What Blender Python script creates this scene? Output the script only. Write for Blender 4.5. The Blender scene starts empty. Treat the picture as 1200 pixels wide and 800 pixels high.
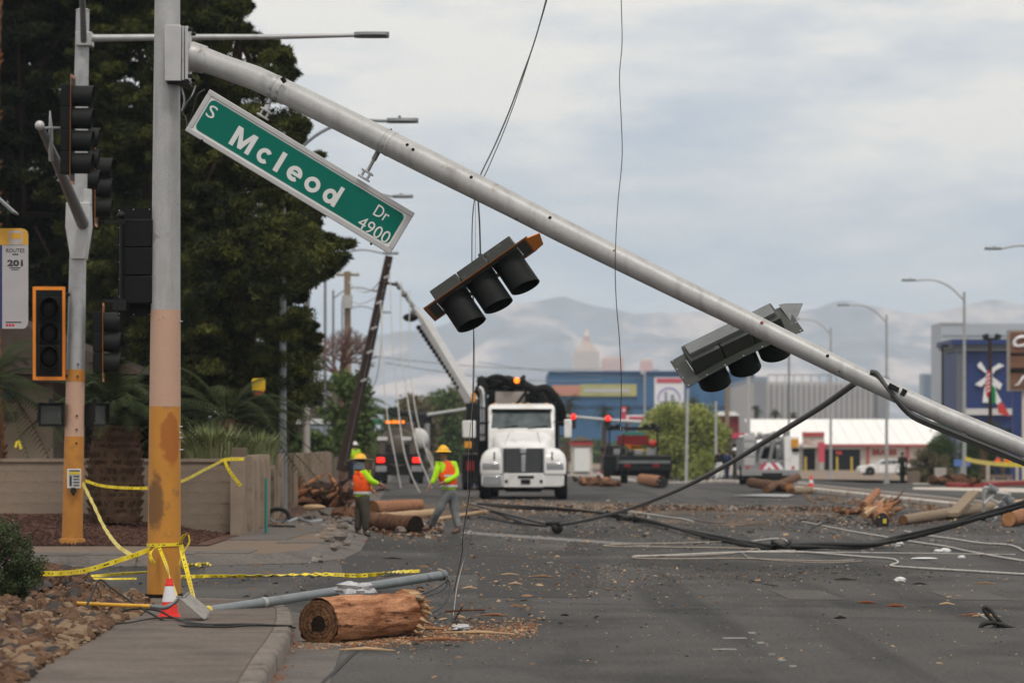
import bpy, math, random
import numpy as np
from mathutils import Vector, Matrix, noise, Euler
SC = bpy.context.scene
COL = SC.collection
R = math.radians
V = Vector
random.seed(7)

# ------------------------------------------------------------------ camera
F, CX, HY, EYE = 4500.0, 600.0, 522.0, 1.8        # focal length in photo pixels, horizon row, eye height
cam = bpy.data.cameras.new('camera')
co = bpy.data.objects.new('camera', cam)
COL.objects.link(co)
co.location = (0, 0, EYE)
co.rotation_euler = (R(90), 0, 0)
cam.sensor_width = 36
cam.lens = 36 * F / 1200
cam.shift_y = (HY - 400) / 1200
cam.clip_start = 0.5
cam.clip_end = 30000
cam.dof.use_dof = True
cam.dof.focus_distance = 42.5
cam.dof.aperture_fstop = 3.2
SC.camera = co

# ------------------------------------------------------------------ light
w = bpy.data.worlds.new('World')
SC.world = w
w.use_nodes = True
nt = w.node_tree
nt.nodes.clear()
N, L = nt.nodes, nt.links
SUN_EL, SUN_ROT = R(60), R(165)
out = N.new('ShaderNodeOutputWorld')
sky = N.new('ShaderNodeTexSky')
sky.sky_type = 'NISHITA'
sky.sun_disc = False
sky.sun_elevation = SUN_EL
sky.sun_rotation = SUN_ROT
sky.dust_density = 3
bg1 = N.new('ShaderNodeBackground')
bg1.inputs['Strength'].default_value = 0.08
L.new(sky.outputs[0], bg1.inputs[0])
bg2 = N.new('ShaderNodeBackground')
bg2.inputs['Strength'].default_value = 1.1
tc = N.new('ShaderNodeTexCoord')
sep = N.new('ShaderNodeSeparateXYZ')
L.new(tc.outputs['Generated'], sep.inputs[0])
mp = N.new('ShaderNodeMapping')
mp.inputs['Scale'].default_value = (11, 11, 40)
mp.inputs['Location'].default_value = (0.8, 0.0, 0.35)
L.new(tc.outputs['Generated'], mp.inputs[0])
n1 = N.new('ShaderNodeTexNoise')
n1.inputs['Scale'].default_value = 1.0
n1.inputs['Detail'].default_value = 5
n1.inputs['Roughness'].default_value = 0.6
L.new(mp.outputs[0], n1.inputs['Vector'])
# cloud deck: blue grey low on the sky, warm pale grey higher up, broken by streaky noise
mr = N.new('ShaderNodeMapRange')
mr.inputs['From Min'].default_value = 0.015
mr.inputs['From Max'].default_value = 0.125
mr.inputs['To Min'].default_value = -0.72
mr.inputs['To Max'].default_value = 0.42
L.new(sep.outputs['Z'], mr.inputs['Value'])
ad = N.new('ShaderNodeMath'); ad.operation = 'MULTIPLY_ADD'
ad.inputs[1].default_value = 3.2
L.new(n1.outputs['Fac'], ad.inputs[0])
ad2 = N.new('ShaderNodeMath'); ad2.operation = 'ADD'
ad.inputs[2].default_value = -0.88
L.new(ad.outputs[0], ad2.inputs[0]); L.new(mr.outputs[0], ad2.inputs[1])
cr = N.new('ShaderNodeValToRGB')
e = cr.color_ramp.elements
e[0].position = 0.0; e[0].color = (0.42, 0.505, 0.63, 1)
e[1].position = 1.0; e[1].color = (0.92, 0.88, 0.82, 1)
m_ = e.new(0.5); m_.color = (0.625, 0.665, 0.715, 1)
L.new(ad2.outputs[0], cr.inputs[0])
L.new(cr.outputs[0], bg2.inputs[0])
mx = N.new('ShaderNodeMixShader')
mx.inputs[0].default_value = 0.93
L.new(bg1.outputs[0], mx.inputs[1]); L.new(bg2.outputs[0], mx.inputs[2])
L.new(mx.outputs[0], out.inputs['Surface'])

sl = bpy.data.lights.new('sun', 'SUN')
sl.energy = 1.5
sl.angle = R(10)
sl.color = (1.0, 0.96, 0.90)
so = bpy.data.objects.new('sun', sl)
COL.objects.link(so)
sd = V((math.sin(SUN_ROT) * math.cos(SUN_EL), math.cos(SUN_ROT) * math.cos(SUN_EL), math.sin(SUN_EL)))
so.rotation_euler = sd.to_track_quat('Z', 'Y').to_euler()
so.location = (0, 0, 60)

SC.view_settings.view_transform = 'Standard'
SC.view_settings.look = 'None'
SC.view_settings.exposure = 0.0
SC.view_settings.gamma = 1.0
SC.render.engine = 'CYCLES'
SC.cycles.use_denoising = True
SC.cycles.max_bounces = 6
SC.cycles.transparent_max_bounces = 8
SC.cycles.volume_bounces = 1

# ------------------------------------------------------------------ places
def gz(Y):                       # the ground dips gently beyond the crossing
    t = min(1.0, max(0.0, (Y - 175.0) / 85.0))
    return -0.75 * t * t * (3 - 2 * t)
def P(px, py, Y):
    return V(((px - CX) / F * Y, Y, EYE - (py - HY) / F * Y))
def G(px, py, z=0.0):            # the spot on the ground (plus z) seen at a photo pixel
    Y = (EYE - z) * F / (py - HY)
    for _ in range(40):
        Y = 0.5 * Y + 0.5 * (EYE - z - gz(Y)) * F / (py - HY)
    return V(((px - CX) / F * Y, Y, z + gz(Y)))
def X(px, Y): return (px - CX) / F * Y

# ------------------------------------------------------------------ materials
MATS = {}
def lin(c):
    if isinstance(c, str):
        c = [int(c[i:i + 2], 16) / 255 for i in (0, 2, 4)]
        c = [(x / 12.92 if x <= 0.04045 else ((x + 0.055) / 1.055) ** 2.4) for x in c]
    return (c[0], c[1], c[2], 1.0)
def mk(name, col, rough=0.6, metal=0.0, var=0.2, scale=4.0, bump=0.0, bscale=30.0, col2=None, blotch=None,
       emit=0.0, stretch=None, spec=0.5, detail=6, blobs=(), speck=None, grain=None, ramp=(0.3, 0.7), streak=None, along=None):
    """procedural surface: base colour moved by noise, wear blotches, fine relief"""
    m = bpy.data.materials.new(name)
    m.use_nodes = True
    t = m.node_tree
    b = t.nodes['Principled BSDF']
    b.inputs['Roughness'].default_value = rough
    b.inputs['Metallic'].default_value = metal
    b.inputs['Specular IOR Level'].default_value = spec
    if rough >= 0.7 and spec == 0.5: b.inputs['Specular IOR Level'].default_value = 0.18
    c = lin(col)
    tc = t.nodes.new('ShaderNodeTexCoord')
    src = tc.outputs['Object']
    if stretch:
        mp = t.nodes.new('ShaderNodeMapping')
        mp.inputs['Scale'].default_value = stretch
        t.links.new(src, mp.inputs[0])
        src = mp.outputs[0]
    if along:       # grain running along a level log: (heading in degrees, stretch)
        mp = t.nodes.new('ShaderNodeMapping'); mp.vector_type = 'TEXTURE'
        mp.inputs['Rotation'].default_value = (0, 0, R(along[0])); mp.inputs['Scale'].default_value = (along[1], 1, 1)
        t.links.new(src, mp.inputs[0]); src = mp.outputs[0]
    n = t.nodes.new('ShaderNodeTexNoise')
    n.inputs['Scale'].default_value = scale
    n.inputs['Detail'].default_value = detail
    n.inputs['Roughness'].default_value = 0.6
    t.links.new(src, n.inputs['Vector'])
    r = t.nodes.new('ShaderNodeValToRGB')
    r.color_ramp.elements[0].position = ramp[0]
    r.color_ramp.elements[1].position = ramp[1]
    if col2 is None:
        r.color_ramp.elements[0].color = (c[0] * (1 - var), c[1] * (1 - var), c[2] * (1 - var), 1)
        r.color_ramp.elements[1].color = (min(1, c[0] * (1 + var)), min(1, c[1] * (1 + var)), min(1, c[2] * (1 + var)), 1)
    else:
        r.color_ramp.elements[0].color = c
        r.color_ramp.elements[1].color = lin(col2)
    t.links.new(n.outputs['Fac'], r.inputs[0])
    cur = r.outputs[0]
    def mix(fac, colr):
        nonlocal cur
        x = t.nodes.new('ShaderNodeMix'); x.data_type = 'RGBA'
        t.links.new(fac, x.inputs[0]); t.links.new(cur, x.inputs[6])
        x.inputs[7].default_value = lin(colr)
        cur = x.outputs[2]
    if blotch:      # (colour, scale, threshold, softness)
        n2 = t.nodes.new('ShaderNodeTexNoise')
        n2.inputs['Scale'].default_value = blotch[1]
        n2.inputs['Detail'].default_value = 8
        n2.inputs['Roughness'].default_value = 0.65
        t.links.new(src, n2.inputs['Vector'])
        q = t.nodes.new('ShaderNodeMapRange')
        q.inputs['From Min'].default_value = blotch[2]
        q.inputs['From Max'].default_value = blotch[2] + blotch[3]
        t.links.new(n2.outputs['Fac'], q.inputs['Value'])
        mix(q.outputs[0], blotch[0])
    if streak:      # (colour, mapping scale, threshold, softness)
        ms = t.nodes.new('ShaderNodeMapping'); ms.inputs['Scale'].default_value = streak[1]
        t.links.new(tc.outputs['Object'], ms.inputs[0])
        n5 = t.nodes.new('ShaderNodeTexNoise'); n5.inputs['Scale'].default_value = 1; n5.inputs['Detail'].default_value = 4
        t.links.new(ms.outputs[0], n5.inputs['Vector'])
        q = t.nodes.new('ShaderNodeMapRange'); q.inputs['From Min'].default_value = streak[2]; q.inputs['From Max'].default_value = streak[2] + streak[3]
        q.inputs['To Max'].default_value = 0.6
        t.links.new(n5.outputs['Fac'], q.inputs['Value']); mix(q.outputs[0], streak[0])
    if speck:       # (colour, scale, threshold)
        vo = t.nodes.new('ShaderNodeTexVoronoi')
        vo.inputs['Scale'].default_value = speck[1]
        t.links.new(src, vo.inputs['Vector'])
        q = t.nodes.new('ShaderNodeMapRange')
        q.inputs['From Min'].default_value = speck[2]
        q.inputs['From Max'].default_value = speck[2] * 0.6
        t.links.new(vo.outputs['Distance'], q.inputs['Value'])
        mix(q.outputs[0], speck[0])
    if grain:       # (scale, amount): coarse aggregate
        n4 = t.nodes.new('ShaderNodeTexNoise'); n4.inputs['Scale'].default_value = grain[0]; n4.inputs['Detail'].default_value = 3
        n4.inputs['Roughness'].default_value = 0.8
        t.links.new(tc.outputs['Object'], n4.inputs['Vector'])
        q = t.nodes.new('ShaderNodeMapRange'); q.inputs['From Min'].default_value = 0.35; q.inputs['From Max'].default_value = 0.65
        q.inputs['To Min'].default_value = 1 - grain[1]; q.inputs['To Max'].default_value = 1 + grain[1]
        t.links.new(n4.outputs['Fac'], q.inputs['Value'])
        vm = t.nodes.new('ShaderNodeVectorMath'); vm.operation = 'SCALE'
        t.links.new(cur, vm.inputs[0]); t.links.new(q.outputs[0], vm.inputs['Scale'])
        cur = vm.outputs[0]
    for (cx_, cy_, cz_, rx, rz, colr, soft) in blobs:      # stains with a place of their own
        mp2 = t.nodes.new('ShaderNodeMapping')
        mp2.vector_type = 'TEXTURE'
        mp2.inputs['Location'].default_value = (cx_, cy_, cz_)
        mp2.inputs['Scale'].default_value = (rx, rx, rz)
        t.links.new(tc.outputs['Object'], mp2.inputs[0])
        ln = t.nodes.new('ShaderNodeVectorMath'); ln.operation = 'LENGTH'
        t.links.new(mp2.outputs[0], ln.inputs[0])
        n3 = t.nodes.new('ShaderNodeTexNoise'); n3.inputs['Scale'].default_value = 9; n3.inputs['Detail'].default_value = 5
        t.links.new(tc.outputs['Object'], n3.inputs['Vector'])
        a3 = t.nodes.new('ShaderNodeMath'); a3.operation = 'MULTIPLY_ADD'; a3.inputs[1].default_value = 1.1
        t.links.new(n3.outputs['Fac'], a3.inputs[0]); t.links.new(ln.outputs['Value'], a3.inputs[2])
        q = t.nodes.new('ShaderNodeMapRange')
        q.inputs['From Min'].default_value = 1.55
        q.inputs['From Max'].default_value = 1.55 - soft
        t.links.new(a3.outputs[0], q.inputs['Value'])
        mix(q.outputs[0], colr)
    t.links.new(cur, b.inputs['Base Color'])
    if bump:
        nb = t.nodes.new('ShaderNodeTexNoise')
        nb.inputs['Scale'].default_value = bscale
        nb.inputs['Detail'].default_value = 5
        t.links.new(src, nb.inputs['Vector'])
        bp = t.nodes.new('ShaderNodeBump')
        bp.inputs['Strength'].default_value = bump
        bp.inputs['Distance'].default_value = 0.02
        t.links.new(nb.outputs['Fac'], bp.inputs['Height'])
        t.links.new(bp.outputs[0], b.inputs['Normal'])
    if emit:
        t.links.new(cur, b.inputs['Emission Color'])
        b.inputs['Emission Strength'].default_value = emit
    MATS[name] = m
    return m

# ------------------------------------------------------------------ mesh helpers
WL = {}
def frames(pts):
    out, up = [], None
    for i, p in enumerate(pts):
        a = pts[max(0, i - 1)]; b = pts[min(len(pts) - 1, i + 1)]
        t = (b - a)
        t = t.normalized() if t.length > 1e-9 else V((0, 0, 1))
        if up is None:
            r = V((0, 0, 1)) if abs(t.z) < 0.9 else V((0, 1, 0))
            u = (r - t * r.dot(t)).normalized()
        else:
            u = (up - t * up.dot(t))
            u = u.normalized() if u.length > 1e-6 else t.orthogonal().normalized()
        up = u
        out.append((t, u, t.cross(u)))
    return out
class MB:
    def __init__(s): s.v, s.f, s.uv = [], [], None
    def box(s, c, d, rot=None, taper=None):
        c = V(c); n = len(s.v); h = V(d) / 2
        for z in (-1, 1):
            k = 1 if (z < 0 or taper is None) else taper
            for x, y in ((-1, -1), (1, -1), (1, 1), (-1, 1)):
                p = V((x * h.x * k, y * h.y * k, z * h.z))
                if rot: p = rot @ p
                s.v.append(c + p)
        for q in ((3, 2, 1, 0), (4, 5, 6, 7), (0, 1, 5, 4), (1, 2, 6, 5), (2, 3, 7, 6), (3, 0, 4, 7)):
            s.f.append([n + i for i in q])
        return s
    def b2(s, lo, hi):
        lo, hi = V(lo), V(hi)
        return s.box((lo + hi) / 2, [abs(a) for a in (hi - lo)])
    def tube(s, pts, r, n=8, caps=True, jit=0.0, closed=False):
        pts = [V(p) for p in pts]
        rr = r if isinstance(r, (list, tuple)) else [r] * len(pts)
        fr = frames(pts); base = len(s.v)
        for i, p in enumerate(pts):
            t, u, w_ = fr[i]
            for k in range(n):
                a = 2 * math.pi * k / n
                q = rr[i] * (1 + (random.uniform(-jit, jit) if jit else 0))
                s.v.append(p + u * math.cos(a) * q + w_ * math.sin(a) * q)
        m = len(pts)
        for i in range(m - 1):
            for k in range(n):
                a = base + i * n + k; b = base + i * n + (k + 1) % n
                s.f.append([a, b, b + n, a + n])
        if caps:
            s.f.append([base + k for k in range(n)][::-1])
            s.f.append([base + (m - 1) * n + k for k in range(n)])
        return s
    def cyl(s, a, b, r, r2=None, n=16, caps=True):
        return s.tube([a, b], [r, r if r2 is None else r2], n, caps)
    def prism(s, poly, o, ux, uy, dv):
        o, ux, uy, dv = V(o), V(ux), V(uy), V(dv); n = len(s.v); k = len(poly)
        for (a, b) in poly: s.v.append(o + ux * a + uy * b)
        for (a, b) in poly: s.v.append(o + ux * a + uy * b + dv)
        s.f.append(list(range(n, n + k))[::-1]); s.f.append(list(range(n + k, n + 2 * k)))
        for i in range(k):
            j = (i + 1) % k
            s.f.append([n + i, n + j, n + k + j, n + k + i])
        return s
    def ball(s, c, r, n=12, m=8, rot=None, jit=0):
        c = V(c); r = V(r) if hasattr(r, '__len__') else V((r, r, r)); b = len(s.v)
        for i in range(m + 1):
            th = math.pi * i / m
            for k in range(n):
                a = 2 * math.pi * k / n
                q = V((math.sin(th) * math.cos(a) * r.x, math.sin(th) * math.sin(a) * r.y, math.cos(th) * r.z))
                if jit: q *= 1 + random.uniform(-jit, jit)
                if rot: q = rot @ q
                s.v.append(c + q)
        for i in range(m):
            for k in range(n):
                s.f.append([b + i * n + k, b + (i + 1) * n + k, b + (i + 1) * n + (k + 1) % n, b + i * n + (k + 1) % n])
        return s
    def loft(s, rings, caps=True, close=True):
        b = len(s.v); n = len(rings[0])
        for r in rings: s.v += [V(p) for p in r]
        for i in range(len(rings) - 1):
            for k in range(n if close else n - 1):
                a, c = b + i * n + k, b + i * n + (k + 1) % n
                s.f.append([a, c, c + n, a + n])
        if caps:
            s.f.append([b + k for k in range(n)][::-1]); s.f.append([b + (len(rings) - 1) * n + k for k in range(n)])
        return s
    def quad(s, a, b, c, d):
        n = len(s.v); s.v += [V(a), V(b), V(c), V(d)]; s.f.append([n, n + 1, n + 2, n + 3]); return s
    def mesh(s, name, off=V((0, 0, 0))):
        me = bpy.data.meshes.new(name)
        me.from_pydata([tuple(p - off) for p in s.v], [], s.f)
        return me
    def build(s, name, mat, parent=None, smooth=35, bevel=0, label=None):
        off = WL.get(parent.name, V((0, 0, 0))) if parent else V((0, 0, 0))
        me = s.mesh(name, off)
        if mat: me.materials.append(MATS[mat] if isinstance(mat, str) else mat)
        return link_mesh(name, me, parent, smooth, bevel, label, off)
def fix_normals(me):
    import bmesh
    bm = bmesh.new(); bm.from_mesh(me)
    bmesh.ops.recalc_face_normals(bm, faces=bm.faces)
    bm.to_mesh(me); bm.free()
def link_mesh(name, me, parent=None, smooth=35, bevel=0, label=None, off=V((0, 0, 0)), fix=True):
    if fix and len(me.polygons) < 20000: fix_normals(me)
    if smooth:
        me.shade_smooth()
        me.set_sharp_from_angle(angle=R(smooth))
    o = bpy.data.objects.new(name, me)
    COL.objects.link(o)
    if parent: o.parent = parent
    if bevel:
        b = o.modifiers.new('bevel', 'BEVEL'); b.width = bevel; b.segments = 2; b.limit_method = 'ANGLE'
        b.angle_limit = R(40); b.harden_normals = False
    if label: o['label'] = label
    WL[o.name] = off.copy()
    return o
def thing(name, label, cat, loc=(0, 0, 0), group=None):
    o = bpy.data.objects.new(name, None)
    COL.objects.link(o)
    o.location = loc
    o.empty_display_size = 0.2
    WL[o.name] = V(loc)
    return tag(o, label, cat, group)
def tag(o, label, cat, group=None, kind=None):
    if label: o['label'] = label
    if cat: o['category'] = cat
    if group: o['group'] = group
    if kind: o['kind'] = kind
    return o
def struct(o, kind='structure'):
    o['kind'] = kind
    return o
def one(mb, name, mat, label, cat, loc, group=None, smooth=35, bevel=0):
    """a thing that is one mesh, origin at its base"""
    loc = V(loc)
    me = mb.mesh(name, loc)
    me.materials.append(MATS[mat])
    o = link_mesh(name, me, None, smooth, bevel, None, loc)
    o.location = loc
    return tag(o, label, cat, group)
def copy_tree(o, parent=None):
    c = o.copy(); COL.objects.link(c); c.parent = parent
    for ch in list(o.children): copy_tree(ch, c)
    return c
def kids(o): return list(o.children)
def place(root, loc, rz=0, label=None, group=None, scale=None):
    root.location = loc; root.rotation_euler = (0, 0, rz)
    if label: root['label'] = label
    if group: root['group'] = group
    if scale: root.scale = (scale,) * 3
    return root
def arc(a, b, sag, n=12):
    a, b = V(a), V(b)
    return [a.lerp(b, i / n) + V((0, 0, -sag * 4 * (i / n) * (1 - i / n))) for i in range(n + 1)]
def curve_pts(ctrl, n=8):
    """Catmull-Rom through the control points"""
    c = [V(p) for p in ctrl]; c = [c[0] * 2 - c[1]] + c + [c[-1] * 2 - c[-2]]; o = []
    for i in range(1, len(c) - 2):
        p0, p1, p2, p3 = c[i - 1:i + 3]
        for k in range(n):
            t = k / n
            o.append(0.5 * ((2 * p1) + (p2 - p0) * t + (2 * p0 - 5 * p1 + 4 * p2 - p3) * t * t + (3 * p1 - p0 - 3 * p2 + p3) * t ** 3))
    o.append(c[-2]); return o
def ribbon(name, ctrl, width, mat, parent=None, twist=0.0, wdir=V((0, 0, 1)), n=8, crumple=0.0, th=0.003):
    """thin plastic tape: a strip with two faces and a running uv"""
    pts = curve_pts(ctrl, n); fr = frames(pts); v, f = [], []; us = []
    off = WL.get(parent.name, V((0, 0, 0))) if parent else V((0, 0, 0))
    d = 0
    for i, p in enumerate(pts):
        if i: d += (p - pts[i - 1]).length
        t = fr[i][0]
        wv = (wdir - t * wdir.dot(t)).normalized()
        a = twist * d + crumple * math.sin(d * 9.0 + i)
        bn = t.cross(wv)
        wv2 = wv * math.cos(a) + bn * math.sin(a); nn = t.cross(wv2) * th
        for q in (wv2 * width / 2 + nn, -wv2 * width / 2 + nn, -wv2 * width / 2 - nn, wv2 * width / 2 - nn):
            v.append(p + q - off)
        us.append(d)
    m = len(pts); fuv = []
    vv = [1, 0, 0, 1]
    for i in range(m - 1):
        for k in range(4):
            j = (k + 1) % 4
            f.append([i * 4 + k, i * 4 + j, i * 4 + 4 + j, i * 4 + 4 + k])
            fuv.append([(us[i], vv[k]), (us[i], vv[j]), (us[i + 1], vv[j]), (us[i + 1], vv[k])])
    me = bpy.data.meshes.new(name); me.from_pydata([tuple(q) for q in v], [], f)
    uvl = me.uv_layers.new(name='run')
    uvl.data.foreach_set('uv', np.array([c for q in fuv for c in q], dtype=np.float32).ravel())
    me.materials.append(MATS[mat])
    return link_mesh(name, me, parent, 30, 0, None, off, fix=False)
def ribbon_thing(name, ctrl, width, mat, label, cat, group=None, **k):
    o = ribbon(name, ctrl, width * 0.8, mat, None, **k)
    loc = V(ctrl[0])
    me = o.data
    me.transform(Matrix.Translation(-loc)); o.location = loc
    return tag(o, label, cat, group)
def leaves(name, centers, radii, counts, size, mat, parent=None, seed=1, narrow=0.5, droop=0.0, tri=False):
    """a crown of many small leaf faces spread through clumps (numpy)"""
    rg = np.random.default_rng(seed)
    C = np.repeat(np.array(centers, dtype=np.float32), counts, axis=0)
    Rr = np.repeat(np.array(radii, dtype=np.float32), counts, axis=0)
    n = len(C)
    d = rg.normal(size=(n, 3)); d /= np.linalg.norm(d, axis=1)[:, None]
    rad = rg.random(n) ** 0.45
    Pp = C + d * rad[:, None] * Rr
    a = rg.normal(size=(n, 3)) + d * 0.8; a[:, 2] += 0.2 - droop
    a /= np.linalg.norm(a, axis=1)[:, None]
    b = np.cross(a, rg.normal(size=(n, 3))); b /= np.linalg.norm(b, axis=1)[:, None]
    s = size * rg.uniform(0.6, 1.35, size=n)[:, None]
    off = np.array(WL.get(parent.name, V((0, 0, 0)))) if parent else 0
    v0 = Pp - a * s * 0.5 - off; v2 = Pp + a * s * 0.5 - off
    v1 = Pp + b * s * narrow * 0.5 - off; v3 = Pp - b * s * narrow * 0.5 - off
    vs = np.stack([v0, v1, v2, v3], axis=1).reshape(-1, 3).astype(np.float32)
    me = bpy.data.meshes.new(name)
    me.vertices.add(len(vs)); me.vertices.foreach_set('co', vs.ravel())
    me.loops.add(n * 4); me.loops.foreach_set('vertex_index', np.arange(n * 4, dtype=np.int32))
    me.polygons.add(n); me.polygons.foreach_set('loop_start', np.arange(0, n * 4, 4, dtype=np.int32))
    me.update(); me.validate()
    me.materials.append(MATS[mat])
    o = bpy.data.objects.new(name, me); COL.objects.link(o)
    if parent: o.parent = parent
    WL[o.name] = V(off) if parent else V((0, 0, 0))
    return o
def text(txt, size, mat, mtx, parent=None, name='lettering', extrude=0.004, bold=0.0, sx=1.0, shear=0.0, align='CENTER', spacing=1.0):
    """flat lettering: mtx maps text plane (x right, y up) into the world"""
    cu = bpy.data.curves.new('t', 'FONT')
    cu.body = txt; cu.size = size; cu.extrude = extrude; cu.offset = bold; cu.shear = shear
    cu.align_x = align; cu.align_y = 'CENTER'; cu.space_character = spacing; cu.resolution_u = 3
    to = bpy.data.objects.new('t', cu); COL.objects.link(to)
    bpy.context.view_layer.update()
    me = bpy.data.meshes.new_from_object(to.evaluated_get(bpy.context.evaluated_depsgraph_get()))
    bpy.data.objects.remove(to); bpy.data.curves.remove(cu)
    off = WL.get(parent.name, V((0, 0, 0))) if parent else V((0, 0, 0))
    me.transform(Matrix.Translation(-off) @ mtx @ Matrix.Diagonal((sx, 1, 1, 1)))
    me.name = name
    me.materials.clear(); me.materials.append(MATS[mat])
    return link_mesh(name, me, parent, 0, 0, None, off, fix=False)
def face_cam(x, y, z, roll=0.0, yaw=0.0):
    """matrix for text standing in the xz plane, readable from -y"""
    return Matrix.Translation((x, y, z)) @ Matrix.Rotation(yaw, 4, 'Z') @ Matrix.Rotation(roll, 4, 'Y') @ Matrix.Rotation(R(90), 4, 'X')
def skin(name, verts, edges, mat, parent, sub=1, label=None):
    """one continuous tapered surface grown over a skeleton; verts = [(point, radius)]"""
    off = WL.get(parent.name, V((0, 0, 0)))
    me = bpy.data.meshes.new(name)
    me.from_pydata([tuple(V(p) - off) for p, r in verts], edges, [])
    o = bpy.data.objects.new(name, me); COL.objects.link(o)
    md = o.modifiers.new('skin', 'SKIN'); md.use_smooth_shade = True
    for i, (p, r) in enumerate(verts):
        sv = me.skin_vertices[0].data[i]
        rr = r if hasattr(r, '__len__') else (r, r)
        sv.radius = rr; sv.use_root = (i == 0)
    ss = o.modifiers.new('smooth', 'SUBSURF'); ss.levels = sub; ss.render_levels = sub
    bpy.context.view_layer.update()
    m2 = bpy.data.meshes.new_from_object(o.evaluated_get(bpy.context.evaluated_depsgraph_get()))
    bpy.data.objects.remove(o); m2.name = name
    m2.materials.clear(); m2.materials.append(MATS[mat])
    return link_mesh(name, m2, parent, 180, 0, label, off, fix=False)
# ------------------------------------------------------------------ material table
mk('asphalt', (0.071, 0.067, 0.064), 0.88, grain=(24, 0.5), streak=((0.026, 0.025, 0.025), (1.1, 0.035, 1), 0.50, 0.12), var=0.2, scale=0.45, bump=0.35, bscale=60, blotch=((0.036, 0.034, 0.033), 0.22, 0.47, 0.12),
   speck=((0.15, 0.14, 0.13), 16, 0.12), stretch=(1.0, 0.45, 1.0))
mk('asphalt_patch', (0.085, 0.078, 0.073), 0.9, grain=(28, 0.4), var=0.12, scale=2, bump=0.3, bscale=50)
mk('asphalt_seal', (0.040, 0.038, 0.037), 0.85, grain=(28, 0.4), var=0.15, scale=2, bump=0.2, bscale=50)
mk('bed_soil', (0.11, 0.072, 0.045), 0.95, var=0.4, scale=6, bump=0.6)
mk('dirt', (0.22, 0.17, 0.13), 0.95, var=0.25, scale=0.6, bump=0.4)
mk('concrete', (0.128, 0.105, 0.09), 0.9, grain=(22, 0.25), var=0.14, scale=1.6, bump=0.3, bscale=45, blotch=((0.085, 0.07, 0.06), 1.0, 0.50, 0.2), speck=((0.07, 0.06, 0.055), 14, 0.12))
mk('concrete_dim', (0.12, 0.105, 0.095), 0.9, var=0.2, scale=1.2, grain=(15, 0.25), blotch=((0.07, 0.06, 0.055), 0.8, 0.5, 0.2))
mk('curb', (0.17, 0.145, 0.125), 0.9, grain=(20, 0.3), var=0.18, scale=2.5, bump=0.35, bscale=30, blotch=((0.07, 0.058, 0.05), 2.2, 0.52, 0.12))
mk('curb_pale', (0.52, 0.49, 0.45), 0.9, var=0.18, scale=1.5, bump=0.3, bscale=30, blotch=((0.36, 0.20, 0.11), 1.1, 0.5, 0.14))
mk('red_curb', (0.24, 0.035, 0.03), 0.7, var=0.25, scale=3)
mk('red_gravel', (0.055, 0.026, 0.020), 0.95, col2=(0.13, 0.068, 0.05), scale=9, bump=0.9, bscale=26)
mk('block_wall', (0.27, 0.212, 0.162), 0.9, var=0.16, scale=2.2, bump=0.5, bscale=35, blotch=((0.10, 0.078, 0.062), 0.9, 0.55, 0.15))
mk('mortar', (0.155, 0.115, 0.085), 0.95, var=0.1)
mk('fence_tan', (0.30, 0.235, 0.18), 0.9, var=0.2, scale=2, bump=0.3)
mk('marking', (0.36, 0.35, 0.33), 0.8, var=0.2, scale=6, blotch=((0.09, 0.085, 0.085), 9, 0.50, 0.06))
mk('marking_worn', (0.20, 0.19, 0.18), 0.85, var=0.15, scale=5, blotch=((0.09, 0.085, 0.085), 7, 0.5, 0.08))
mk('road_dirt', (0.125, 0.085, 0.058), 0.95, var=0.35, scale=1.2, grain=(12, 0.6), blotch=((0.07, 0.06, 0.054), 0.5, 0.44, 0.12), stretch=(1, .3, 1))
mk('mountain', (0.10, 0.115, 0.16), 0.95, var=0.75, scale=0.009, detail=12, blotch=((0.58, 0.46, 0.42), 0.0042, 0.49, 0.13), stretch=(1, 0.5, 2.2))  # pale blotches paint sunlit patches into the slope colour
mk('galv', (0.40, 0.40, 0.40), 0.42, metal=0.35, var=0.10, scale=5, blotch=((0.30, 0.295, 0.29), 7, 0.5, 0.2), bump=0.05)
mk('galv_dark', (0.17, 0.18, 0.185), 0.5, metal=0.3, var=0.15, scale=6)
mk('galv_light', (0.46, 0.455, 0.45), 0.45, metal=0.25, var=0.08, scale=5)
mk('steel', (0.36, 0.36, 0.36), 0.35, metal=0.8, var=0.15, scale=12)
mk('black_metal', (0.010, 0.0105, 0.011), 0.55, var=0.25, scale=8, spec=0.25)
mk('black_plastic', (0.006, 0.0065, 0.0065), 0.6, var=0.2, scale=8, spec=0.18)
mk('olive_metal', (0.034, 0.038, 0.033), 0.5, var=0.15, scale=6, blotch=((0.10, 0.10, 0.085), 12, 0.6, 0.1))
mk('visor_black', (0.009, 0.011, 0.010), 0.65, var=0.15, scale=6, spec=0.22)
mk('lens_dark', (0.010, 0.003, 0.003), 0.4, var=0.1, spec=0.2)
mk('reflect_orange', (0.80, 0.24, 0.015), 0.45, var=0.1, scale=10)
mk('reflect_brown', (0.36, 0.115, 0.015), 0.5, var=0.2, scale=10)
mk('sign_green', (0.001, 0.135, 0.098), 0.4, var=0.06, scale=3, spec=0.15)
mk('sign_white', (0.66, 0.66, 0.65), 0.4, var=0.04)
mk('white_paint', (0.78, 0.77, 0.75), 0.35, var=0.05, scale=2)
mk('truck_white', (0.80, 0.79, 0.77), 0.25, var=0.05, scale=1.5, blotch=((0.45, 0.40, 0.35), 2.2, 0.55, 0.25))
mk('roof_white', (0.84, 0.82, 0.79), 0.5, var=0.04, scale=0.6)
mk('chrome', (0.62, 0.62, 0.62), 0.18, metal=0.9, var=0.1)
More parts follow.
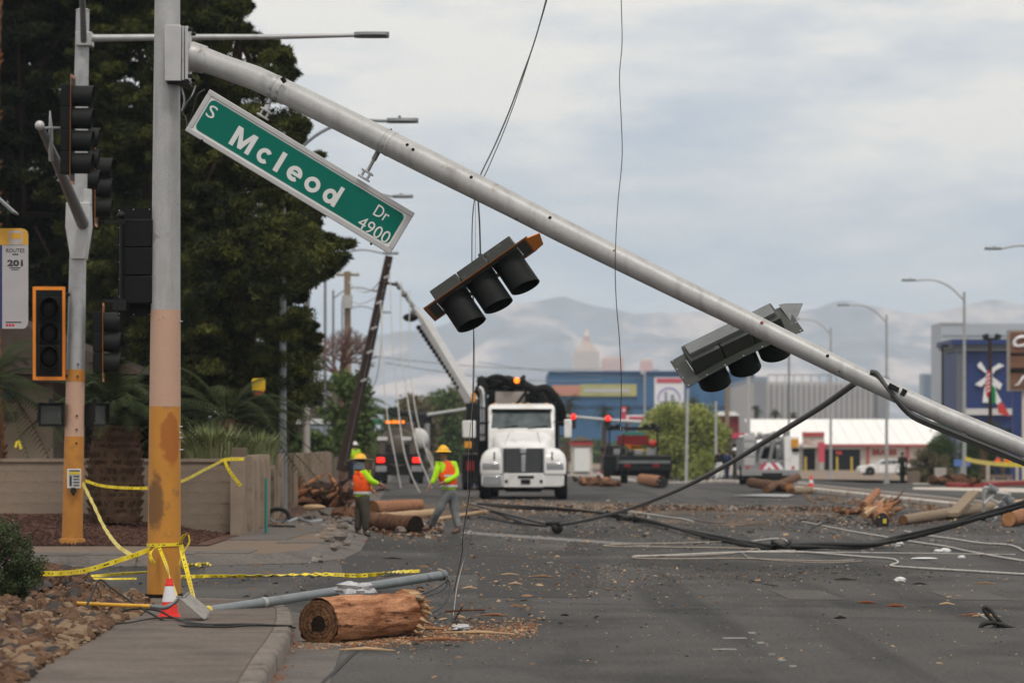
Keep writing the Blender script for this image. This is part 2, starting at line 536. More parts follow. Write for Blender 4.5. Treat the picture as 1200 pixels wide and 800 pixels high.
mk('glass_dark', (0.02, 0.03, 0.035), 0.08, col2=(0.12, 0.15, 0.155), scale=2.6)  # the lighter second colour paints reflections into the glass
mk('tyre', (0.018, 0.017, 0.017), 0.85, var=0.2, scale=10, bump=0.3)
mk('rim', (0.30, 0.29, 0.28), 0.4, metal=0.5, var=0.15)
mk('bark_log', (0.22, 0.088, 0.040), 0.92, grain=(45, 0.3), col2=(0.44, 0.215, 0.115), scale=6, stretch=(1, 1, 1.6), bump=1.0, bscale=14, blotch=((0.085, 0.030, 0.012), 6.5, 0.57, 0.05))
mk('bark_near', (0.17, 0.060, 0.026), 0.92, grain=(50, 0.35), along=(64, 7), col2=(0.50, 0.245, 0.13), scale=13, bump=1.0, bscale=22, blotch=((0.075, 0.030, 0.014), 9, 0.58, 0.05), ramp=(0.36, 0.64))
mk('bark_grey', (0.20, 0.15, 0.10), 0.9, col2=(0.31, 0.24, 0.17), scale=5, stretch=(0.6, 3.0, 3.0), bump=0.7, bscale=18)
mk('pole_dark', (0.040, 0.024, 0.018), 0.85, var=0.3, scale=5, stretch=(3, 3, 0.6), bump=0.4)
mk('log_end', (0.15, 0.075, 0.036), 0.9, grain=(30, 0.6), var=0.45, scale=9, bump=0.8, bscale=40)
mk('rot', (0.013, 0.008, 0.005), 0.95, var=0.4, scale=14, bump=0.8)
mk('split_wood', (0.46, 0.31, 0.185), 0.85, var=0.25, scale=10, stretch=(0.5, 3, 3), bump=0.5)
mk('split_orange', (0.36, 0.175, 0.08), 0.85, var=0.3, scale=7, bump=0.6)
mk('yellow_tag', (0.62, 0.46, 0.03), 0.5, var=0.1)
mk('chip_wood', (0.24, 0.145, 0.085), 0.9, var=0.45, scale=4)
mk('chip_grey', (0.30, 0.27, 0.24), 0.9, var=0.4, scale=4)
mk('chip_dark', (0.04, 0.035, 0.033), 0.9, var=0.4, scale=4)
mk('chip_red', (0.26, 0.085, 0.035), 0.95, var=0.4, scale=6)
mk('rock_a', (0.125, 0.070, 0.042), 0.85, var=0.5, scale=9, bump=0.5)
mk('rock_b', (0.085, 0.050, 0.038), 0.85, var=0.5, scale=9, bump=0.5)
mk('rock_c', (0.075, 0.065, 0.060), 0.8, var=0.5, scale=9, bump=0.5)
mk('rock_d', (0.24, 0.165, 0.105), 0.85, var=0.25, scale=9, bump=0.5)
mk('rubble', (0.20, 0.17, 0.145), 0.95, var=0.2, scale=7, bump=0.7)
mk('needles', (0.018, 0.026, 0.008), 0.8, col2=(0.145, 0.150, 0.030), scale=1.4, ramp=(0.42, 0.74), spec=0.15)  # the lighter second colour paints sunlit tips onto dark needles
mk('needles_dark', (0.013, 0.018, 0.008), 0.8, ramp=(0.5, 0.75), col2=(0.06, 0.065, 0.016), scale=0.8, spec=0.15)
mk('leaf_mid', (0.045, 0.075, 0.022), 0.7, col2=(0.10, 0.14, 0.035), scale=1.2)
mk('leaf_pale', (0.15, 0.19, 0.04), 0.7, col2=(0.40, 0.42, 0.12), scale=0.7)
mk('leaf_olive', (0.075, 0.068, 0.036), 0.8, col2=(0.19, 0.16, 0.09), scale=0.8)
mk('leaf_cypress', (0.035, 0.065, 0.018), 0.8, col2=(0.085, 0.12, 0.03), scale=1.4)
mk('shrub_leaf', (0.022, 0.036, 0.016), 0.7, col2=(0.075, 0.10, 0.04), scale=4)
mk('shrub_flower', (0.30, 0.14, 0.22), 0.7, var=0.2)
mk('palm_leaf', (0.015, 0.026, 0.009), 0.85, col2=(0.045, 0.058, 0.018), scale=1.5)
mk('palm_dead', (0.22, 0.15, 0.085), 0.9, var=0.3, scale=3)
mk('palm_bark', (0.060, 0.036, 0.024), 0.95, col2=(0.14, 0.085, 0.05), scale=6, bump=0.8)
mk('palm_tall_bark', (0.055, 0.030, 0.020), 0.95, col2=(0.30, 0.12, 0.045), scale=5, bump=0.8, stretch=(1, 1, 2))
mk('grass', (0.075, 0.11, 0.040), 0.8, col2=(0.34, 0.36, 0.17), scale=2)
mk('twig', (0.17, 0.10, 0.085), 0.9, var=0.3, scale=3)
mk('root', (0.050, 0.022, 0.013), 0.9, col2=(0.20, 0.10, 0.055), scale=4, bump=0.7)
mk('skin_tone', (0.23, 0.115, 0.075), 0.55, var=0.08)
mk('skin_dark', (0.10, 0.05, 0.035), 0.55, var=0.08)
mk('lime', (0.40, 0.70, 0.015), 0.7, var=0.18, scale=5, bump=1.0, bscale=9)
mk('vest_orange', (0.84, 0.10, 0.018), 0.7, var=0.2, scale=5, bump=1.0, bscale=8)
mk('reflective', (0.52, 0.52, 0.50), 0.4, var=0.12, scale=8)
mk('trousers_olive', (0.060, 0.054, 0.042), 0.85, var=0.2, scale=6, bump=0.4, bscale=10)
mk('trousers_grey', (0.155, 0.160, 0.165), 0.85, var=0.3, scale=6, bump=1.0, bscale=7)
mk('cloth_black', (0.012, 0.012, 0.013), 0.85, var=0.2)
mk('cloth_blue', (0.02, 0.03, 0.08), 0.85, var=0.2)
mk('cloth_white', (0.65, 0.65, 0.64), 0.8, var=0.1)
mk('boot', (0.085, 0.045, 0.028), 0.6, var=0.2)
mk('boot_tan', (0.24, 0.12, 0.055), 0.65, var=0.2)
mk('helmet_yellow', (0.80, 0.43, 0.008), 0.35, var=0.06)
mk('helmet_white', (0.75, 0.75, 0.74), 0.35, var=0.05)
mk('brim_grey', (0.33, 0.31, 0.26), 0.6, var=0.1)
mk('hair', (0.02, 0.016, 0.014), 0.7, var=0.2)
mk('cone_red', (0.78, 0.025, 0.018), 0.5, var=0.10, scale=8)
mk('cone_white', (0.66, 0.66, 0.68), 0.4, var=0.08, scale=12)
mk('handle_yellow', (0.68, 0.36, 0.03), 0.5, var=0.15, scale=9)
mk('shovel_steel', (0.27, 0.25, 0.23), 0.55, metal=0.4, var=0.25, scale=9)
mk('cable', (0.014, 0.014, 0.014), 0.65, var=0.3, scale=9, bump=0.3)
mk('cable_grey', (0.060, 0.060, 0.060), 0.55, var=0.25, scale=9)
mk('wire_pale', (0.40, 0.38, 0.35), 0.6, var=0.25, scale=9)
mk('wire_tan', (0.30, 0.25, 0.20), 0.6, var=0.25, scale=9)
mk('conduit', (0.19, 0.21, 0.22), 0.5, metal=0.15, var=0.12, scale=7, blotch=((0.10, 0.10, 0.10), 6, 0.6, 0.1))
mk('plastic_clear', (0.45, 0.45, 0.46), 0.25, var=0.2, scale=12, bump=0.6)
mk('red_lamp', (1.0, 0.02, 0.01), 0.4, var=0.02, emit=1.6)
mk('amber_lamp', (1.0, 0.22, 0.01), 0.4, var=0.02, emit=1.8)
mk('amber_panel', (0.70, 0.30, 0.02), 0.5, var=0.15)
mk('tank_beige', (0.085, 0.070, 0.055), 0.55, var=0.25, scale=1.5)
mk('tank_white', (0.58, 0.57, 0.55), 0.45, var=0.08)
mk('truck_grey', (0.26, 0.26, 0.265), 0.45, var=0.2, scale=1.5)
mk('maroon', (0.19, 0.018, 0.02), 0.7, var=0.15)
mk('red_paint', (0.52, 0.04, 0.03), 0.6, var=0.12)
mk('orange_cloth', (0.80, 0.22, 0.02), 0.7, var=0.15)
mk('yellow_cloth', (0.75, 0.48, 0.03), 0.7, var=0.15)
mk('teal_paint', (0.03, 0.20, 0.16), 0.5, var=0.1)
mk('green_board', (0.015, 0.20, 0.12), 0.5, var=0.1)
mk('store_blue', (0.045, 0.125, 0.25), 0.7, var=0.08, scale=0.2)
mk('store_blue_low', (0.045, 0.11, 0.25), 0.7, var=0.1, scale=0.2)
mk('banner_orange', (0.50, 0.25, 0.16), 0.7, var=0.12, scale=0.5)
mk('banner_yellow', (0.40, 0.39, 0.16), 0.7, var=0.12, scale=0.5)
mk('board_white', (0.74, 0.73, 0.76), 0.6, var=0.05, scale=0.5)
mk('board_red', (0.55, 0.06, 0.10), 0.6, var=0.1)
mk('board_violet', (0.30, 0.30, 0.62), 0.6, var=0.1)
mk('tower_cream', (0.62, 0.47, 0.36), 0.8, var=0.08, scale=0.05)
mk('tower_pink', (0.55, 0.24, 0.20), 0.8, var=0.08, scale=0.05)
mk('hall_grey', (0.46, 0.455, 0.46), 0.8, var=0.06, scale=0.3)
mk('hall_dark', (0.24, 0.25, 0.28), 0.8, var=0.06, scale=0.3)
mk('slab_blue', (0.22, 0.27, 0.33), 0.6, var=0.06, scale=0.1)
mk('slab_pane', (0.09, 0.17, 0.27), 0.3, var=0.15, scale=0.1)
mk('slab_grey', (0.36, 0.39, 0.44), 0.7, var=0.08, scale=0.03)
mk('shop_cream', (0.62, 0.56, 0.50), 0.8, var=0.08, scale=0.8)
mk('shop_red', (0.42, 0.05, 0.04), 0.65, var=0.12)
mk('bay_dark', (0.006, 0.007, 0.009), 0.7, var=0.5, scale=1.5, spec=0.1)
mk('bollard_yellow', (0.55, 0.38, 0.05), 0.6, var=0.2)
mk('kiosk_blue', (0.012, 0.032, 0.145), 0.55, var=0.08, scale=0.5)
mk('kiosk_trim', (0.12, 0.13, 0.15), 0.6, var=0.1)
mk('billboard_brown', (0.085, 0.030, 0.018), 0.6, col2=(0.22, 0.10, 0.045), scale=0.9, stretch=(0.3, 1, 2.5))
mk('board_frame', (0.30, 0.26, 0.22), 0.5, var=0.1)
mk('logo_white', (0.78, 0.78, 0.80), 0.5, var=0.03)
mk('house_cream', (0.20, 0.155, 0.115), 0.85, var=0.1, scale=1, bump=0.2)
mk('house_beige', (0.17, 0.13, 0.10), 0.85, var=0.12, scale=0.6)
mk('fascia_white', (0.58, 0.57, 0.56), 0.6, var=0.06)
mk('roof_brown', (0.075, 0.055, 0.045), 0.85, var=0.2, scale=2)
mk('window_dark', (0.03, 0.035, 0.045), 0.2, var=0.2)
mk('pedestal_stone', (0.40, 0.36, 0.33), 0.85, var=0.12, scale=2)
mk('bus_orange', (0.62, 0.32, 0.03), 0.5, var=0.06)
mk('bus_grey', (0.40, 0.38, 0.385), 0.5, var=0.05)
mk('bus_blue', (0.02, 0.03, 0.10), 0.5, var=0.05)
mk('print_dark', (0.03, 0.03, 0.035), 0.6, var=0.05)
mk('flag_red', (0.55, 0.02, 0.03), 0.7, var=0.1)
mk('flag_green', (0.01, 0.20, 0.06), 0.7, var=0.1)
mk('flag_white', (0.72, 0.72, 0.72), 0.7, var=0.05)
mk('flag_blue', (0.02, 0.03, 0.18), 0.7, var=0.05)
mk('blue_sign', (0.10, 0.18, 0.48), 0.5, var=0.1)
ZP = 107.7        # photo pixels per metre at the signal pole
mk('pole_peach', (0.50, 0.315, 0.225), 0.6, var=0.05, scale=4, bump=0.08, blotch=((0.33, 0.24, 0.20), 9, 0.64, 0.05), grain=(60, 0.05))
mk('pole_orange', (0.50, 0.215, 0.026), 0.55, var=0.08, scale=3, bump=0.12, bscale=20, blotch=((0.30, 0.14, 0.035), 5, 0.58, 0.12),
   blobs=[(0.09, -0.14, 1.72, 0.13, 0.30, (0.36, 0.115, 0.012), 0.25), (-0.09, -0.15, 1.02, 0.13, 0.33, (0.19, 0.085, 0.022), 0.3),
          (0.05, -0.17, 2.13, 0.14, 0.10, (0.30, 0.16, 0.06), 0.5)])
mk('pole_orange_far', (0.46, 0.19, 0.025), 0.55, var=0.10, scale=3, blotch=((0.30, 0.13, 0.03), 4, 0.55, 0.15))
mk('arm_grey', (0.40, 0.395, 0.39), 0.45, metal=0.25, grain=(70, 0.10), var=0.09, scale=5, streak=((0.27, 0.26, 0.25), (9, 9, 1.0), 0.52, 0.18), blotch=((0.26, 0.24, 0.22), 4.0, 0.62, 0.08), bump=0.06, bscale=14,
   speck=((0.13, 0.09, 0.07), 2.3, 0.05), stretch=(1, 1, 1))

def tape_material():
    m = bpy.data.materials.new('caution_tape'); m.use_nodes = True
    t = m.node_tree; b = t.nodes['Principled BSDF']
    b.inputs['Roughness'].default_value = 0.35
    uv = t.nodes.new('ShaderNodeUVMap'); uv.uv_map = 'run'
    mp = t.nodes.new('ShaderNodeMapping'); mp.inputs['Scale'].default_value = (24, 1, 1)
    t.links.new(uv.outputs[0], mp.inputs[0])
    n = t.nodes.new('ShaderNodeTexNoise'); n.inputs['Scale'].default_value = 1.0; n.inputs['Detail'].default_value = 0
    t.links.new(mp.outputs[0], n.inputs['Vector'])
    q = t.nodes.new('ShaderNodeMath'); q.operation = 'GREATER_THAN'; q.inputs[1].default_value = 0.60
    t.links.new(n.outputs['Fac'], q.inputs[0])
    sp = t.nodes.new('ShaderNodeSeparateXYZ'); t.links.new(uv.outputs[0], sp.inputs[0])
    c1 = t.nodes.new('ShaderNodeMath'); c1.operation = 'SUBTRACT'; c1.inputs[1].default_value = 0.5
    t.links.new(sp.outputs[1], c1.inputs[0])
    c2 = t.nodes.new('ShaderNodeMath'); c2.operation = 'ABSOLUTE'; t.links.new(c1.outputs[0], c2.inputs[0])
    c3 = t.nodes.new('ShaderNodeMath'); c3.operation = 'LESS_THAN'; c3.inputs[1].default_value = 0.17
    t.links.new(c2.outputs[0], c3.inputs[0])
    c4 = t.nodes.new('ShaderNodeMath'); c4.operation = 'MULTIPLY'
    t.links.new(q.outputs[0], c4.inputs[0]); t.links.new(c3.outputs[0], c4.inputs[1])
    x = t.nodes.new('ShaderNodeMix'); x.data_type = 'RGBA'
    x.inputs[6].default_value = (0.78, 0.60, 0.02, 1); x.inputs[7].default_value = (0.06, 0.05, 0.01, 1)
    t.links.new(c4.outputs[0], x.inputs[0]); t.links.new(x.outputs[2], b.inputs['Base Color'])
    MATS['caution_tape'] = m
tape_material()

# ------------------------------------------------------------------ terrain and roads
def sheet(name, mat, xs, ys, dz, zf=None):
    v = [(x, y, (gz(y) + dz) if zf is None else zf(x, y)) for y in ys for x in xs]
    n = len(xs)
    f = [[j * n + i, j * n + i + 1, (j + 1) * n + i + 1, (j + 1) * n + i] for j in range(len(ys) - 1) for i in range(n - 1)]
    me = bpy.data.meshes.new(name); me.from_pydata(v, [], f); me.materials.append(MATS[mat])
    o = link_mesh(name, me, None, 180, 0, None, V((0, 0, 0)), fix=False)
    return struct(o)
YS = [-60, 0, 40, 80, 120, 160, 175, 185, 195, 205, 215, 225, 235, 245, 255, 262, 300, 360, 420, 600, 900, 1500, 3000, 6000, 12000, 20000]
sheet('ground', 'dirt', [-9000, -2000, -400, 0, 400, 2000, 9000], YS, -0.02)
sheet('road', 'asphalt', [-120, -60, -20, 0, 20, 60, 130], [y for y in YS if y <= 420], 0.0)

def slab(name, mat, px_poly, z, thick, parent=None, world=None, bevel=0.0):
    pts = world or [G(a, b, z) for a, b in px_poly]
    mb = MB()
    mb.v = [V((p.x, p.y, p.z - thick)) for p in pts] + [V(p) for p in pts]
    k = len(pts)
    mb.f = [list(range(k))[::-1], list(range(k, 2 * k))] + [[i, (i + 1) % k, k + (i + 1) % k, k + i] for i in range(k)]
    return mb.build(name, mat, parent, 30, bevel)
def offset_line(pts, d):
    o = []
    for i, p in enumerate(pts):
        a = pts[max(0, i - 1)]; b = pts[min(len(pts) - 1, i + 1)]
        t = (b - a); t.z = 0; t.normalize()
        o.append(p + V((-t.y, t.x, 0)) * d)
    return o
def curb_strip(name, line, width, z, mat, side=1, flare=0.0):
    """kerb stones along a line (the line is the road edge)"""
    inner = offset_line(line, width * side)
    base = None
    mb = MB(); n = len(line)
    prof = []
    for a, b in zip(line, inner):
        d = (b - a) * 0.22
        za, zb = gz(a.y), gz(b.y)
        f_ = (a - b) * flare
        prof.append([V((a.x + f_.x, a.y + f_.y, za - 0.1)), V((a.x + f_.x, a.y + f_.y, za + (z - 0.035 if not flare else 0.012))), V((a.x + d.x, a.y + d.y, za + z)), V((b.x, b.y, zb + z)), V((b.x, b.y, zb - 0.1))])
    mb.loft(prof, caps=True, close=True)
    return struct(mb.build(name, mat, None, 50)), inner

# near pavement on the left: kerb, slabs, river rocks
near_line = [G(a, b, 0.15) for a, b in [(283, 860), (298, 820), (308, 795), (322, 768), (333, 752), (341, 738), (344, 724), (342, 712), (330, 705), (300, 702), (240, 700), (166, 699)]]
near_line[0] = V((-1.95, 24.5, 0.15))
near_line.insert(0, V((-1.90, 16, 0.15)))
_, near_inner = curb_strip('kerb', near_line, 0.16, 0.15, 'curb', 1)
in_px = near_inner
walk_base = [V((p.x - 0.004, p.y, 0.146)) for p in near_inner] + [V((-6, near_inner[-1].y, 0.146)), V((-6, 16, 0.146))]
sidewalk = struct(slab('sidewalk', 'mortar', None, 0.146, 0.2, None, walk_base))
# paving slabs: cut the walk into bays with thin recessed joints
def clip_y(poly, y0, y1):
    def clip(ps, inside, cut):
        o = []
        for i in range(len(ps)):
            a, b = ps[i - 1], ps[i]
            if inside(b):
                if not inside(a): o.append(cut(a, b))
                o.append(b)
            elif inside(a): o.append(cut(a, b))
        return o
    def cuty(y): return lambda a, b: a.lerp(b, (y - a.y) / (b.y - a.y))
    p = clip(poly, lambda q: q.y >= y0, cuty(y0))
    return clip(p, lambda q: q.y <= y1, cuty(y1)) if p else p
def clip_x(poly, x0, x1):
    sw = lambda ps: [V((p.y, p.x, p.z)) for p in ps]
    return sw(clip_y(sw(poly), x0, x1))
walk_top = [V((p.x - 0.012, p.y - 0.006, 0.152)) for p in near_inner] + [V((-6, near_inner[-1].y - 0.01, 0.152)), V((-6, 16, 0.152))]
ycuts = [16, 20.4, 24.8, 29.3, 33.9, 38.4, 43.5]
for i in range(len(ycuts) - 1):
    for (xa, xb) in ((-6, -4.1), (-4.1, -1.0)):
        q = clip_y(walk_top, ycuts[i] + 0.008, ycuts[i + 1] - 0.008)
        q = clip_x(q, xa + 0.006, xb - 0.006) if q else q
        if q and len(q) > 2: slab('paving_slab', 'concrete', None, 0.15, 0.02, sidewalk, q)

# far pavement on the left, running away along the arterial
far_px = [(-260, 652), (60, 652), (240, 650), (330, 648), (368, 644), (390, 636), (401, 624), (409, 607), (419, 592), (431, 577), (440, 569), (449, 561), (456, 556), (460, 553.5)]
far_line = [G(a, b, 0.15) for a, b in far_px]
_, far_inner = curb_strip('kerb_far', far_line, 0.18, 0.15, 'concrete_dim', 1, 2.6)
fb = far_inner + [V((-60, far_inner[-1].y, -0.6)), V((-60, far_inner[0].y, 0.15))]
mb = MB()
for i in range(len(far_inner) - 1):
    a, b = far_inner[i], far_inner[i + 1]
# strip of ground behind the kerb, following the dip
rows = []
for p in far_inner: rows.append([V((p.x, p.y, gz(p.y) + 0.148)), V((-80, p.y + (80 + p.x) * 0.0, gz(p.y) + 0.148))])
q = [r for r in rows if True]
me = MB()
for i in range(3, len(rows) - 1):
    me.quad(rows[i][0], rows[i + 1][0], rows[i + 1][1], rows[i][1])
for i in range(3):
    yT = rows[3][0].y + .002
    me.quad(rows[i][0], rows[i + 1][0], V((rows[i + 1][0].x, yT, 0.148)), V((rows[i][0].x, yT, 0.148)))
sidewalk_far = struct(me.build('sidewalk_far', 'mortar', None, 30))
# slabs of the far pavement
yk = far_inner[1].y
for i in range(11):
    x0 = -12.2 + i * 0.82
    y0 = float(np.interp(x0 + .82, [p.x for p in far_inner[:6]], [p.y for p in far_inner[:6]])) + .04
    slab('paving_slab', 'concrete_dim', None, 0.15, 0.02, sidewalk_far, [V((x0, y0, 0.158)), V((x0 + 0.80, y0, 0.158)), V((x0 + 0.80, y0 + 1.9, 0.158)), V((x0, y0 + 1.9, 0.158))])
def uline(y, du): return V((-0.0267 * y + du, y, 0))
for i in range(22):
    y0 = 67.2 + i * 1.9
    a = [uline(y0, -3.9), uline(y0, -1.72), uline(y0 + 1.86, -1.72), uline(y0 + 1.86, -3.9)]
    if i < 3: a[1].x -= 0.45 - 0.1 * i; a[2].x -= 0.35 - 0.1 * i
    slab('paving_slab', 'concrete_dim', None, 0.15, 0.02, sidewalk_far, [V((p.x, p.y, 0.158)) for p in a])

# red gravel bank under the palm, rising to the block wall
def bank(x, y):
    t = min(1, max(0, (y - 64.5) / 7.0)); s = min(1, max(0, (-5.3 - x) / 2.5))
    return 0.165 + (0.36 * t + 0.06 * noise.noise(V((x * 0.8, y * 0.8, 0)))*t) * s
sheet('gravel_bank', 'red_gravel', [-30, -20] + [-14 + i * 0.3 for i in range(31)], [63.2 + i * 0.45 for i in range(22)] + [80, 110, 160], 0, bank)

# median island with a pale kerb, and the far lanes beyond it
def gutter(line, name):
    a = [p for p in line]; b = offset_line(line, -0.45)
    mb = MB()
    for i in range(len(a) - 1): mb.quad(*[V((p.x, p.y, gz(p.y) + 0.006)) for p in (a[i], a[i + 1], b[i + 1], b[i])])
    struct(mb.build(name, 'concrete_dim', None, 0))
gutter(near_line, 'gutter'); gutter(far_line[:8], 'gutter')
gb = MB(); rgb = random.Random(17)
for _ in range(2600):
    x, y = rgb.uniform(-9.6, -5.25), rgb.uniform(63.3, 71.2)
    s = rgb.uniform(.018, .05); q = Euler((rgb.uniform(0, 3), rgb.uniform(0, 3), 0)).to_matrix()
    gb.box((x, y, bank(x, y) + s * .2), (s * 1.3, s, s * .8), q)
struct(gb.build('gravel', 'red_gravel', None, 0), 'stuff')
def med_left(y): return -0.0267 * y + 15.7
ml = [V((med_left(y), y, 0)) for y in [78, 79, 84, 95, 110, 130, 150, 175, 185, 195, 205, 215, 225, 240, 262, 300, 380]]
ml[0].x += 0.7; ml[1].x += 0.15
_, mi = curb_strip('median_kerb', ml, -0.2, 0.16, 'curb_pale', 1)
mr_ = [V((p.x + 1.5, p.y, 0)) for p in ml]
mr_[0].x -= 0.9; mr_[1].x -= 0.25
_, mi2 = curb_strip('median_kerb_right', mr_, 0.2, 0.16, 'curb_pale', 1)
me = MB()
for i in range(len(mi) - 1):
    me.quad(*[V((p.x, p.y, gz(p.y) + 0.15)) for p in (mi[i], mi2[i], mi2[i + 1], mi[i + 1])])
struct(me.build('median_island', 'concrete', None, 30))
# cross kerb far behind the dark truck, seen as a pale line at left of the median
def far_kerb(name, pts, mat, w=0.25, h=0.16):
    curb_strip(name, [V((p.x, p.y, 0)) for p in pts], w, h, mat, 1)
far_kerb('kerb_side_street', [G(655, 557), G(720, 560.5), G(790, 562), G(870, 565), G(935, 566.5)], 'curb_pale', 0.5, 0.12)
# right hand frontage: pavement, red kerb
far_kerb('red_kerb', [G(1108, 570.5), G(1132, 571.5), G(1160, 571), G(1180, 569), G(1215, 568), G(1290, 569)], 'red_curb', 0.5, 0.2)
rp = MB()
rp.quad(G(940, 561, 0.02), G(1310, 566, 0.02), G(1310, 549, 0.02), G(930, 549, 0.02))
struct(rp.build('verge', 'dirt', None, 30))
rp = MB()
rp.quad(G(1070, 573, 0.012), G(1320, 580, 0.012), G(1320, 566, 0.012), G(1070, 566, 0.012))
struct(rp.build('pavement_right', 'curb_pale', None, 30))

# markings and asphalt patches (each its own thin sheet)
def mark(name, px, mat, dz=0.004):
    mb = MB(); mb.v = [G(a, b, dz) for a, b in px]; mb.f = [list(range(len(px)))]
    return struct(mb.build(name, mat, None, 0))
for (x, y) in ((883, 741), (893, 752.5), (906, 766), (918, 773), (931, 780)):
    w_ = 5
    mark('lane_marking', [(x - w_, y + 1.3), (x + w_ - 2, y + 1.3), (x + w_ - 3, y - 1.3), (x - w_ - 2, y - 1.3)], 'marking_worn')
for (x, y) in ((862, 747), (850, 760)):
    mark('lane_marking', [(x - 14, y + 1.2), (x + 14, y + 1.2), (x + 12, y - 1), (x - 16, y - 1)], 'marking_worn')
mark('asphalt_patch', [(632, 642), (668, 642), (662, 637), (628, 637)], 'asphalt_patch')
mark('asphalt_patch', [(925, 702), (992, 702), (960, 691), (903, 691)], 'asphalt_patch')
mark('asphalt_patch', [(1115, 702), (1190, 703), (1150, 692), (1088, 692)], 'asphalt_patch')
mark('asphalt_patch', [(560, 700), (690, 699), (690, 661), (560, 661)], 'asphalt_seal', 0.003)
mark('asphalt_patch', [(395, 676), (560, 672), (700, 688), (700, 655), (400, 652)], 'asphalt_seal', 0.0045)
mark('stop_line', [(540, 625), (760, 640), (762, 637), (545, 622)], 'marking_worn')
mark('asphalt_patch', [(240, 677), (402, 673), (400, 661), (240, 662)], 'asphalt_patch', 0.0055)
mark('dirt_patch', [(388, 618), (470, 628), (520, 612), (556, 600), (548, 592), (440, 586), (392, 596)], 'road_dirt', 0.005)
mark('dirt_patch', [(548, 602), (700, 603), (860, 603), (1045, 604), (1050, 593), (860, 591), (700, 588), (560, 585)], 'road_dirt', 0.005)
mark('dirt_patch', [(770, 613), (860, 616), (905, 611), (860, 606), (800, 605)], 'road_dirt', 0.0065)
# tar seams
for k, (a, b, c, d) in enumerate([(560, 655, 1215, 671), (380, 800, 430, 752), (330, 692, 700, 707), (700, 707, 1230, 712)]):
    pa, pb = G(a, b, 0.008), G(c, d, 0.008)
    pts = [pa.lerp(pb, i / 14) + V((0.06 * noise.noise(V((i, k, 0))), 0.25 * noise.noise(V((k, i, 3))), 0)) for i in range(15)]
    mb = MB()
    w_ = 0.035
    o = offset_line(pts, w_)
    for i in range(14): mb.quad(pts[i], pts[i + 1], o[i + 1], o[i])
    struct(mb.build('tar_seam', 'asphalt_seal', None, 0))

# ------------------------------------------------------------------ mountains
def ridge(x, y):
    # skyline height in metres at distance ~6000
    px = CX + x / y * F
    sky_px = np.interp(px, [-900, -300, 200, 420, 520, 570, 620, 665, 700, 740, 790, 840, 900, 960, 1000, 1030, 1045, 1065, 1100, 1140, 1170, 1200, 1400, 2000],
                       [372, 362, 392, 398, 378, 362, 352, 350, 360, 366, 362, 360, 366, 358, 352, 355, 362, 366, 363, 353, 350, 356, 362, 372])
    return (HY - sky_px) / F
nx, ny = 420, 56
MS = 1.5
vs, fs = [], []
for j in range(ny):
    t = j / (ny - 1)
    for i in range(nx):
        y = (4700 + 1500 * t) * MS
        x = (-1500 + 3000 * i / (nx - 1)) * y / 6000
        prof = t ** 1.25
        nn = noise.fractal(V((x * 0.0034, y * 0.0020, 1.3)), 0.9, 2.1, 7)
        rg = 1 - abs(noise.noise(V((x * 0.0045 + 3, y * 0.0010, 8)))) * 2
        h = ridge(x, y) * y * prof * (0.86 + 0.16 * nn * (1 - t * 0.4)) + 60 * rg * math.sin(math.pi * min(1, t)) * prof ** 0.5 + EYE
        if t > 0.97: h = ridge(x, y) * y + EYE + 14 * nn + 8 * noise.noise(V((x * 0.012, 1, 7)))
        vs.append((x, y, h - 6 if t > 0 else -10))
for j in range(ny - 1):
    for i in range(nx - 1):
        a = j * nx + i; fs.append((a, a + 1, a + nx + 1, a + nx))
me = bpy.data.meshes.new('mountains'); me.from_pydata(vs, [], fs); me.materials.append(MATS['mountain'])
mt = struct(link_mesh('mountains', me, None, 180, 0, None, V((0, 0, 0)), fix=False))
# back slope so the range has depth
bk = MB()
top = [V(vs[(ny - 1) * nx + i]) for i in range(0, nx, 4)]
for a, b in zip(top, top[1:]):
    bk.quad(a, b, V((b.x, b.y + 1500, -10)), V((a.x, a.y + 1500, -10)))
struct(bk.build('mountains_back', 'mountain', None, 180))

# ------------------------------------------------------------------ haze
hz = MB().b2((-6500, -120, -12), (6500, 11500, 420))
hz_m = bpy.data.materials.new('haze_air'); hz_m.use_nodes = True
t = hz_m.node_tree; t.nodes.clear()
o_ = t.nodes.new('ShaderNodeOutputMaterial'); pv = t.nodes.new('ShaderNodeVolumePrincipled')
pv.inputs['Color'].default_value = (0.76, 0.88, 1.0, 1)
pv.inputs['Density'].default_value = 0.00013
t.links.new(pv.outputs[0], o_.inputs['Volume'])
MATS['haze_air'] = hz_m
struct(hz.build('haze', 'haze_air', None, 0), 'stuff')
# ------------------------------------------------------------------ fallen mast-arm signal pole
YP = 41.8
base = V((X(192, YP), YP, 0.15))
sp = thing('signal_pole', 'near grey, peach and orange signal pole with its mast arm bent down across the road', 'signal pole', base)
def pz(py): return EYE - (py - HY) / ZP
def pr(z): return 0.183 - (z - 0.15) * (0.183 - 0.138) / 6.5
def pxx(z): return X(192 + (z - 0.15) / 6.5 * 4.2, YP)
def pole_seg(name, z0, z1, mat, extra=0.0):
    mb = MB(); k = max(2, int((z1 - z0) / 0.5) + 1)
    zs = [z0 + (z1 - z0) * i / k for i in range(k + 1)]
    mb.tube([V((pxx(z), YP, z)) for z in zs], [pr(z) + extra for z in zs], 40)
    return mb.build(name, mat, sp, 40)
pole_seg('orange_section', 0.15, pz(476), 'pole_orange', 0.002)
pole_seg('peach_section', pz(476), pz(363), 'pole_peach', 0.0015)
pole_seg('galvanised_section', pz(363), 8.2, 'arm_grey')
mb = MB(); mb.cyl(V((base.x, YP, 0.152)), V((base.x, YP, 0.19)), 0.215, 0.205, 32)
mb.build('base_collar', 'rot', sp, 40)
for z in (pz(446), pz(560)):
    pass
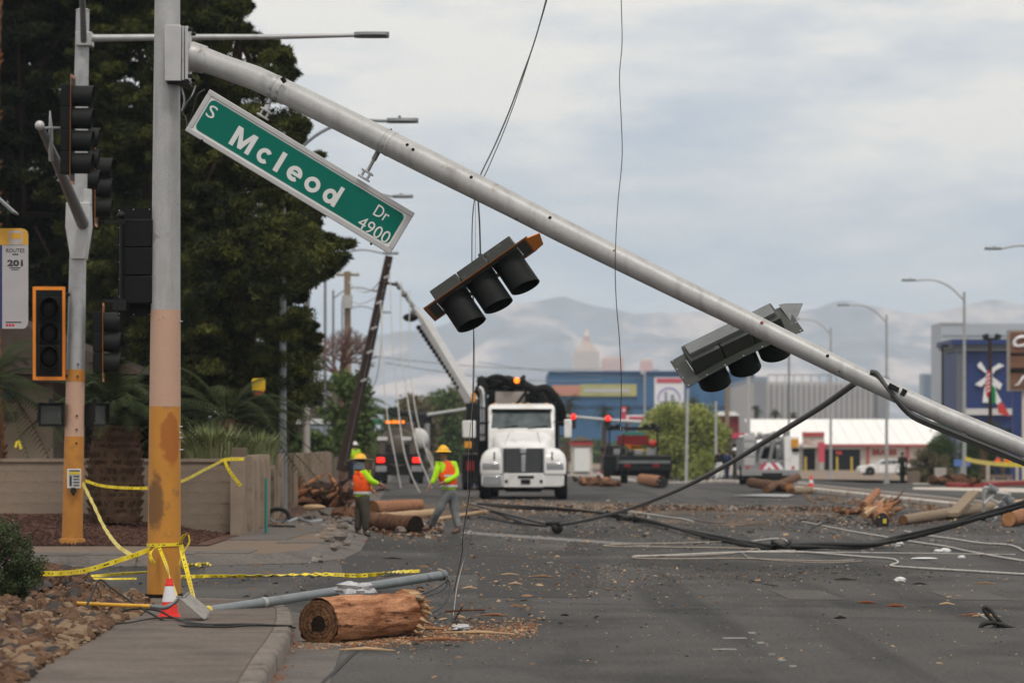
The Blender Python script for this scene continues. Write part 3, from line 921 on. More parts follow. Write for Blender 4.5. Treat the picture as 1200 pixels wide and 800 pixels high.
# bolts and rust nicks at the right edge of the pole
for (py, s) in ((500, 0.028), (513, 0.032), (527, 0.036), (507, 0.014), (377, 0.03), (640, 0.02)):
    z = pz(py)
    mb = MB(); mb.cyl(V((pxx(z) + pr(z) - 0.01, YP - 0.05, z)), V((pxx(z) + pr(z) + s, YP - 0.055, z + 0.004)), 0.010, 0.006, 8)
    mb.build('bolt', 'galv_light' if py > 400 else 'steel', sp)
# flange box that carries the arm
bx = MB()
x0, x1, x2 = X(196, YP), X(214, YP), X(227, YP)
bx.b2((x0, YP - 0.33, pz(98)), (x1 + 0.01, YP + 0.2, pz(33)))
bx.build('flange_box', 'galv_light', sp, 35, 0.006)
bx = MB(); bx.b2((x1 + 0.014, YP - 0.30, pz(97)), (x1 + 0.045, YP + 0.18, pz(34)))
bx.build('flange_plate', 'galv', sp, 35, 0.004)
bx = MB(); bx.b2((x1 + 0.052, YP - 0.31, pz(96)), (x1 + 0.085, YP + 0.19, pz(34)))
bx.build('flange_plate', 'galv_light', sp, 35, 0.004)
for py in (38, 92):
    for dy in (-0.29, 0.15):
        mb = MB(); mb.cyl(V((x1 + 0.085, YP + dy, pz(py))), V((x1 + 0.13, YP + dy, pz(py))), 0.022, n=6)
        mb.build('bolt', 'black_metal', sp, 30)
mb = MB(); mb.b2((x0 + 0.02, YP - 0.27, pz(98) - 0.02), (x1 + 0.09, YP + 0.16, pz(98) - 0.002))
mb.build('gusset', 'black_metal', sp)

def armY(px): return YP - 0.05 - (px - 226) / 974 * 3.3
arm_c = [(219, 66), (236, 69), (260, 78), (300, 92), (345, 113), (400, 140), (450, 165), (500, 190), (560, 220), (600, 240), (660, 271), (730, 305.5), (800, 340), (860, 369), (950, 413), (1000, 437.5), (1100, 484), (1200, 525), (1330, 581), (1480, 645), (1640, 716)]
arm_w = np.interp([a for a, b in arm_c], [219, 245, 300, 500, 700, 900, 1000, 1200, 1640], [0.150, 0.128, 0.132, 0.138, 0.123, 0.105, 0.095, 0.090, 0.075])
apts = [P(a, b, armY(a)) for a, b in arm_c]
mb = MB(); mb.tube(apts, [float(q) for q in arm_w], 36)
arm = mb.build('mast_arm', 'arm_grey', sp, 60)
mb = MB(); mb.cyl(P(222, 66, YP - 0.05), P(240, 70.5, YP - 0.06), 0.165, 0.150, 30)
mb.build('arm_sleeve', 'arm_grey', sp, 40)
def arm_at(px):
    i = max(k for k in range(len(arm_c) - 1) if arm_c[k][0] <= px)
    t = (px - arm_c[i][0]) / (arm_c[i + 1][0] - arm_c[i][0])
    return apts[i].lerp(apts[i + 1], t), (apts[i + 1] - apts[i]).normalized(), float(arm_w[i] + (arm_w[i + 1] - arm_w[i]) * t)
def arm_band(px, wd, mat, name, extra=0.004):
    c, d, r = arm_at(px)
    mb = MB(); mb.cyl(c - d * wd / 2, c + d * wd / 2, r + extra, n=30)
    return mb.build(name, mat, sp, 40)
arm_band(323, 0.03, 'steel', 'strap'); arm_band(331, 0.03, 'steel', 'strap')
arm_band(450, 0.03, 'galv', 'strap'); arm_band(458, 0.03, 'galv', 'strap')
# pale welded stubs and rust marks where fittings were torn away
for px, off in ((478, 0.4), (486, -0.6), (553, 0.3), (645, 0.2), (893, 0.25), (970, -0.1)):
    c, d, r = arm_at(px)
    n_ = V((0.25 * off, -0.85, 0.45)).normalized()
    n_ = (n_ - d * n_.dot(d)).normalized()
    mb = MB(); mb.cyl(c + n_ * (r - 0.008), c + n_ * (r + 0.006), 0.018, n=8)
    mb.build('bolt_hole', 'rot' if px != 893 else 'red_curb', sp, 30)
# black cables strapped under the arm at its low end
pts = []
for px in (1015, 1022, 1034, 1050, 1075, 1110, 1150, 1200, 1300, 1450, 1630):
    c, d, r = arm_at(px)
    k = {1015: 0.8, 1022: 0.9, 1034: 0.3, 1050: -0.35}.get(px, -1.05 - 0.0001 * px)
    fr_ = V((d.z, 0, -d.x)) * -1
    pts.append(c + V((0, -0.085 if k > -1 else -0.03, 0)) + fr_ * (-1) * 0 + V((-d.z, 0, d.x)) * (k * (r + 0.02)))
for j, (dx, rr) in enumerate(((0, 0.024), (0.03, 0.020))):
    mb = MB(); mb.tube(curve_pts([p + V((0, dx * 0.6, -dx)) for p in pts], 5), rr, 8)
    mb.build('signal_cable', 'cable_grey', sp, 60)
c, d, r = arm_at(1046)
mb = MB(); mb.box(c + V((0, -r - 0.02, 0.04)), (0.11, 0.05, 0.05), Matrix.Rotation(R(28), 3, 'Y')); mb.box(c + V((0.10, -r - 0.02, -0.01)), (0.05, 0.06, 0.07), Matrix.Rotation(R(28), 3, 'Y'))
mb.build('cable_clamp', 'black_metal', sp)
# cable loops hanging at the flange
for ctrl, rr in (([P(213, 103, 41.6), P(216, 118, 41.55), P(213, 131, 41.5)], 0.012), ([P(214, 131, 41.5), P(218, 122, 41.4), P(225, 112, 41.3), P(229, 101, 41.5)], 0.010),
                 ([P(213, 131, 41.5), P(218, 140, 41.4), P(219, 150, 41.3), P(217, 160, 41.3), P(219, 158, 41.25)], 0.008),
                 ([P(220, 150, 41.2), P(226, 130, 41.15), P(231, 112, 41.1), P(240, 105, 41.15)], 0.009)):
    mb = MB(); mb.tube(curve_pts(ctrl, 5), rr, 6)
    mb.build('loose_wire', 'cable' if rr < 0.0095 else 'galv_dark', sp, 60)

# ------------------------------------------------------------------ street name sign
TH = R(31.1); YS_ = 41.15; SS = F / YS_
sc_ = P(351.5, 201.5, YS_)
ns = thing('street_name_sign', 'green street name sign in a silver case hanging tilted under the fallen mast arm', 'street sign', sc_)
M0 = Matrix.Translation(sc_) @ Matrix.Rotation(TH, 4, 'Y')
def sl_(px, py):
    d = (px - 351.5, py - 201.5)
    return (d[0] * 0.8563 + d[1] * 0.5165) / SS, -(-d[0] * 0.5165 + d[1] * 0.8563) / SS
def lb(lo, hi, name, mat, bevel=0.004):
    mb = MB().b2(lo, hi); mb.v = [M0 @ p for p in mb.v]
    return mb.build(name, mat, ns, 35, bevel)
Wd, Hd = 2.565, 0.515
lb((-Wd / 2 + 0.02, 0.0, -Hd / 2 + 0.02), (Wd / 2 - 0.02, 0.20, Hd / 2 - 0.02), 'case', 'galv')
fw = 0.055
for nm, lo, hi in (('frame_rail', (-Wd / 2, -0.03, Hd / 2 - fw), (Wd / 2, 0.03, Hd / 2)), ('frame_rail', (-Wd / 2, -0.03, -Hd / 2), (Wd / 2, 0.03, -Hd / 2 + fw)),
                   ('frame_rail', (-Wd / 2, -0.028, -Hd / 2 + fw), (-Wd / 2 + fw, 0.03, Hd / 2 - fw)), ('frame_rail', (Wd / 2 - fw, -0.028, -Hd / 2 + fw), (Wd / 2, 0.03, Hd / 2 - fw))):
    lb(lo, hi, nm, 'galv_light', 0.006)
lb((-Wd / 2 + fw, -0.018, -Hd / 2 + fw), (Wd / 2 - fw, 0.0, Hd / 2 - fw), 'face', 'sign_white', 0)
def rrect(w_, h_, r_, n=6):
    o = []
    for cx_, cz_, a0 in ((w_ / 2 - r_, h_ / 2 - r_, 0), (-w_ / 2 + r_, h_ / 2 - r_, 90), (-w_ / 2 + r_, -h_ / 2 + r_, 180), (w_ / 2 - r_, -h_ / 2 + r_, 270)):
        for i in range(n + 1):
            a = R(a0 + 90 * i / n); o.append((cx_ + r_ * math.cos(a), cz_ + r_ * math.sin(a)))
    return o
mb = MB().prism(rrect(Wd - 2 * fw - 0.035, Hd - 2 * fw - 0.035, 0.055), (0, -0.018, 0), (1, 0, 0), (0, 0, 1), (0, -0.003, 0))
mb.v = [M0 @ p for p in mb.v]; mb.build('green_panel', 'sign_green', ns, 0)
def text_fit(txt, w_, h_, mat, mtx, parent, name='lettering', bold=0.0, extrude=0.003, shear=0.0, spacing=1.0):
    o = text(txt, 1.0, mat, Matrix.Identity(4), None, name, 0.0, bold, shear=shear, spacing=spacing)
    me = o.data
    co_ = np.array([v.co[:] for v in me.vertices])
    mn, mx_ = co_.min(0), co_.max(0)
    cc = (mn + mx_) / 2
    sx, sy = w_ / (mx_[0] - mn[0]), h_ / (mx_[1] - mn[1])
    off = WL.get(parent.name, V((0, 0, 0))) if parent else V((0, 0, 0))
    me.transform(Matrix.Translation(-off) @ mtx @ Matrix.Diagonal((sx, sy, 1, 1)) @ Matrix.Translation((-cc[0], -cc[1], 0)))
    # give the letters thickness
    import bmesh
    bm = bmesh.new(); bm.from_mesh(me)
    nrm = (mtx.to_3x3() @ V((0, 0, 1))).normalized() * extrude
    g = bmesh.ops.extrude_face_region(bm, geom=list(bm.faces))
    bmesh.ops.translate(bm, vec=nrm, verts=[q for q in g['geom'] if isinstance(q, bmesh.types.BMVert)])
    bmesh.ops.recalc_face_normals(bm, faces=bm.faces)
    bm.to_mesh(me); bm.free()
    if parent: o.parent = parent
    return o
def sign_txt(txt, px, py, wpx, hpx, bold, **k):
    lx, lz = sl_(px, py)
    m = M0 @ Matrix.Translation((lx, -0.0212, lz)) @ Matrix.Rotation(R(90), 4, 'X')
    return text_fit(txt, wpx / SS, hpx / SS, 'sign_white', m, ns, bold=bold, **k)
sign_txt('S', 248.5, 131.5, 10.5, 15, 0.0)
def glyph(ch, px, py, w_, h_):
    lx, lz = sl_(px, py); w_ /= SS; h_ /= SS; th_ = 0.052 if ch in 'Ml' else 0.046
    mb = MB(); k = 0
    def poly(pts):
        nonlocal k
        mb.prism(pts, (lx, -0.0212, lz), (1, 0, 0), (0, 0, 1), (0, -0.003 - 0.0004 * k, 0)); k += 1
    def arcpoly(cx2, cz2, rx, rz, a0, a1, n=26):
        o = [(cx2 + rx * math.cos(R(a0 + (a1 - a0) * i / n)), cz2 + rz * math.sin(R(a0 + (a1 - a0) * i / n))) for i in range(n + 1)]
        i_ = [(cx2 + (rx - th_) * math.cos(R(a0 + (a1 - a0) * i / n)), cz2 + (rz - th_) * math.sin(R(a0 + (a1 - a0) * i / n))) for i in range(n, -1, -1)]
        poly(o + i_)
    W, H = w_ / 2, h_ / 2
    if ch == 'M':
        poly([(-W, -H), (-W, H), (-W + th_ * 1.15, H), (0, -H * .12), (W - th_ * 1.15, H), (W, H), (W, -H), (W - th_, -H), (W - th_, H * .30), (th_ * .42, -H * .92), (-th_ * .42, -H * .92), (-W + th_, H * .30), (-W + th_, -H)])
    elif ch == 'l': poly([(-W, -H), (-W, H), (W, H), (W, -H)])
    elif ch == 'c': arcpoly(0, 0, W, H, 42, 318)
    elif ch == 'o': arcpoly(0, 0, W, H, 0, 359.9, 40)
    elif ch == 'e':
        arcpoly(0, 0, W, H, 4, 312, 34); poly([(-W + th_ * .7, -th_ * .38), (-W + th_ * .7, th_ * .38), (W - .001, th_ * .38), (W - .001, -th_ * .38)])
    elif ch == 'd':
        hh = H * .70; arcpoly(-th_ * .25, -H + hh, W - th_ * .25, hh, 0, 359.9, 40); poly([(W - th_, -H), (W - th_, H), (W, H), (W, -H)])
    mb.v = [M0 @ p for p in mb.v]
    mb.build('lettering', 'sign_white', ns, 0)
for a_ in (('M', 285.5, 164.9, 27, 24.5), ('c', 309.8, 183.0, 17.5, 18.5), ('l', 328.3, 190.2, 6.2, 25), ('e', 345.3, 203.8, 18.5, 18.5), ('o', 366.2, 216.6, 19, 18.5), ('d', 389.8, 227.4, 19, 25.5)): glyph(*a_)
sign_txt('Dr', 448, 250, 18, 14, 0.0)
sign_txt('4900', 438.5, 269.5, 41, 15, 0.0)
for (px, py) in ((237, 165), (336.5, 226), (435, 286)):
    lx, lz = sl_(px, py)
    mb = MB(); mb.cyl(V((lx, -0.030, lz)), V((lx, -0.040, lz)), 0.014, n=8); mb.v = [M0 @ p for p in mb.v]
    mb.build('screw', 'black_metal', ns, 30)
def hanger(a0, a1, nm):
    a0, a1 = V(a0), V(a1)
    d = (a1 - a0).normalized()
    mb = MB().cyl(a0 - d * 0.02, a0 + d * 0.10, 0.03, n=8); mb.build('hanger', 'galv_dark', ns, 30)
    mb = MB(); q = d.to_track_quat('Z', 'Y').to_matrix()
    mb.box(a0.lerp(a1, 0.45), (0.055, 0.02, (a1 - a0).length * 0.75), q); mb.build('hanger', 'galv', ns, 30)
    mb = MB(); rr = Matrix.Rotation(TH, 3, 'Y')
    for k in (-0.035, 0.035): mb.box(a1 + V((0, 0, 0)) + rr @ V((k, 0, 0.02)), (0.022, 0.09, 0.10), rr)
    for k in (-0.02, 0.055): mb.box(a1 + rr @ V((0, 0, k)), (0.14, 0.10, 0.02), rr)
    mb.build('clamp', 'steel', ns, 30, 0.003)
hanger(P(443, 178, 41.05), P(427.5, 207, 41.1), 'a')
hanger(P(317, 115, 41.4), P(309, 135, 41.25), 'b')
for px, py in ((331, 91), (456, 152)):
    mb = MB(); mb.cyl(P(px, py, 41.2), P(px + 3, py + 6, 41.2), 0.03, 0.022, n=8); mb.build('strap_bolt', 'black_metal', ns, 30)

# ------------------------------------------------------------------ signal heads
def signal_head(name, label, n=3, border='reflect_orange', bmat='black_plastic', hmat='black_plastic', vis=0.34, plate=True, group=None, vr=0.162, plw=0.62, tunnel=False, bend=0.0, border_w=0.045, rivets=False):
    """local: z up along the sections, front is -y, origin at the middle"""
    t = thing(name, label, 'traffic light', (0, 0, 0), group)
    sec = 0.357; H = n * sec
    for i in range(n):
        zc = (i - (n - 1) / 2) * sec
        mb = MB().b2((-0.172, -0.01, zc - sec / 2 + 0.004), (0.172, 0.165, zc + sec / 2 - 0.004)); mb.build('housing', hmat, t, 35, 0.012)
        # visor: an open tube with wall thickness
        outer, inner = [], []
        rings = []
        ks = range(25)
        def ring(r_, y, cut=0.0):
            return [V((r_ * math.sin(2 * math.pi * k / 24), y + cut * (1 - math.cos(2 * math.pi * k / 24)) * 0.5, zc + r_ * math.cos(2 * math.pi * k / 24))) for k in range(24)]
        vb = MB(); vb.loft([ring(vr - 0.006, -0.012), ring(vr + 0.004, -0.012), ring(vr + 0.006, -vis, 0.10 if tunnel else 0.05), ring(vr, -vis, 0.10 if tunnel else 0.05), ring(vr - 0.006, -0.012)], caps=False)
        vb.build('visor', 'visor_black', t, 50)
        lb_ = MB(); lb_.ball((0, -0.012, zc), (vr - 0.012, 0.03, vr - 0.012), 20, 8); lb_.build('lens', 'lens_dark', t, 60)
    if plate:
        w_, h_ = plw / 2, H / 2 + 0.15
        def bz(x, z): return bend * (z / h_) ** 2
        outl = rrect(plw, 2 * h_, 0.05, 4)
        hole = [(-0.175, -H / 2), (0.175, -H / 2), (0.175, H / 2), (-0.175, H / 2)]
        mb = MB()
        for (xa, xb, za, zb) in ((-w_, -0.176, -h_, h_), (0.176, w_, -h_, h_), (-0.176, 0.176, H / 2, h_), (-0.176, 0.176, -h_, -H / 2)):
            k = 6 if zb - za > 1 else 1
            for q in range(k):
                z0, z1 = za + (zb - za) * q / k, za + (zb - za) * (q + 1) / k
                y0, y1 = bz(0, z0), bz(0, z1)
                n0 = len(mb.v)
                mb.v += [V((xa, y0, z0)), V((xb, y0, z0)), V((xb, y1, z1)), V((xa, y1, z1)), V((xa, y0 + 0.006, z0)), V((xb, y0 + 0.006, z0)), V((xb, y1 + 0.006, z1)), V((xa, y1 + 0.006, z1))]
                mb.f += [[n0 + a for a in f_] for f_ in ([0, 1, 2, 3], [7, 6, 5, 4], [0, 4, 5, 1], [1, 5, 6, 2], [2, 6, 7, 3], [3, 7, 4, 0])]
        mb.build('backplate', bmat, t, 30)
        if border:
            mb = MB()
            bw = border_w
            for (xa, xb, za, zb) in ((-w_ - 0.002, -w_ + bw, -h_, h_), (w_ - bw, w_ + 0.002, -h_, h_), (-w_ + bw, w_ - bw, h_ - bw, h_ + 0.002), (-w_ + bw, w_ - bw, -h_ - 0.002, -h_ + bw)):
                k = 6 if zb - za > 1 else 1
                for q in range(k):
                    z0, z1 = za + (zb - za) * q / k, za + (zb - za) * (q + 1) / k
                    y0, y1 = bz(0, z0) - 0.004, bz(0, z1) - 0.004
                    n0 = len(mb.v)
                    mb.v += [V((xa, y0, z0)), V((xb, y0, z0)), V((xb, y1, z1)), V((xa, y1, z1)), V((xa, y0 + 0.003, z0)), V((xb, y0 + 0.003, z0)), V((xb, y1 + 0.003, z1)), V((xa, y1 + 0.003, z1))]
                    mb.f += [[n0 + a for a in f_] for f_ in ([0, 1, 2, 3], [7, 6, 5, 4], [0, 4, 5, 1], [1, 5, 6, 2], [2, 6, 7, 3], [3, 7, 4, 0])]
            mb.build('reflective_border', border, t, 30)
        if rivets:
            mb = MB()
            for s in (-1, 1):
                for q in range(7):
                    z = -h_ + 0.03 + (2 * h_ - 0.06) * q / 6
                    mb.ball((s * (w_ - 0.02), 0.008 + bz(0, z), z), 0.009, 6, 4)
            for q in range(1, 3):
                for s in (-1, 1): mb.ball((w_ * (q * 2 / 3 - 1), 0.008 + bz(0, h_), s * (h_ - 0.02)), 0.009, 6, 4)
            o = mb.build('rivets', 'galv_light', t, 60); struct(o, 'stuff')
    return t
def orient(root, loc, axis, front):
    z = V(axis).normalized(); f = V(front); f = (f - z * f.dot(z)).normalized()
    y = -f; x = y.cross(z)
    root.rotation_mode = 'QUATERNION'
    root.rotation_quaternion = Matrix((x, y, z)).transposed().to_quaternion()
    root.location = loc
    return root
# A: hangs on a wire left of the middle, visors pointing down
hA = signal_head('traffic_light', 'dark traffic light dangling on a wire left of centre, its three hoods pointing down', 3, 'reflect_brown', 'olive_metal', 'olive_metal', vis=0.40, plw=0.56)
th = R(17)
aA = V((0.822, -0.05, 0.570))
fA = V((0.570 * math.cos(th), -math.sin(th), -0.822 * math.cos(th)))
orient(hA, P(563, 327, 42.0), aA, fA)
mb = MB().box((0.0, 0.20, 0.15), (0.16, 0.03, 0.05), Matrix.Rotation(R(40), 3, 'X')); mb.build('bracket', 'olive_metal', hA)
mb = MB().prism([(-0.26, 0), (0.26, 0), (0.22, 0.12), (-0.15, 0.16)], (0, -0.01, 0.66), (1, 0, 0), (0, 0, 1), (0, 0.008, 0)); mb.build('bent_plate_end', 'reflect_orange', hA)
# B: behind the arm at the right, seen from the back
hB = signal_head('traffic_light', 'damaged traffic light seen from behind under the right half of the mast arm, backplate torn', 3, None, 'olive_metal', 'olive_metal', vis=0.36, plw=0.60, bend=-0.035, rivets=True)
th = R(33)
aB = V((0.898, 0.03, 0.44))
fB = V((0.44 * math.cos(th), math.sin(th), -0.898 * math.cos(th)))
orient(hB, P(862, 403, 40.6), aB, fB)
mb = MB().b2((-0.10, 0.165, -0.50), (0.10, 0.21, 0.50)); mb.build('mounting_strip', 'galv_dark', hB, 35, 0.004)
mb = MB().prism([(-0.30, 0), (-0.05, 0.02), (0.05, 0.10), (0.24, 0.22), (0.30, 0.05), (0.30, -0.02)], (0, -0.03, 0.64), (1, 0.1, 0), (0, -0.3, 1), (0, 0.006, 0)); mb.build('torn_plate', 'galv_dark', hB)
mb = MB().cyl((0, 0.16, 0.1), (0, 0.34, 0.12), 0.03, n=10); mb.build('bracket', 'galv_dark', hB)

# ------------------------------------------------------------------ hanging wires
def wire(name, ctrl, r, mat, label, cat='wire', group=None, n=6, sides=6):
    mb = MB().tube(curve_pts(ctrl, n), r, sides)
    return one(mb, name, mat, label, cat, ctrl[0], group, 80)
wire('hanging_wire', [P(662, -90, 42.2), P(640, 0, 42.1), P(626, 50, 42.1), P(611, 92, 42.0), P(597, 130, 42.0), P(580, 170, 41.9), P(562, 208, 41.2), P(560, 225, 41.9), P(562, 262, 42.0), P(563, 299, 42.0)], 0.009, 'cable_grey', 'dark wire from above the frame that drops past the arm to the left traffic light')
wire('hanging_wire', [P(663, -90, 42.5), P(641, 0, 42.5), P(612, 94, 42.5), P(592, 150, 42.5), P(573, 195, 42.5), P(556, 235, 42.6), P(553, 300, 43), P(555, 380, 43.2), P(554, 470, 44), P(552, 560, 45), P(543, 622, 46), P(541, 650, 46.5), P(532, 692, 46.9)], 0.006, 'cable_grey', 'thin wire hanging behind the arm to the asphalt between walking worker and log')
wire('hanging_wire', [P(557, 232, 42.3), P(557, 300, 42.3), P(555, 360, 42.3), P(556, 440, 42.6), P(549, 530, 43.4), P(548, 590, 44.5), P(546, 622, 46), P(552, 626, 47), P(537, 680, 47), P(531, 723, 40.5)], 0.004, 'wire_pale', 'pale thin wire hanging down in front of the white truck to the road')
wire('hanging_wire', [P(727, -90, 39), P(728, 0, 39), P(729, 50, 39), P(726, 90, 39), P(728, 140, 39), P(729, 185, 39), P(724, 240, 39), P(721, 300, 39), P(722, 350, 39.2), P(726, 400, 39.4), P(728, 450, 40), P(727, 500, 42), P(726, 540, 50), G(722, 552, 0.1)], 0.005, 'cable_grey', 'single thin wavy wire hanging straight down right of the middle')

# ------------------------------------------------------------------ big black cable and bundle on the road
cb = [(1003, 448, 40.2), (960, 478, 43), (900, 515, 49), (840, 551, 57), (780, 580, 65), (720, 601, 72.5), (655, 614, 78.4), (610, 606, 87), (575, 597, 98), (545, 588, 114)]
mb = MB().tube(curve_pts([P(*c) for c in cb], 8), [0.034 + 0.008 * 0 for _ in range(len(curve_pts([P(*c) for c in cb], 8)))], 10)
one(mb, 'sagging_cable', 'cable_grey', 'thick black cable sagging from the low end of the mast arm down to the road', 'cable', P(*cb[6]))
mb = MB().ball(P(653, 618, 78.3), (0.125, 0.12, 0.125), 16, 10); mb.cyl(P(641, 613, 78.4), P(667, 612.5, 78), 0.045, n=10)
one(mb, 'splice_ball', 'cable', 'round black splice weight on the sagging cable, touching the road', 'cable splice', P(653, 625, 78.3))
bnd = [P(1300, 560, 58), P(1200, 591, 62), P(1150, 606, 64), P(1100, 620, 66.5), P(1050, 633, 68.2), G(1010, 640, 0.05), G(960, 641, 0.05), G(910, 642, 0.05), G(882, 639, 0.06), G(862, 634, 0.06), G(830, 629, 0.06), G(795, 621, 0.06), G(760, 612, 0.06), G(735, 607, 0.06), G(700, 600, 0.05), G(660, 597, 0.05), G(610, 595, 0.05), G(560, 591, 0.05)]
bt = thing('cable_bundle', 'bundle of heavy black cables lying across the road and rising at the right edge', 'cable', bnd[8])
for k, (rr, dx) in enumerate(((0.042, 0.0), (0.036, 1.0), (0.030, 2.2))):
    pp = curve_pts(bnd, 8)
    if k == 2: pp = pp[:80]
    pp = [p + V((0, 0.055 * math.sin(i * 0.13 + dx * 2), 0.035 * math.cos(i * 0.13 + dx * 2) + 0.02)) for i, p in enumerate(pp)]
    mb = MB().tube(pp, rr, 8); mb.build('cable_strand', 'cable', bt, 80)
for (px, py, rad) in ((722, 603, 0.16), (733, 607, 0.13), (915, 640, 0.10), (750, 609, 0.09)):
    mb = MB(); c = G(px, py, 0.08)
    for j in range(3): mb.tube([c + V((rad * 1.6 * math.cos(a * 0.7), rad * math.sin(a * 0.7) * 1.2, 0.03 * j + 0.05 * math.sin(a * 1.3 + j))) for a in range(10)], 0.025, 6)
    mb.build('knot', 'cable', bt, 80)
mb = MB(); mb.tube(curve_pts([G(938, 640, 0.04), P(944, 625, 70), P(957, 616, 71), P(978, 608, 72)], 6), 0.02, 6); mb.build('cable_end', 'cable', bt, 80)
wire('bent_wire', [G(879, 682, 0.01), G(882, 680.5, 0.02), G(892, 682, 0.02), G(897, 684, 0.02), G(912, 686, 0.01)], 0.007, 'cable', 'small bent black wire alone on the asphalt below the bundle')
knot = thing('cable_knot', 'frayed black cable stub curled on the asphalt at the right edge', 'cable', G(1160, 740))
for ctrl, rr in (([(1215, 741, .03), (1185, 738, .05), (1172, 728, .16), (1162, 716, .30), (1155, 711, .36), (1153, 714, .33), (1160, 724, .2), (1168, 733, .08)], .020),
                 ([(1168, 733, .06), (1160, 738, .03), (1150, 737, .04), (1152, 731, .10), (1165, 729, .14), (1178, 733, .09), (1215, 745, .03)], .024),
                 ([(1172, 735, .05), (1160, 725, .18), (1157, 713, .34)], .016)):
    Yk = 38.0
    mb = MB().tube(curve_pts([P(a, b, (EYE - z) * F / max(b + z * 118 - HY, 60) if False else Yk + (0.3 if a > 1180 else 0)) for a, b, z in ctrl], 6), rr, 8)
    mb.build('cable_strand', 'cable', knot, 80)
wire('bent_wire', [P(1146, 718, 38), P(1152, 722, 38), P(1162, 727, 38.0), P(1180, 736, 38.0)], 0.010, 'wire_pale', 'pale copper wire end beside the curled black stub', 'wire')
gw = 'pale wires trailing over the road at the right'
for k, (pts, r, m, lab) in enumerate((
    ([(940, 611), (996, 622), (1032, 628), (1066, 634), (1108, 640), (1136, 646), (1200, 657), (1290, 668)], .020, 'wire_pale', 'pale wire running from the cable bundle diagonally to the right edge, middle of three'),
    ([(1060, 622), (1084, 627), (1115, 631), (1148, 636), (1180, 638), (1192, 641), (1205, 647), (1260, 660)], .020, 'wire_pale', 'pale wire nearest the fallen pole, wavy towards the right edge'),
    ([(742, 652), (790, 650), (860, 647), (930, 646), (1010, 652), (1040, 654), (1050, 656), (1052, 659), (1046, 661), (1046, 663), (1080, 665.5), (1140, 669), (1200, 672.5), (1290, 676)], .018, 'wire_pale', 'pale wire with a sharp kink right of the middle, nearest the camera'),
    ([(860, 634), (800, 636), (740, 637), (712, 638.5), (708, 639.2), (716, 640), (760, 640.5), (860, 642), (930, 645)], .014, 'wire_tan', 'thin tan wire folded back on itself below the cable bundle, upper loop'),
    ([(860, 648), (800, 651), (750, 650.5), (741, 652.5), (752, 654), (800, 654.5), (870, 654), (960, 657), (1000, 656)], .012, 'wire_tan', 'thin tan wire folded back on itself, lower loop'),
    ([(860, 646.5), (960, 646.8), (1080, 648), (1190, 649.5)], .010, 'wire_pale', 'straight faint wire lying between the two kinked ones'),
    ([(870, 648), (885, 654), (960, 659), (1010, 657)], .009, 'wire_tan', 'short faint wire bowed towards the camera'),
    ([(880, 634), (905, 631), (920, 632), (925, 640), (931, 644)], .015, 'wire_pale', 'pale wire scrap caught in the bundle'),
    ([(735, 599), (770, 604), (800, 608), (812, 611)], .03, 'wire_pale', 'pale bent wire beyond the bundle, right of the sagging cable'),
    ([(745, 602), (790, 604), (830, 612), (850, 612)], .02, 'cable_grey', 'dark wire beyond the bundle beside a pale one'))):
    wire('ground_wire', [G(a, b, 0.02) for a, b in pts], r, m, lab, 'wire', gw)
# lines on the road right of the workers
for k, (pts, r) in enumerate((([(556, 597), (580, 600), (612, 612), (640, 616)], .025), ([(560, 604), (600, 612), (652, 616)], .018))):
    wire('road_cable', [G(a, b, 0.03) for a, b in pts], r, 'cable', ('dark cable on the road between the walking worker and the splice ball', 'thinner dark cable beside it in front of the white truck')[k], 'cable')

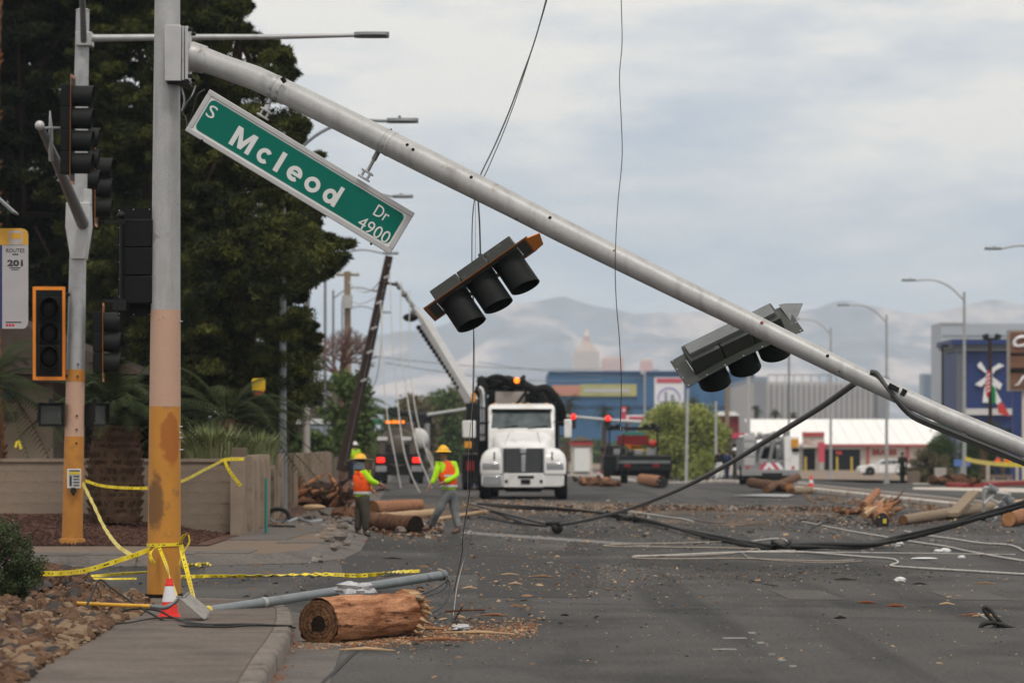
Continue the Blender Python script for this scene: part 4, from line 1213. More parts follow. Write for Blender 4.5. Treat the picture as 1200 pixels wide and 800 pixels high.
# ------------------------------------------------------------------ log in the foreground
def log(name, a, b, ra, rb, bark, label, cat='log', group=None, end_a='log_end', end_b='log_end', rings=14, jit=0.004, spikes=0, hollow=False, n=22):
    a, b = V(a), V(b)
    t = thing(name, label, cat, V((a.x, a.y, a.z - ra)), group)
    pts = [a.lerp(b, i / rings) for i in range(rings + 1)]
    d = (b - a).normalized()
    mb = MB(); fr = frames(pts)
    rnd = random.Random(len(WL)); seg = (b - a).length / rings
    for i, p in enumerate(pts):
        _, u, w_ = fr[i]; rr = ra + (rb - ra) * i / rings
        for k in range(n):
            th_ = 2 * math.pi * k / n
            q = rr * (1 + 0.075 * noise.noise(V((math.cos(th_) * 1.6, math.sin(th_) * 1.6, i * seg * 1.4 + ra * 50))) + 0.09 * noise.noise(V((math.cos(th_) * 3.5, math.sin(th_) * 3.5, i * seg * 4))) + 0.03 * math.sin(3 * th_ + 1) + rnd.uniform(-jit, jit))
            mb.v.append(p + u * math.cos(th_) * q + w_ * math.sin(th_) * q)
    for i in range(rings):
        for k in range(n):
            x_, y_ = i * n + k, i * n + (k + 1) % n
            mb.f.append([x_, y_, y_ + n, x_ + n])
    body = mb.build('bark', bark, t, 60)
    for c, s, m, rr in ((a, -1, end_a, ra), (b, 1, end_b, rb)):
        if not m: continue
        e_ = MB(); e_.cyl(c - d * s * 0.03, c + d * s * 0.004, rr * 0.94, n=n); e_.build('cut_end', m, t, 30)
    if hollow:
        e_ = MB(); _, u, w_ = fr[0]
        c = a - d * 0.008
        ring = [c + (u * math.cos(2 * math.pi * k / 16) + w_ * math.sin(2 * math.pi * k / 16)) * ra * (0.36 + 0.16 * noise.noise(V((math.cos(k * .39) * 2, math.sin(k * .39) * 2, 5)))) + u * ra * -0.05 for k in range(16)]
        e_.v = ring + [p + d * 0.06 for p in ring]
        e_.f = [list(range(16))] + [[k, (k + 1) % 16, 16 + (k + 1) % 16, 16 + k] for k in range(16)]
        e_.build('rotten_heart', 'rot', t, 30)
    for k in range(spikes):
        th_ = rnd.uniform(0, 6.28); q = rb * rnd.uniform(0.2, 0.95); _, u, w_ = fr[-1]
        s0 = b - d * 0.12 + (u * math.cos(th_) + w_ * math.sin(th_)) * q
        ln_ = rnd.uniform(0.12, 0.30) + ra * 0.6
        e_ = MB(); e_.tube([s0, s0 + d * ln_ * 0.7 + V((0, 0, rnd.uniform(-.02, .02))), s0 + d * ln_], [rnd.uniform(.02, .045), rnd.uniform(.012, .03), .003], 5)
        e_.build('splinter', rnd.choice(['split_wood', 'split_orange', 'bark_log']), t, 20)
    return t
fl = log('log', P(373, 729, 35.0), P(479, 717.5, 36.5), 0.215, 0.200, 'bark_near', 'thick rotten-hearted brown log lying by the kerb in the foreground', hollow=True, spikes=44, rings=30, jit=0.018, n=40)
dl = (P(474, 717.5, 36.45) - P(373, 729, 35.0)).normalized(); cl_ = P(373, 729, 35.0) - dl * .0055
ul = dl.cross(V((0, 0, 1))).normalized(); wl_ = ul.cross(dl)
for q in range(6):
    r1 = .092 + q * .019; mb = MB()
    for k in range(36):
        def pt(kk, rr): a = 2 * math.pi * kk / 36; f_ = rr * (1 + .07 * noise.noise(V((math.cos(a) * 1.5, math.sin(a) * 1.5, q * .2)))); return cl_ + ul * math.cos(a) * f_ + wl_ * math.sin(a) * f_
        mb.quad(pt(k, r1), pt(k + 1, r1), pt(k + 1, r1 + .006), pt(k, r1 + .006))
    mb.build('growth_ring', 'rot' if q % 2 else 'root', fl, 0)
for q in range(7):
    a = q * .93 + .3; mb = MB(); s0 = cl_ + (ul * math.cos(a) + wl_ * math.sin(a)) * .08; s1 = cl_ + (ul * math.cos(a + .12) + wl_ * math.sin(a + .12)) * random.uniform(.13, .185)
    mb.tube([s0, s1], [.004, .001], 4); mb.build('crack', 'rot', fl, 0)
rs_ = random.Random(77)
for (x0, y0, x1, y1, r0) in ((470, 700, 491, 702, .035), (476, 708, 494, 709, .04), (474, 715, 497, 718, .045), (472, 722, 492, 728, .04), (468, 730, 489, 736, .045), (478, 704, 488, 699, .02), (474, 726, 499, 731, .022), (466, 736, 480, 740, .03), (480, 712, 496, 713, .02)):
    a_, b_ = P(x0 + 17, y0, 36.4), P(x1 + 9, y1 + 1, 36.2); mb = MB(); mb.tube([a_, a_.lerp(b_, .55) + V((0, 0, rs_.uniform(-.01, .01))), b_], [r0, r0 * .7, .004], 5, jit=.25); mb.build('splinter', rs_.choice(['split_wood', 'split_wood', 'bark_grey', 'split_orange']), fl, 15)
# fallen conduit behind the log
ca, cbp = P(241.5, 716, 38.5), P(519.5, 673.5, 41.4)
ct = thing('conduit', 'long grey metal conduit lying behind the log with wires coming out of its right end', 'pipe', V((ca.x, ca.y, 0.15)))
mb = MB().tube([ca, cbp], 0.050, 16, caps=False); mb.tube([ca, cbp], 0.040, 16, caps=True); mb.build('pipe', 'conduit', ct, 60)
mb = MB().cyl(ca.lerp(cbp, -0.002), ca.lerp(cbp, 0.012), 0.056, n=16); mb.build('yellow_collar', 'yellow_tag', ct, 40)
mb = MB().cyl(ca.lerp(cbp, 0.222), ca.lerp(cbp, 0.236), 0.057, n=16); mb.build('coupling', 'galv', ct, 40)
mb = MB().cyl(ca.lerp(cbp, 0.985), ca.lerp(cbp, 1.004), 0.058, n=16); mb.build('collar', 'galv_dark', ct, 40)
for k, ctrl in enumerate(([(518, 674, 41.4), (527, 682, 41.2), (526, 698, 40.6), (515, 712, 39.6), (500, 720, 38.2), (487, 725, 37.2)], [(519, 675, 41.4), (524, 684, 41.2), (516, 692, 40.4), (500, 698, 39), (484, 700, 37.6)],
                          [(519, 673, 41.4), (523, 679, 41.2), (512, 688, 40.4), (496, 695, 39), (480, 698, 37.4)])):
    mb = MB().tube(curve_pts([P(*c) for c in ctrl], 6), 0.011, 6); mb.build('wire', 'cable', ct, 80)
# crumpled clear plastic and a rubble chunk under the conduit
def crumple(name, c, r, mat, label, cat, seed, flat=0.6, n=16, m=10, amp=0.35, group=None):
    mb = MB(); rd = random.Random(seed); mb.ball((0, 0, 0), 1, n, m)
    o = V((seed * 3.1, seed * 1.7, 0))
    mb.v = [V((p.x * r[0], p.y * r[1], p.z * r[2])) * (1 + amp * noise.noise(p * 2.2 + o) + amp * 0.6 * noise.noise(p * 5 + o)) + V(c) for p in mb.v]
    lo = min(p.z for p in mb.v)
    return one(mb, name, mat, label, cat, (c[0], c[1], lo), group, 25)
crumple('plastic_wrap', P(418, 691, 38.0), (0.20, 0.16, 0.075), 'plastic_clear', 'crumpled clear plastic wrap on the conduit above the log', 'plastic', 3, amp=0.5)
crumple('plastic_scrap', P(541, 735, 37.0), (0.09, 0.07, 0.035), 'plastic_clear', 'small crumpled clear plastic scrap right of the log', 'plastic', 5, amp=0.6)

# ------------------------------------------------------------------ cone
YC = 37.0
cbz = 0.15; cx_ = X(198.5, YC)
cn = thing('traffic_cone', 'small red and white traffic cone standing at the foot of the signal pole', 'traffic cone', (cx_, YC, cbz))
def cz(py): return max(cbz, EYE - (py - HY) / (F / YC))
def crr(z): return 0.098 - (z - cbz) / (cz(677) - cbz) * 0.072
for nm, y0, y1, m in (('base_section', 723, 704.5, 'cone_red'), ('reflective_sleeve', 704.5, 685, 'cone_white'), ('tip', 685, 677, 'cone_red')):
    z0, z1 = cz(y0), cz(y1)
    mb = MB().cyl(V((cx_, YC, z0)), V((cx_, YC, z1)), crr(z0) + (0.002 if nm == 'reflective_sleeve' else 0), crr(z1) + (0.002 if nm == 'reflective_sleeve' else 0), 28)
    mb.build(nm, m, cn, 40)
mb = MB().cyl(V((cx_, YC, cz(685) - 0.008)), V((cx_, YC, cz(685) + 0.008)), crr(cz(685)) + 0.006, n=24); mb.build('tip_ring', 'cone_red', cn, 40)
mb = MB().cyl(V((cx_, YC, cbz + 0.004)), V((cx_, YC, cbz + 0.028)), 0.112, 0.104, 28); mb.build('foot_ring', 'cone_red', cn, 40)

# ------------------------------------------------------------------ shovel
sh = thing('shovel', 'shovel with a long yellow handle lying in front of the cone on the rocks', 'shovel', P(150, 716, 37.0))
mb = MB().tube([P(89, 706.5, 37.2), P(135, 708.5, 36.7), P(178, 710, 36.4)], 0.019, 12); mb.build('handle', 'handle_yellow', sh, 60)
mb = MB().tube(curve_pts([P(177, 710, 36.4), P(192, 711.5, 36.3), P(201, 708, 36.3), P(207, 703, 36.35), P(209, 699, 36.4)], 4), [0.021] * 8 + [0.016] * 9, 10); mb.build('socket', 'galv_dark', sh, 60)
bl = []
cor = [P(208, 697, 36.5), P(221, 694.5, 36.9), P(245, 716, 36.9), P(240, 726, 36.2), P(222, 722, 36.05), P(209, 709, 36.2)]
def bil(u, v):
    a = cor[0].lerp(cor[1], u) if v < 0 else None
    top_ = cor[0].lerp(cor[5], v); bot = cor[1].lerp(cor[2], v * 0.9)
    return top_.lerp(bot, u)
mb = MB()
nU, nV = 8, 10
rows = []
for i in range(nV + 1):
    v_ = i / nV
    A_ = P(208 + v_ * 31, 698 + v_ * 27, 36.15); B_ = P(221 + v_ * 26, 694 + v_ * 20, 36.75)
    rows.append([A_.lerp(B_, j / nU) + V((0, -0.02, 0.03)) * (-math.sin(math.pi * j / nU)) for j in range(nU + 1)])
mb.loft(rows, caps=False, close=False)
bo = mb.build('blade', 'shovel_steel', sh, 60)
md = bo.modifiers.new('thick', 'SOLIDIFY'); md.thickness = 0.006
mb = MB().tube([rows[0][0], rows[0][4], rows[0][-1]], 0.008, 6); mb.build('step', 'shovel_steel', sh, 40)

# ------------------------------------------------------------------ thin black wires by the cone
gw2 = 'thin black wires around the cone'
for pts, r, lab in (
    ([P(20, 716, 36), P(60, 719, 36.2), P(92, 722, 36.4), P(104, 704, 36.7), P(116, 679.5, 37), P(130, 688, 36.9), P(150, 702, 36.7), P(176, 718, 36.3), P(200, 730, 36.0), G(222, 733, .17), G(262, 734, .17), G(300, 732, .17), G(342, 733, .15)], .011, 'black wire that rises to a sharp peak over the rocks and runs past the cone'),
    ([P(-10, 722, 35.2), P(30, 714, 36), P(60, 722, 36), P(100, 721, 36.4), P(128, 720, 36.6), P(150, 714, 36.8), P(170, 713, 36.6), P(188, 716, 36.3), G(205, 724, .18), G(240, 731, .17), G(300, 731, .17), G(346, 735, .12)], .010, 'black wire running level from under the shrub past the shovel socket'),
    ([P(105, 729, 36), G(125, 730, .18), G(150, 729, .18), G(180, 724, .18), G(205, 724, .17), G(226, 731, .17), G(250, 733, .17)], .008, 'short black wire along the front of the rocks'),
    ([P(25, 702, 37), P(34, 708, 36.7), P(42, 714, 36.4), P(55, 718, 36.2)], .012, 'short black wire end poking out from under the shrub')):
    wire('ground_wire', pts, r, 'cable', lab, 'wire', gw2)
# ------------------------------------------------------------------ caution tape
gt = 'yellow caution tape'

def ringpts(cx0, cy0, z, r, a0=0, a1=360, n=16, dz=0.0):
    return [V((cx0 + r * math.sin(R(a0 + (a1 - a0) * i / n)), cy0 - r * math.cos(R(a0 + (a1 - a0) * i / n)), z + dz * i / n)) for i in range(n + 1)]
ribbon_thing('caution_tape', ringpts(base.x + 0.004, YP, pz(638.5), 0.190, -100, 265, 20, 0.03), 0.045, 'caution_tape', 'yellow caution tape wound round the orange foot of the signal pole', 'tape', gt, n=2)
ribbon_thing('caution_tape', [P(30, 671, 39.5), P(66, 671.5, 39.8), P(100, 668, 40.5), P(140, 656, 41), P(176, 643.5, 41.5)], 0.065, 'caution_tape', 'caution tape stretched from the rocks up to the signal pole', 'tape', gt, crumple=0.25)
ribbon_thing('caution_tape', [P(97, 566, 63.6), P(110, 592, 61), P(122, 617, 58), P(138, 639, 56), P(156, 651, 54), G(162, 655)], 0.07, 'caution_tape', 'caution tape slanting down from the farther orange pole to the side street', 'tape', gt, crumple=0.3, wdir=V((0.5, 0, 1)))
ribbon_thing('caution_tape', [P(100, 563, 63.7), P(120, 569, 64), P(150, 571.5, 64.5), P(180, 571, 65), P(212, 564, 66), P(240, 550, 67.5), P(262, 539, 69)], 0.06, 'caution_tape', 'caution tape sagging from the farther orange pole to the corner of the wall', 'tape', gt, crumple=0.2)
ribbon_thing('caution_tape', [P(258, 540.5, 69.2), P(266, 538, 69.2), P(286, 537.5, 69.4)], 0.07, 'caution_tape', 'caution tape tied over the wall corner', 'tape', gt)
ribbon_thing('caution_tape', [P(263, 539, 69.1), P(268, 550, 69.1), P(275, 560, 69.1), P(282, 569, 69.1)], 0.07, 'caution_tape', 'loose end of caution tape hanging down the wall corner', 'tape', gt, wdir=V((1, 0, 0.3)), twist=0.6)
ribbon_thing('caution_tape', [P(186, 640, 41.55), P(191, 652, 41.4), P(196, 665, 40.8), P(201, 682, 39), P(208, 703, 36.9)], 0.045, 'caution_tape', 'narrow caution tape hanging from the pole down to the top of the cone', 'tape', gt, wdir=V((1, 0, 0.3)), twist=0.9)
ribbon_thing('caution_tape', [P(188, 641, 41.5), P(180, 643, 41.4), P(176, 649, 41.35), P(178, 656, 41.3), P(181, 660, 41.3)], 0.05, 'caution_tape', 'short curled end of caution tape on the left of the pole', 'tape', gt, wdir=V((1, 0, 0.6)), twist=2.0)
ribbon_thing('caution_tape', [P(212, 638, 41.5), P(214, 650, 41.4), P(219, 668, 41.2), P(223, 685, 40.6), P(228, 703, 39.6)], 0.06, 'caution_tape', 'caution tape hanging straight to the pavement on the right of the pole', 'tape', gt, wdir=V((1, 0, 0.2)), twist=0.5)
ribbon_thing('caution_tape', [P(211, 638, 41.55), P(213, 631, 41.4), P(217, 626, 41.35), P(220, 624.5, 41.3)], 0.05, 'caution_tape', 'small end of caution tape sticking up at the right of the knot', 'tape', gt, wdir=V((1, 0, 0.2)), twist=1.2)
ribbon_thing('caution_tape', [P(221, 626, 41.4), P(222, 634, 41.4), P(218, 642, 41.4), P(213, 650, 41.4), P(210, 662, 41.4)], 0.018, 'caution_tape', 'thin shred of caution tape beside the knot', 'tape', gt, wdir=V((1, 0, 0.2)), twist=2)
ribbon_thing('caution_tape', [G(200, 676, .02), G(240, 675, .02), G(300, 674.5, .02), G(350, 672.8, .02), G(382, 672.5, .03), G(420, 674, .03), G(450, 671.5, .05), G(470, 669.5, .03), G(492, 669, .02)], 0.07, 'caution_tape', 'long caution tape lying flat across the side street behind the log', 'tape', gt, wdir=V((0, 0.5, 1)), twist=1.1, crumple=0.5, n=12)
ribbon_thing('caution_tape', [G(213, 664.5, .03), G(222, 662, .06), G(236, 661, .05), G(246, 660.5, .04)], 0.08, 'caution_tape', 'crumpled heap of caution tape on the asphalt right of the pole', 'tape', gt, twist=4.0, crumple=0.6, n=12)
ribbon_thing('caution_tape', [G(76, 674, .02), G(110, 674.5, .02), G(140, 672, .02), G(172, 670, .02)], 0.05, 'caution_tape', 'faint strip of caution tape flat on the asphalt left of the pole, farther one', 'tape', gt, wdir=V((0, 1, 0.4)), twist=0.8)
ribbon_thing('caution_tape', [G(85, 676.5, .02), G(120, 678, .02), G(160, 677.5, .02)], 0.03, 'caution_tape', 'faint strip of caution tape flat on the asphalt left of the pole, nearer one', 'tape', gt, wdir=V((0, 1, 0.4)), twist=0.8)
ribbon_thing('caution_tape', [P(18, 524, 79), P(21, 516, 79), P(25, 526, 79)], 0.06, 'caution_tape', 'scrap of caution tape on top of the wall at far left', 'tape', gt)

# ------------------------------------------------------------------ river rock bed
def bedz(x, y): return 0.15 + 0.10 * max(0, min(1, (-3.6 - x) / 1.2)) * max(0, min(1, (42.5 - y) / 2)) + 0.05 * noise.noise(V((x * 2, y * 0.8, 4)))
poly_px = [(-110, 960), (-110, 664), (-20, 664), (52, 664), (85, 672), (112, 683), (132, 696), (168, 699), (182, 706), (168, 717), (150, 722), (128, 733), (104, 748), (78, 762), (50, 778), (24, 795), (0, 812), (-40, 870)]
bed = [G(a, b, 0.16) for a, b in poly_px]
mb = MB()
cen = V((-4.9, 38.5, 0.24))
for i in range(len(bed)):
    a, b = bed[i], bed[(i + 1) % len(bed)]
    prev = [a, b]
    for t_ in (0.2, 0.45, 0.75, 1.0):
        c, d = a.lerp(cen, t_), b.lerp(cen, t_)
        q = [V((p.x, p.y, bedz(p.x, p.y) + 0.014 if p in (a, b) else bedz(p.x, p.y) + 0.012)) for p in (prev[0], prev[1], d, c)]
        mb.quad(*q); prev = [c, d]
rock_bed = struct(mb.build('rock_bed', 'bed_soil', None, 30))
def inside(px, py, poly):
    c = False; j = len(poly) - 1
    for i in range(len(poly)):
        xi, yi = poly[i]; xj, yj = poly[j]
        if (yi > py) != (yj > py) and px < (xj - xi) * (py - yi) / (yj - yi) + xi: c = not c
        j = i
    return c
rr_ = random.Random(12)
rock_me = []
for i in range(8):
    mb = MB().ball((0, 0, 0), 1, 8, 5)
    o = V((i * 5.3, 1, 2))
    mb.v = [V((p.x, p.y * 0.85, p.z * 0.68)) * (1 + 0.55 * noise.noise(p * 1.4 + o)) for p in mb.v]
    me = mb.mesh('rock'); me.materials.append(MATS[['rock_a', 'rock_b', 'rock_c', 'rock_d', 'rock_a', 'rock_b', 'rock_d', 'rock_c'][i]])
    fix_normals(me); me.shade_smooth(); me.set_sharp_from_angle(angle=R(38)); rock_me.append(me)
cnt = 0
stuffr = MB()
for _ in range(9000):
    px, py = rr_.uniform(-60, 190), rr_.uniform(664, 812)
    if not inside(px, py, poly_px): continue
    near = (py - 660) / 140
    big = rr_.random() < 0.24
    s = rr_.uniform(0.05, 0.105) if big else rr_.uniform(0.018, 0.045)
    if py < 705 and rr_.random() < 0.4: s *= 0.75
    g = G(px, py, 0.17)
    z = bedz(g.x, g.y) + s * 0.25 + (0.13 * max(0, 1 - ((px - 55) / 60) ** 2) * max(0, 1 - ((py - 690) / 28) ** 2))
    if big and cnt < 300 and px > -14:
        o = bpy.data.objects.new('rock', rr_.choice(rock_me)); COL.objects.link(o); o.parent = rock_bed
        o.location = (g.x, g.y, z); o.rotation_euler = (rr_.uniform(-.5, .5), rr_.uniform(-.5, .5), rr_.uniform(0, 6.3)); o.scale = (s, s, s * rr_.uniform(.8, 1.1))
        cnt += 1
    elif len(stuffr.v) < 100000 and rr_.random() < 0.75:
        q = Euler((rr_.uniform(0, 6), rr_.uniform(0, 6), rr_.uniform(0, 6))).to_matrix()
        stuffr.ball((g.x, g.y, z - s * 0.1), (s, s * .8, s * .65), 6, 4, q, 0.25)
so_ = stuffr.build('small_rocks', 'rock_a', rock_bed, 30); struct(so_, 'stuff')
rk2 = MB()
for _ in range(3600):
    px, py = rr_.uniform(-10, 190), rr_.uniform(668, 805)
    if not inside(px, py, poly_px): continue
    s = rr_.uniform(0.012, 0.034); g = G(px, py, 0.18)
    rk2.ball((g.x, g.y, bedz(g.x, g.y) + 0.03), (s, s * .8, s * .6), 6, 4, None, 0.25)
struct(rk2.build('pebbles', 'rock_d', rock_bed, 30), 'stuff')
crumple('plastic_scrap', P(6, 745, 36.0), (0.07, 0.06, 0.03), 'cloth_white', 'small white scrap on the rocks below the shrub', 'litter', 11, amp=0.4)
crumple('plastic_scrap', P(13, 755, 35.0), (0.05, 0.06, 0.02), 'cloth_white', 'smaller white scrap on the rocks at the lower left', 'litter', 12, amp=0.4)

# ------------------------------------------------------------------ shrub
sb = thing('shrub', 'round clipped green shrub with faint pink flowers at the left edge', 'shrub', (X(-4, 37.5), 37.5, 0.17))
cs, rs, ks = [], [], []
rg = random.Random(5)
cc = P(-6, 664, 37.5)
for i in range(230):
    d = V((rg.gauss(0, 1), rg.gauss(0, 1), rg.gauss(0, 1))).normalized() * rg.uniform(0.55, 1.0)
    if d.z < -0.3: d.x *= 0.8; d.y *= 0.8
    cs.append((cc.x + d.x * 0.46, cc.y + d.y * 0.46, max(0.24, cc.z + d.z * 0.47))); rs.append((0.085, 0.085, 0.085)); ks.append(170)
leaves('foliage', cs, rs, ks, 0.026, 'shrub_leaf', sb, 3, 0.5)
fl_c = [c for c in cs if c[2] > cc.z - 0.05][::2]
struct(leaves('flowers', fl_c, [(0.09, 0.09, 0.09)] * len(fl_c), [10] * len(fl_c), 0.022, 'shrub_flower', sb, 9, 0.9), 'stuff')
mb = MB()
for i in range(12):
    a = i * 0.55; mb.tube([V((cc.x + 0.05 * math.cos(a), cc.y + 0.05 * math.sin(a), 0.15)), V((cc.x + 0.3 * math.cos(a), cc.y + 0.3 * math.sin(a), cc.z + 0.2))], [0.015, 0.006], 5)
mb.build('stems', 'twig', sb, 60)

# ------------------------------------------------------------------ second signal pole on the far corner
Y2 = 64.0; S2 = F / Y2
def Q(px, py, Y=Y2): return P(px, py, Y)
b2 = V((X(84.5, Y2), Y2, 0.16))
p2 = thing('signal_pole', 'farther signal pole with orange foot, grey top and a long horizontal lamp arm', 'signal pole', b2)
def p2x(py): return 84.5 + (638 - py) / 626 * 12.5
def p2seg(nm, y0, y1, mat, e=0.0):
    mb = MB(); ys_ = [y0 + (y1 - y0) * i / 4 for i in range(5)]
    mb.tube([Q(p2x(y), y) for y in ys_], [(12.2 - (638 - y) / 626 * 4.4) / S2 + e for y in ys_], 24); return mb.build(nm, mat, p2, 40)
p2seg('orange_section', 637, 511, 'pole_orange_far', 0.002); p2seg('peach_section', 511, 447, 'pole_peach', .001)
p2seg('orange_band', 447, 433, 'pole_orange_far', 0.004); p2seg('galvanised_section', 433, 12, 'galv')
mb = MB().cyl(Q(84.5, 639), Q(84.5, 630.5), 0.225, 0.215, 24); mb.build('base_collar', 'pole_orange_far', p2, 40, 0.01)
mb = MB().cyl(Q(97, 12), Q(97, 9), .13, .02, 16); mb.build('cap', 'galv_light', p2, 50)
for py in (427, 441, 487, 503, 519): 
    mb = MB().cyl(Q(p2x(py) + 4, py) + V((0, -0.14, 0)), Q(p2x(py) + 4, py) + V((0, -0.18, 0)), 0.016, n=8); mb.build('bolt', 'black_metal', p2)
mb = MB().tube([Q(107, 45, 63.9), Q(200, 44, 63.9), Q(320, 43.5, 63.9), Q(418, 41.5, 63.9)], [.062, .055, .045, .032], 12); mb.build('lamp_arm', 'galv', p2, 60)
lum = MB(); lum.loft([[V((X(px, 63.9), 63.9 + yy * wd, EYE - (py - HY) / (F / 63.9))) for yy, py in ((-1, 41.5), (-.6, 37.8), (.6, 37.8), (1, 41.5), (.6, 44.6), (-.6, 44.6))] for px, wd in ((415, .04), (422, .12), (440, .16), (453, .12), (456, .04))])
lum.build('lamp_head', 'galv_dark', p2, 40)
mb = MB().b2((X(90, Y2), Y2 - .22, EYE - (55 - HY) / S2), (X(109, Y2), Y2 + .15, EYE - (39 - HY) / S2)); mb.build('clamp', 'galv', p2, 35, .01)
mb = MB().tube([Q(98, 48, 63.6), Q(97, 10, 63.0), Q(94, -60, 62)], [.055, .05, .045], 12); mb.build('strut', 'galv_dark', p2, 60)
# clamp and foreshortened second arm
mb = MB().prism([(-15, 0), (-14, -28), (13, -28), (14, 0), (8, 38), (-9, 38)], Q(93, 266) + V((0, -.20, 0)), V((1 / S2, 0, 0)), V((0, 0, -1 / S2)), (0, .42, 0)); mb.build('arm_flange', 'galv_light', p2, 30, .01)
mb = MB().tube([Q(97, 262, 63.7), Q(80, 222, 62.0), Q(62, 180, 60.4), Q(47, 148, 59.2)], [.105, .09, .07, .055], 16); mb.build('short_arm', 'galv_dark', p2, 60)
mb = MB().ball(Q(46.5, 147, 59.15), .075, 12, 8); mb.build('arm_cap', 'galv_light', p2, 60)
mb = MB().tube([Q(58.5, 130, 59.6), Q(59.5, 150, 59.6), Q(60, 188, 60)], [.01, .035, .04], 8); mb.tube([Q(47, 150, 59.2), Q(60, 150, 59.6), Q(82, 150, 60.2)], .02, 6); mb.build('bracket', 'galv', p2, 60)
mb = MB().b2((X(98, Y2), Y2 - .1, EYE - (240 - HY) / S2), (X(107, Y2), Y2 + .1, EYE - (222 - HY) / S2)); mb.build('bracket', 'galv_light', p2, 35, .006)
mb = MB()
for py in (160, 240, 345, 440): mb.tube([Q(p2x(py), py, 64.0), Q(p2x(py) - 14, py, 63.9)], .03, 8)
mb.build('side_brackets', 'black_metal', p2, 60)

s1 = signal_head('traffic_light', 'orange-framed traffic light facing the camera left of the farther pole', 3, 'reflect_orange', plw=0.545, vis=0.30, border_w=0.05)
orient(s1, Q(57.5, 390.5, 63.8), (0.0, 0, 1), (0.12, -1, 0)); s1.scale = (0.98, 1, 1.13)
s2 = signal_head('traffic_light', 'sideways traffic light on the right of the farther pole, thin orange edge showing', 3, 'reflect_orange', plw=0.50, vis=0.30)
orient(s2, Q(121, 401, 64.0), (0, 0, 1), (1, 0.06, 0)); s2.scale = (1, 1, 0.95)
s3 = signal_head('traffic_light', 'black four-section traffic light high on the farther pole, seen from the side', 4, 'reflect_brown', plw=0.5, vis=0.34)
orient(s3, Q(85, 152, 60.0), (0.01, 0, 1), (1, -0.05, 0)); s3.scale = (1, 1, .98)
s4 = signal_head('traffic_light', 'black side-on traffic light partly behind the four-section one', 3, 'reflect_orange', plw=0.5, vis=0.30)
orient(s4, Q(97, 186, 65.6), (0, 0, 1), (1, 0.02, 0))
s5 = signal_head('traffic_light', 'black side-on traffic light lowest and rightmost of the stacked three', 3, 'reflect_orange', plw=0.5, vis=0.30)
orient(s5, Q(112.5, 220, 68), (0, 0, 1), (1, 0.02, 0))
s6 = signal_head('traffic_light', 'large black traffic light seen from behind, left of the near signal pole', 3, None, plw=0.60, vis=0.30, rivets=True)
orient(s6, P(166, 307, 41.9), (0, 0, 1), (0.12, 1, 0)); s6.scale = (0.88, 1, 0.86)
mb = MB().tube([(0.21, 0.20, -0.55), (0.21, 0.20, 0.55)], 0.022, 8); mb.b2((0.13, 0.1, -0.62), (0.30, 0.26, -0.5)); mb.ball((0.21, 0.20, 0.58), .05, 8, 6); mb.build('mounting_pipe', 'black_metal', s6, 50)
for z_ in (.5, -.5): MB().b2((0.15, .18, z_ - .02), (0.42, .22, z_ + .02)).build('bracket', 'black_metal', s6)
# pedestrian signals, push button
def ped(loc, rz, label):
    t = thing('pedestrian_signal', label, 'pedestrian signal', loc)
    l = V(loc); m = Matrix.Translation(l) @ Matrix.Rotation(rz, 4, 'Z')
    def b(lo, hi, nm, mat, bev=.01):
        mb = MB().b2(lo, hi); mb.v = [m @ p for p in mb.v]; mb.build(nm, mat, t, 35, bev)
    b((-.21, 0, -.19), (.21, .16, .19), 'case', 'black_metal'); b((-.17, -.012, -.15), (.17, -.002, .15), 'screen', 'olive_metal', 0)
    b((-.23, -.09, .19), (.23, .1, .205), 'hood', 'black_metal', 0); b((-.225, -.07, -.12), (-.212, 0, .188), 'hood_side', 'black_metal', 0); b((.212, -.07, -.12), (.225, 0, .188), 'hood_side', 'black_metal', 0)
    b((-.04, .02, .205), (.04, .1, .27), 'bracket', 'black_metal', 0)
ped(Q(60, 486, 63.8), 0.0, 'black box pedestrian signal on the left side of the farther pole')
ped(Q(116, 486, 64.2), 1.1, 'pedestrian signal turned sideways on the right of the farther pole')
pb = thing('push_button', 'crossing push button with a small white notice on the farther pole', 'push button', Q(86, 561, 63.7))
mb = MB().b2((X(79, 63.78), 63.74, EYE - (571.5 - HY) / S2), (X(95, 63.78), 63.78, EYE - (549 - HY) / S2)); mb.build('notice', 'sign_white', pb, 30, .005)
for k, (a0, b0, a1, b1, m) in enumerate(((80.5, 552.5, 93.5, 555.5, 'yellow_tag'), (80.5, 550.3, 93.5, 551.7, 'print_dark'), (81, 557, 84, 569, 'print_dark'), (85.5, 557, 93, 558.6, 'print_dark'), (85.5, 560.5, 93, 562, 'print_dark'), (85.5, 564, 93, 565.6, 'print_dark'), (85.5, 567.5, 93, 569, 'print_dark'))):
    mb = MB().b2((X(a0, 63.7), 63.728, EYE - (b1 - HY) / S2), (X(a1, 63.7), 63.737, EYE - (b0 - HY) / S2)); mb.build('print', m, pb, 0)
mb = MB().cyl(Q(86, 575, 63.72), Q(86, 575, 63.9), .05, n=12); mb.cyl(Q(86, 571, 63.76), Q(86, 580, 63.76), .045, .02, 10); mb.build('button', 'black_metal', pb, 40)

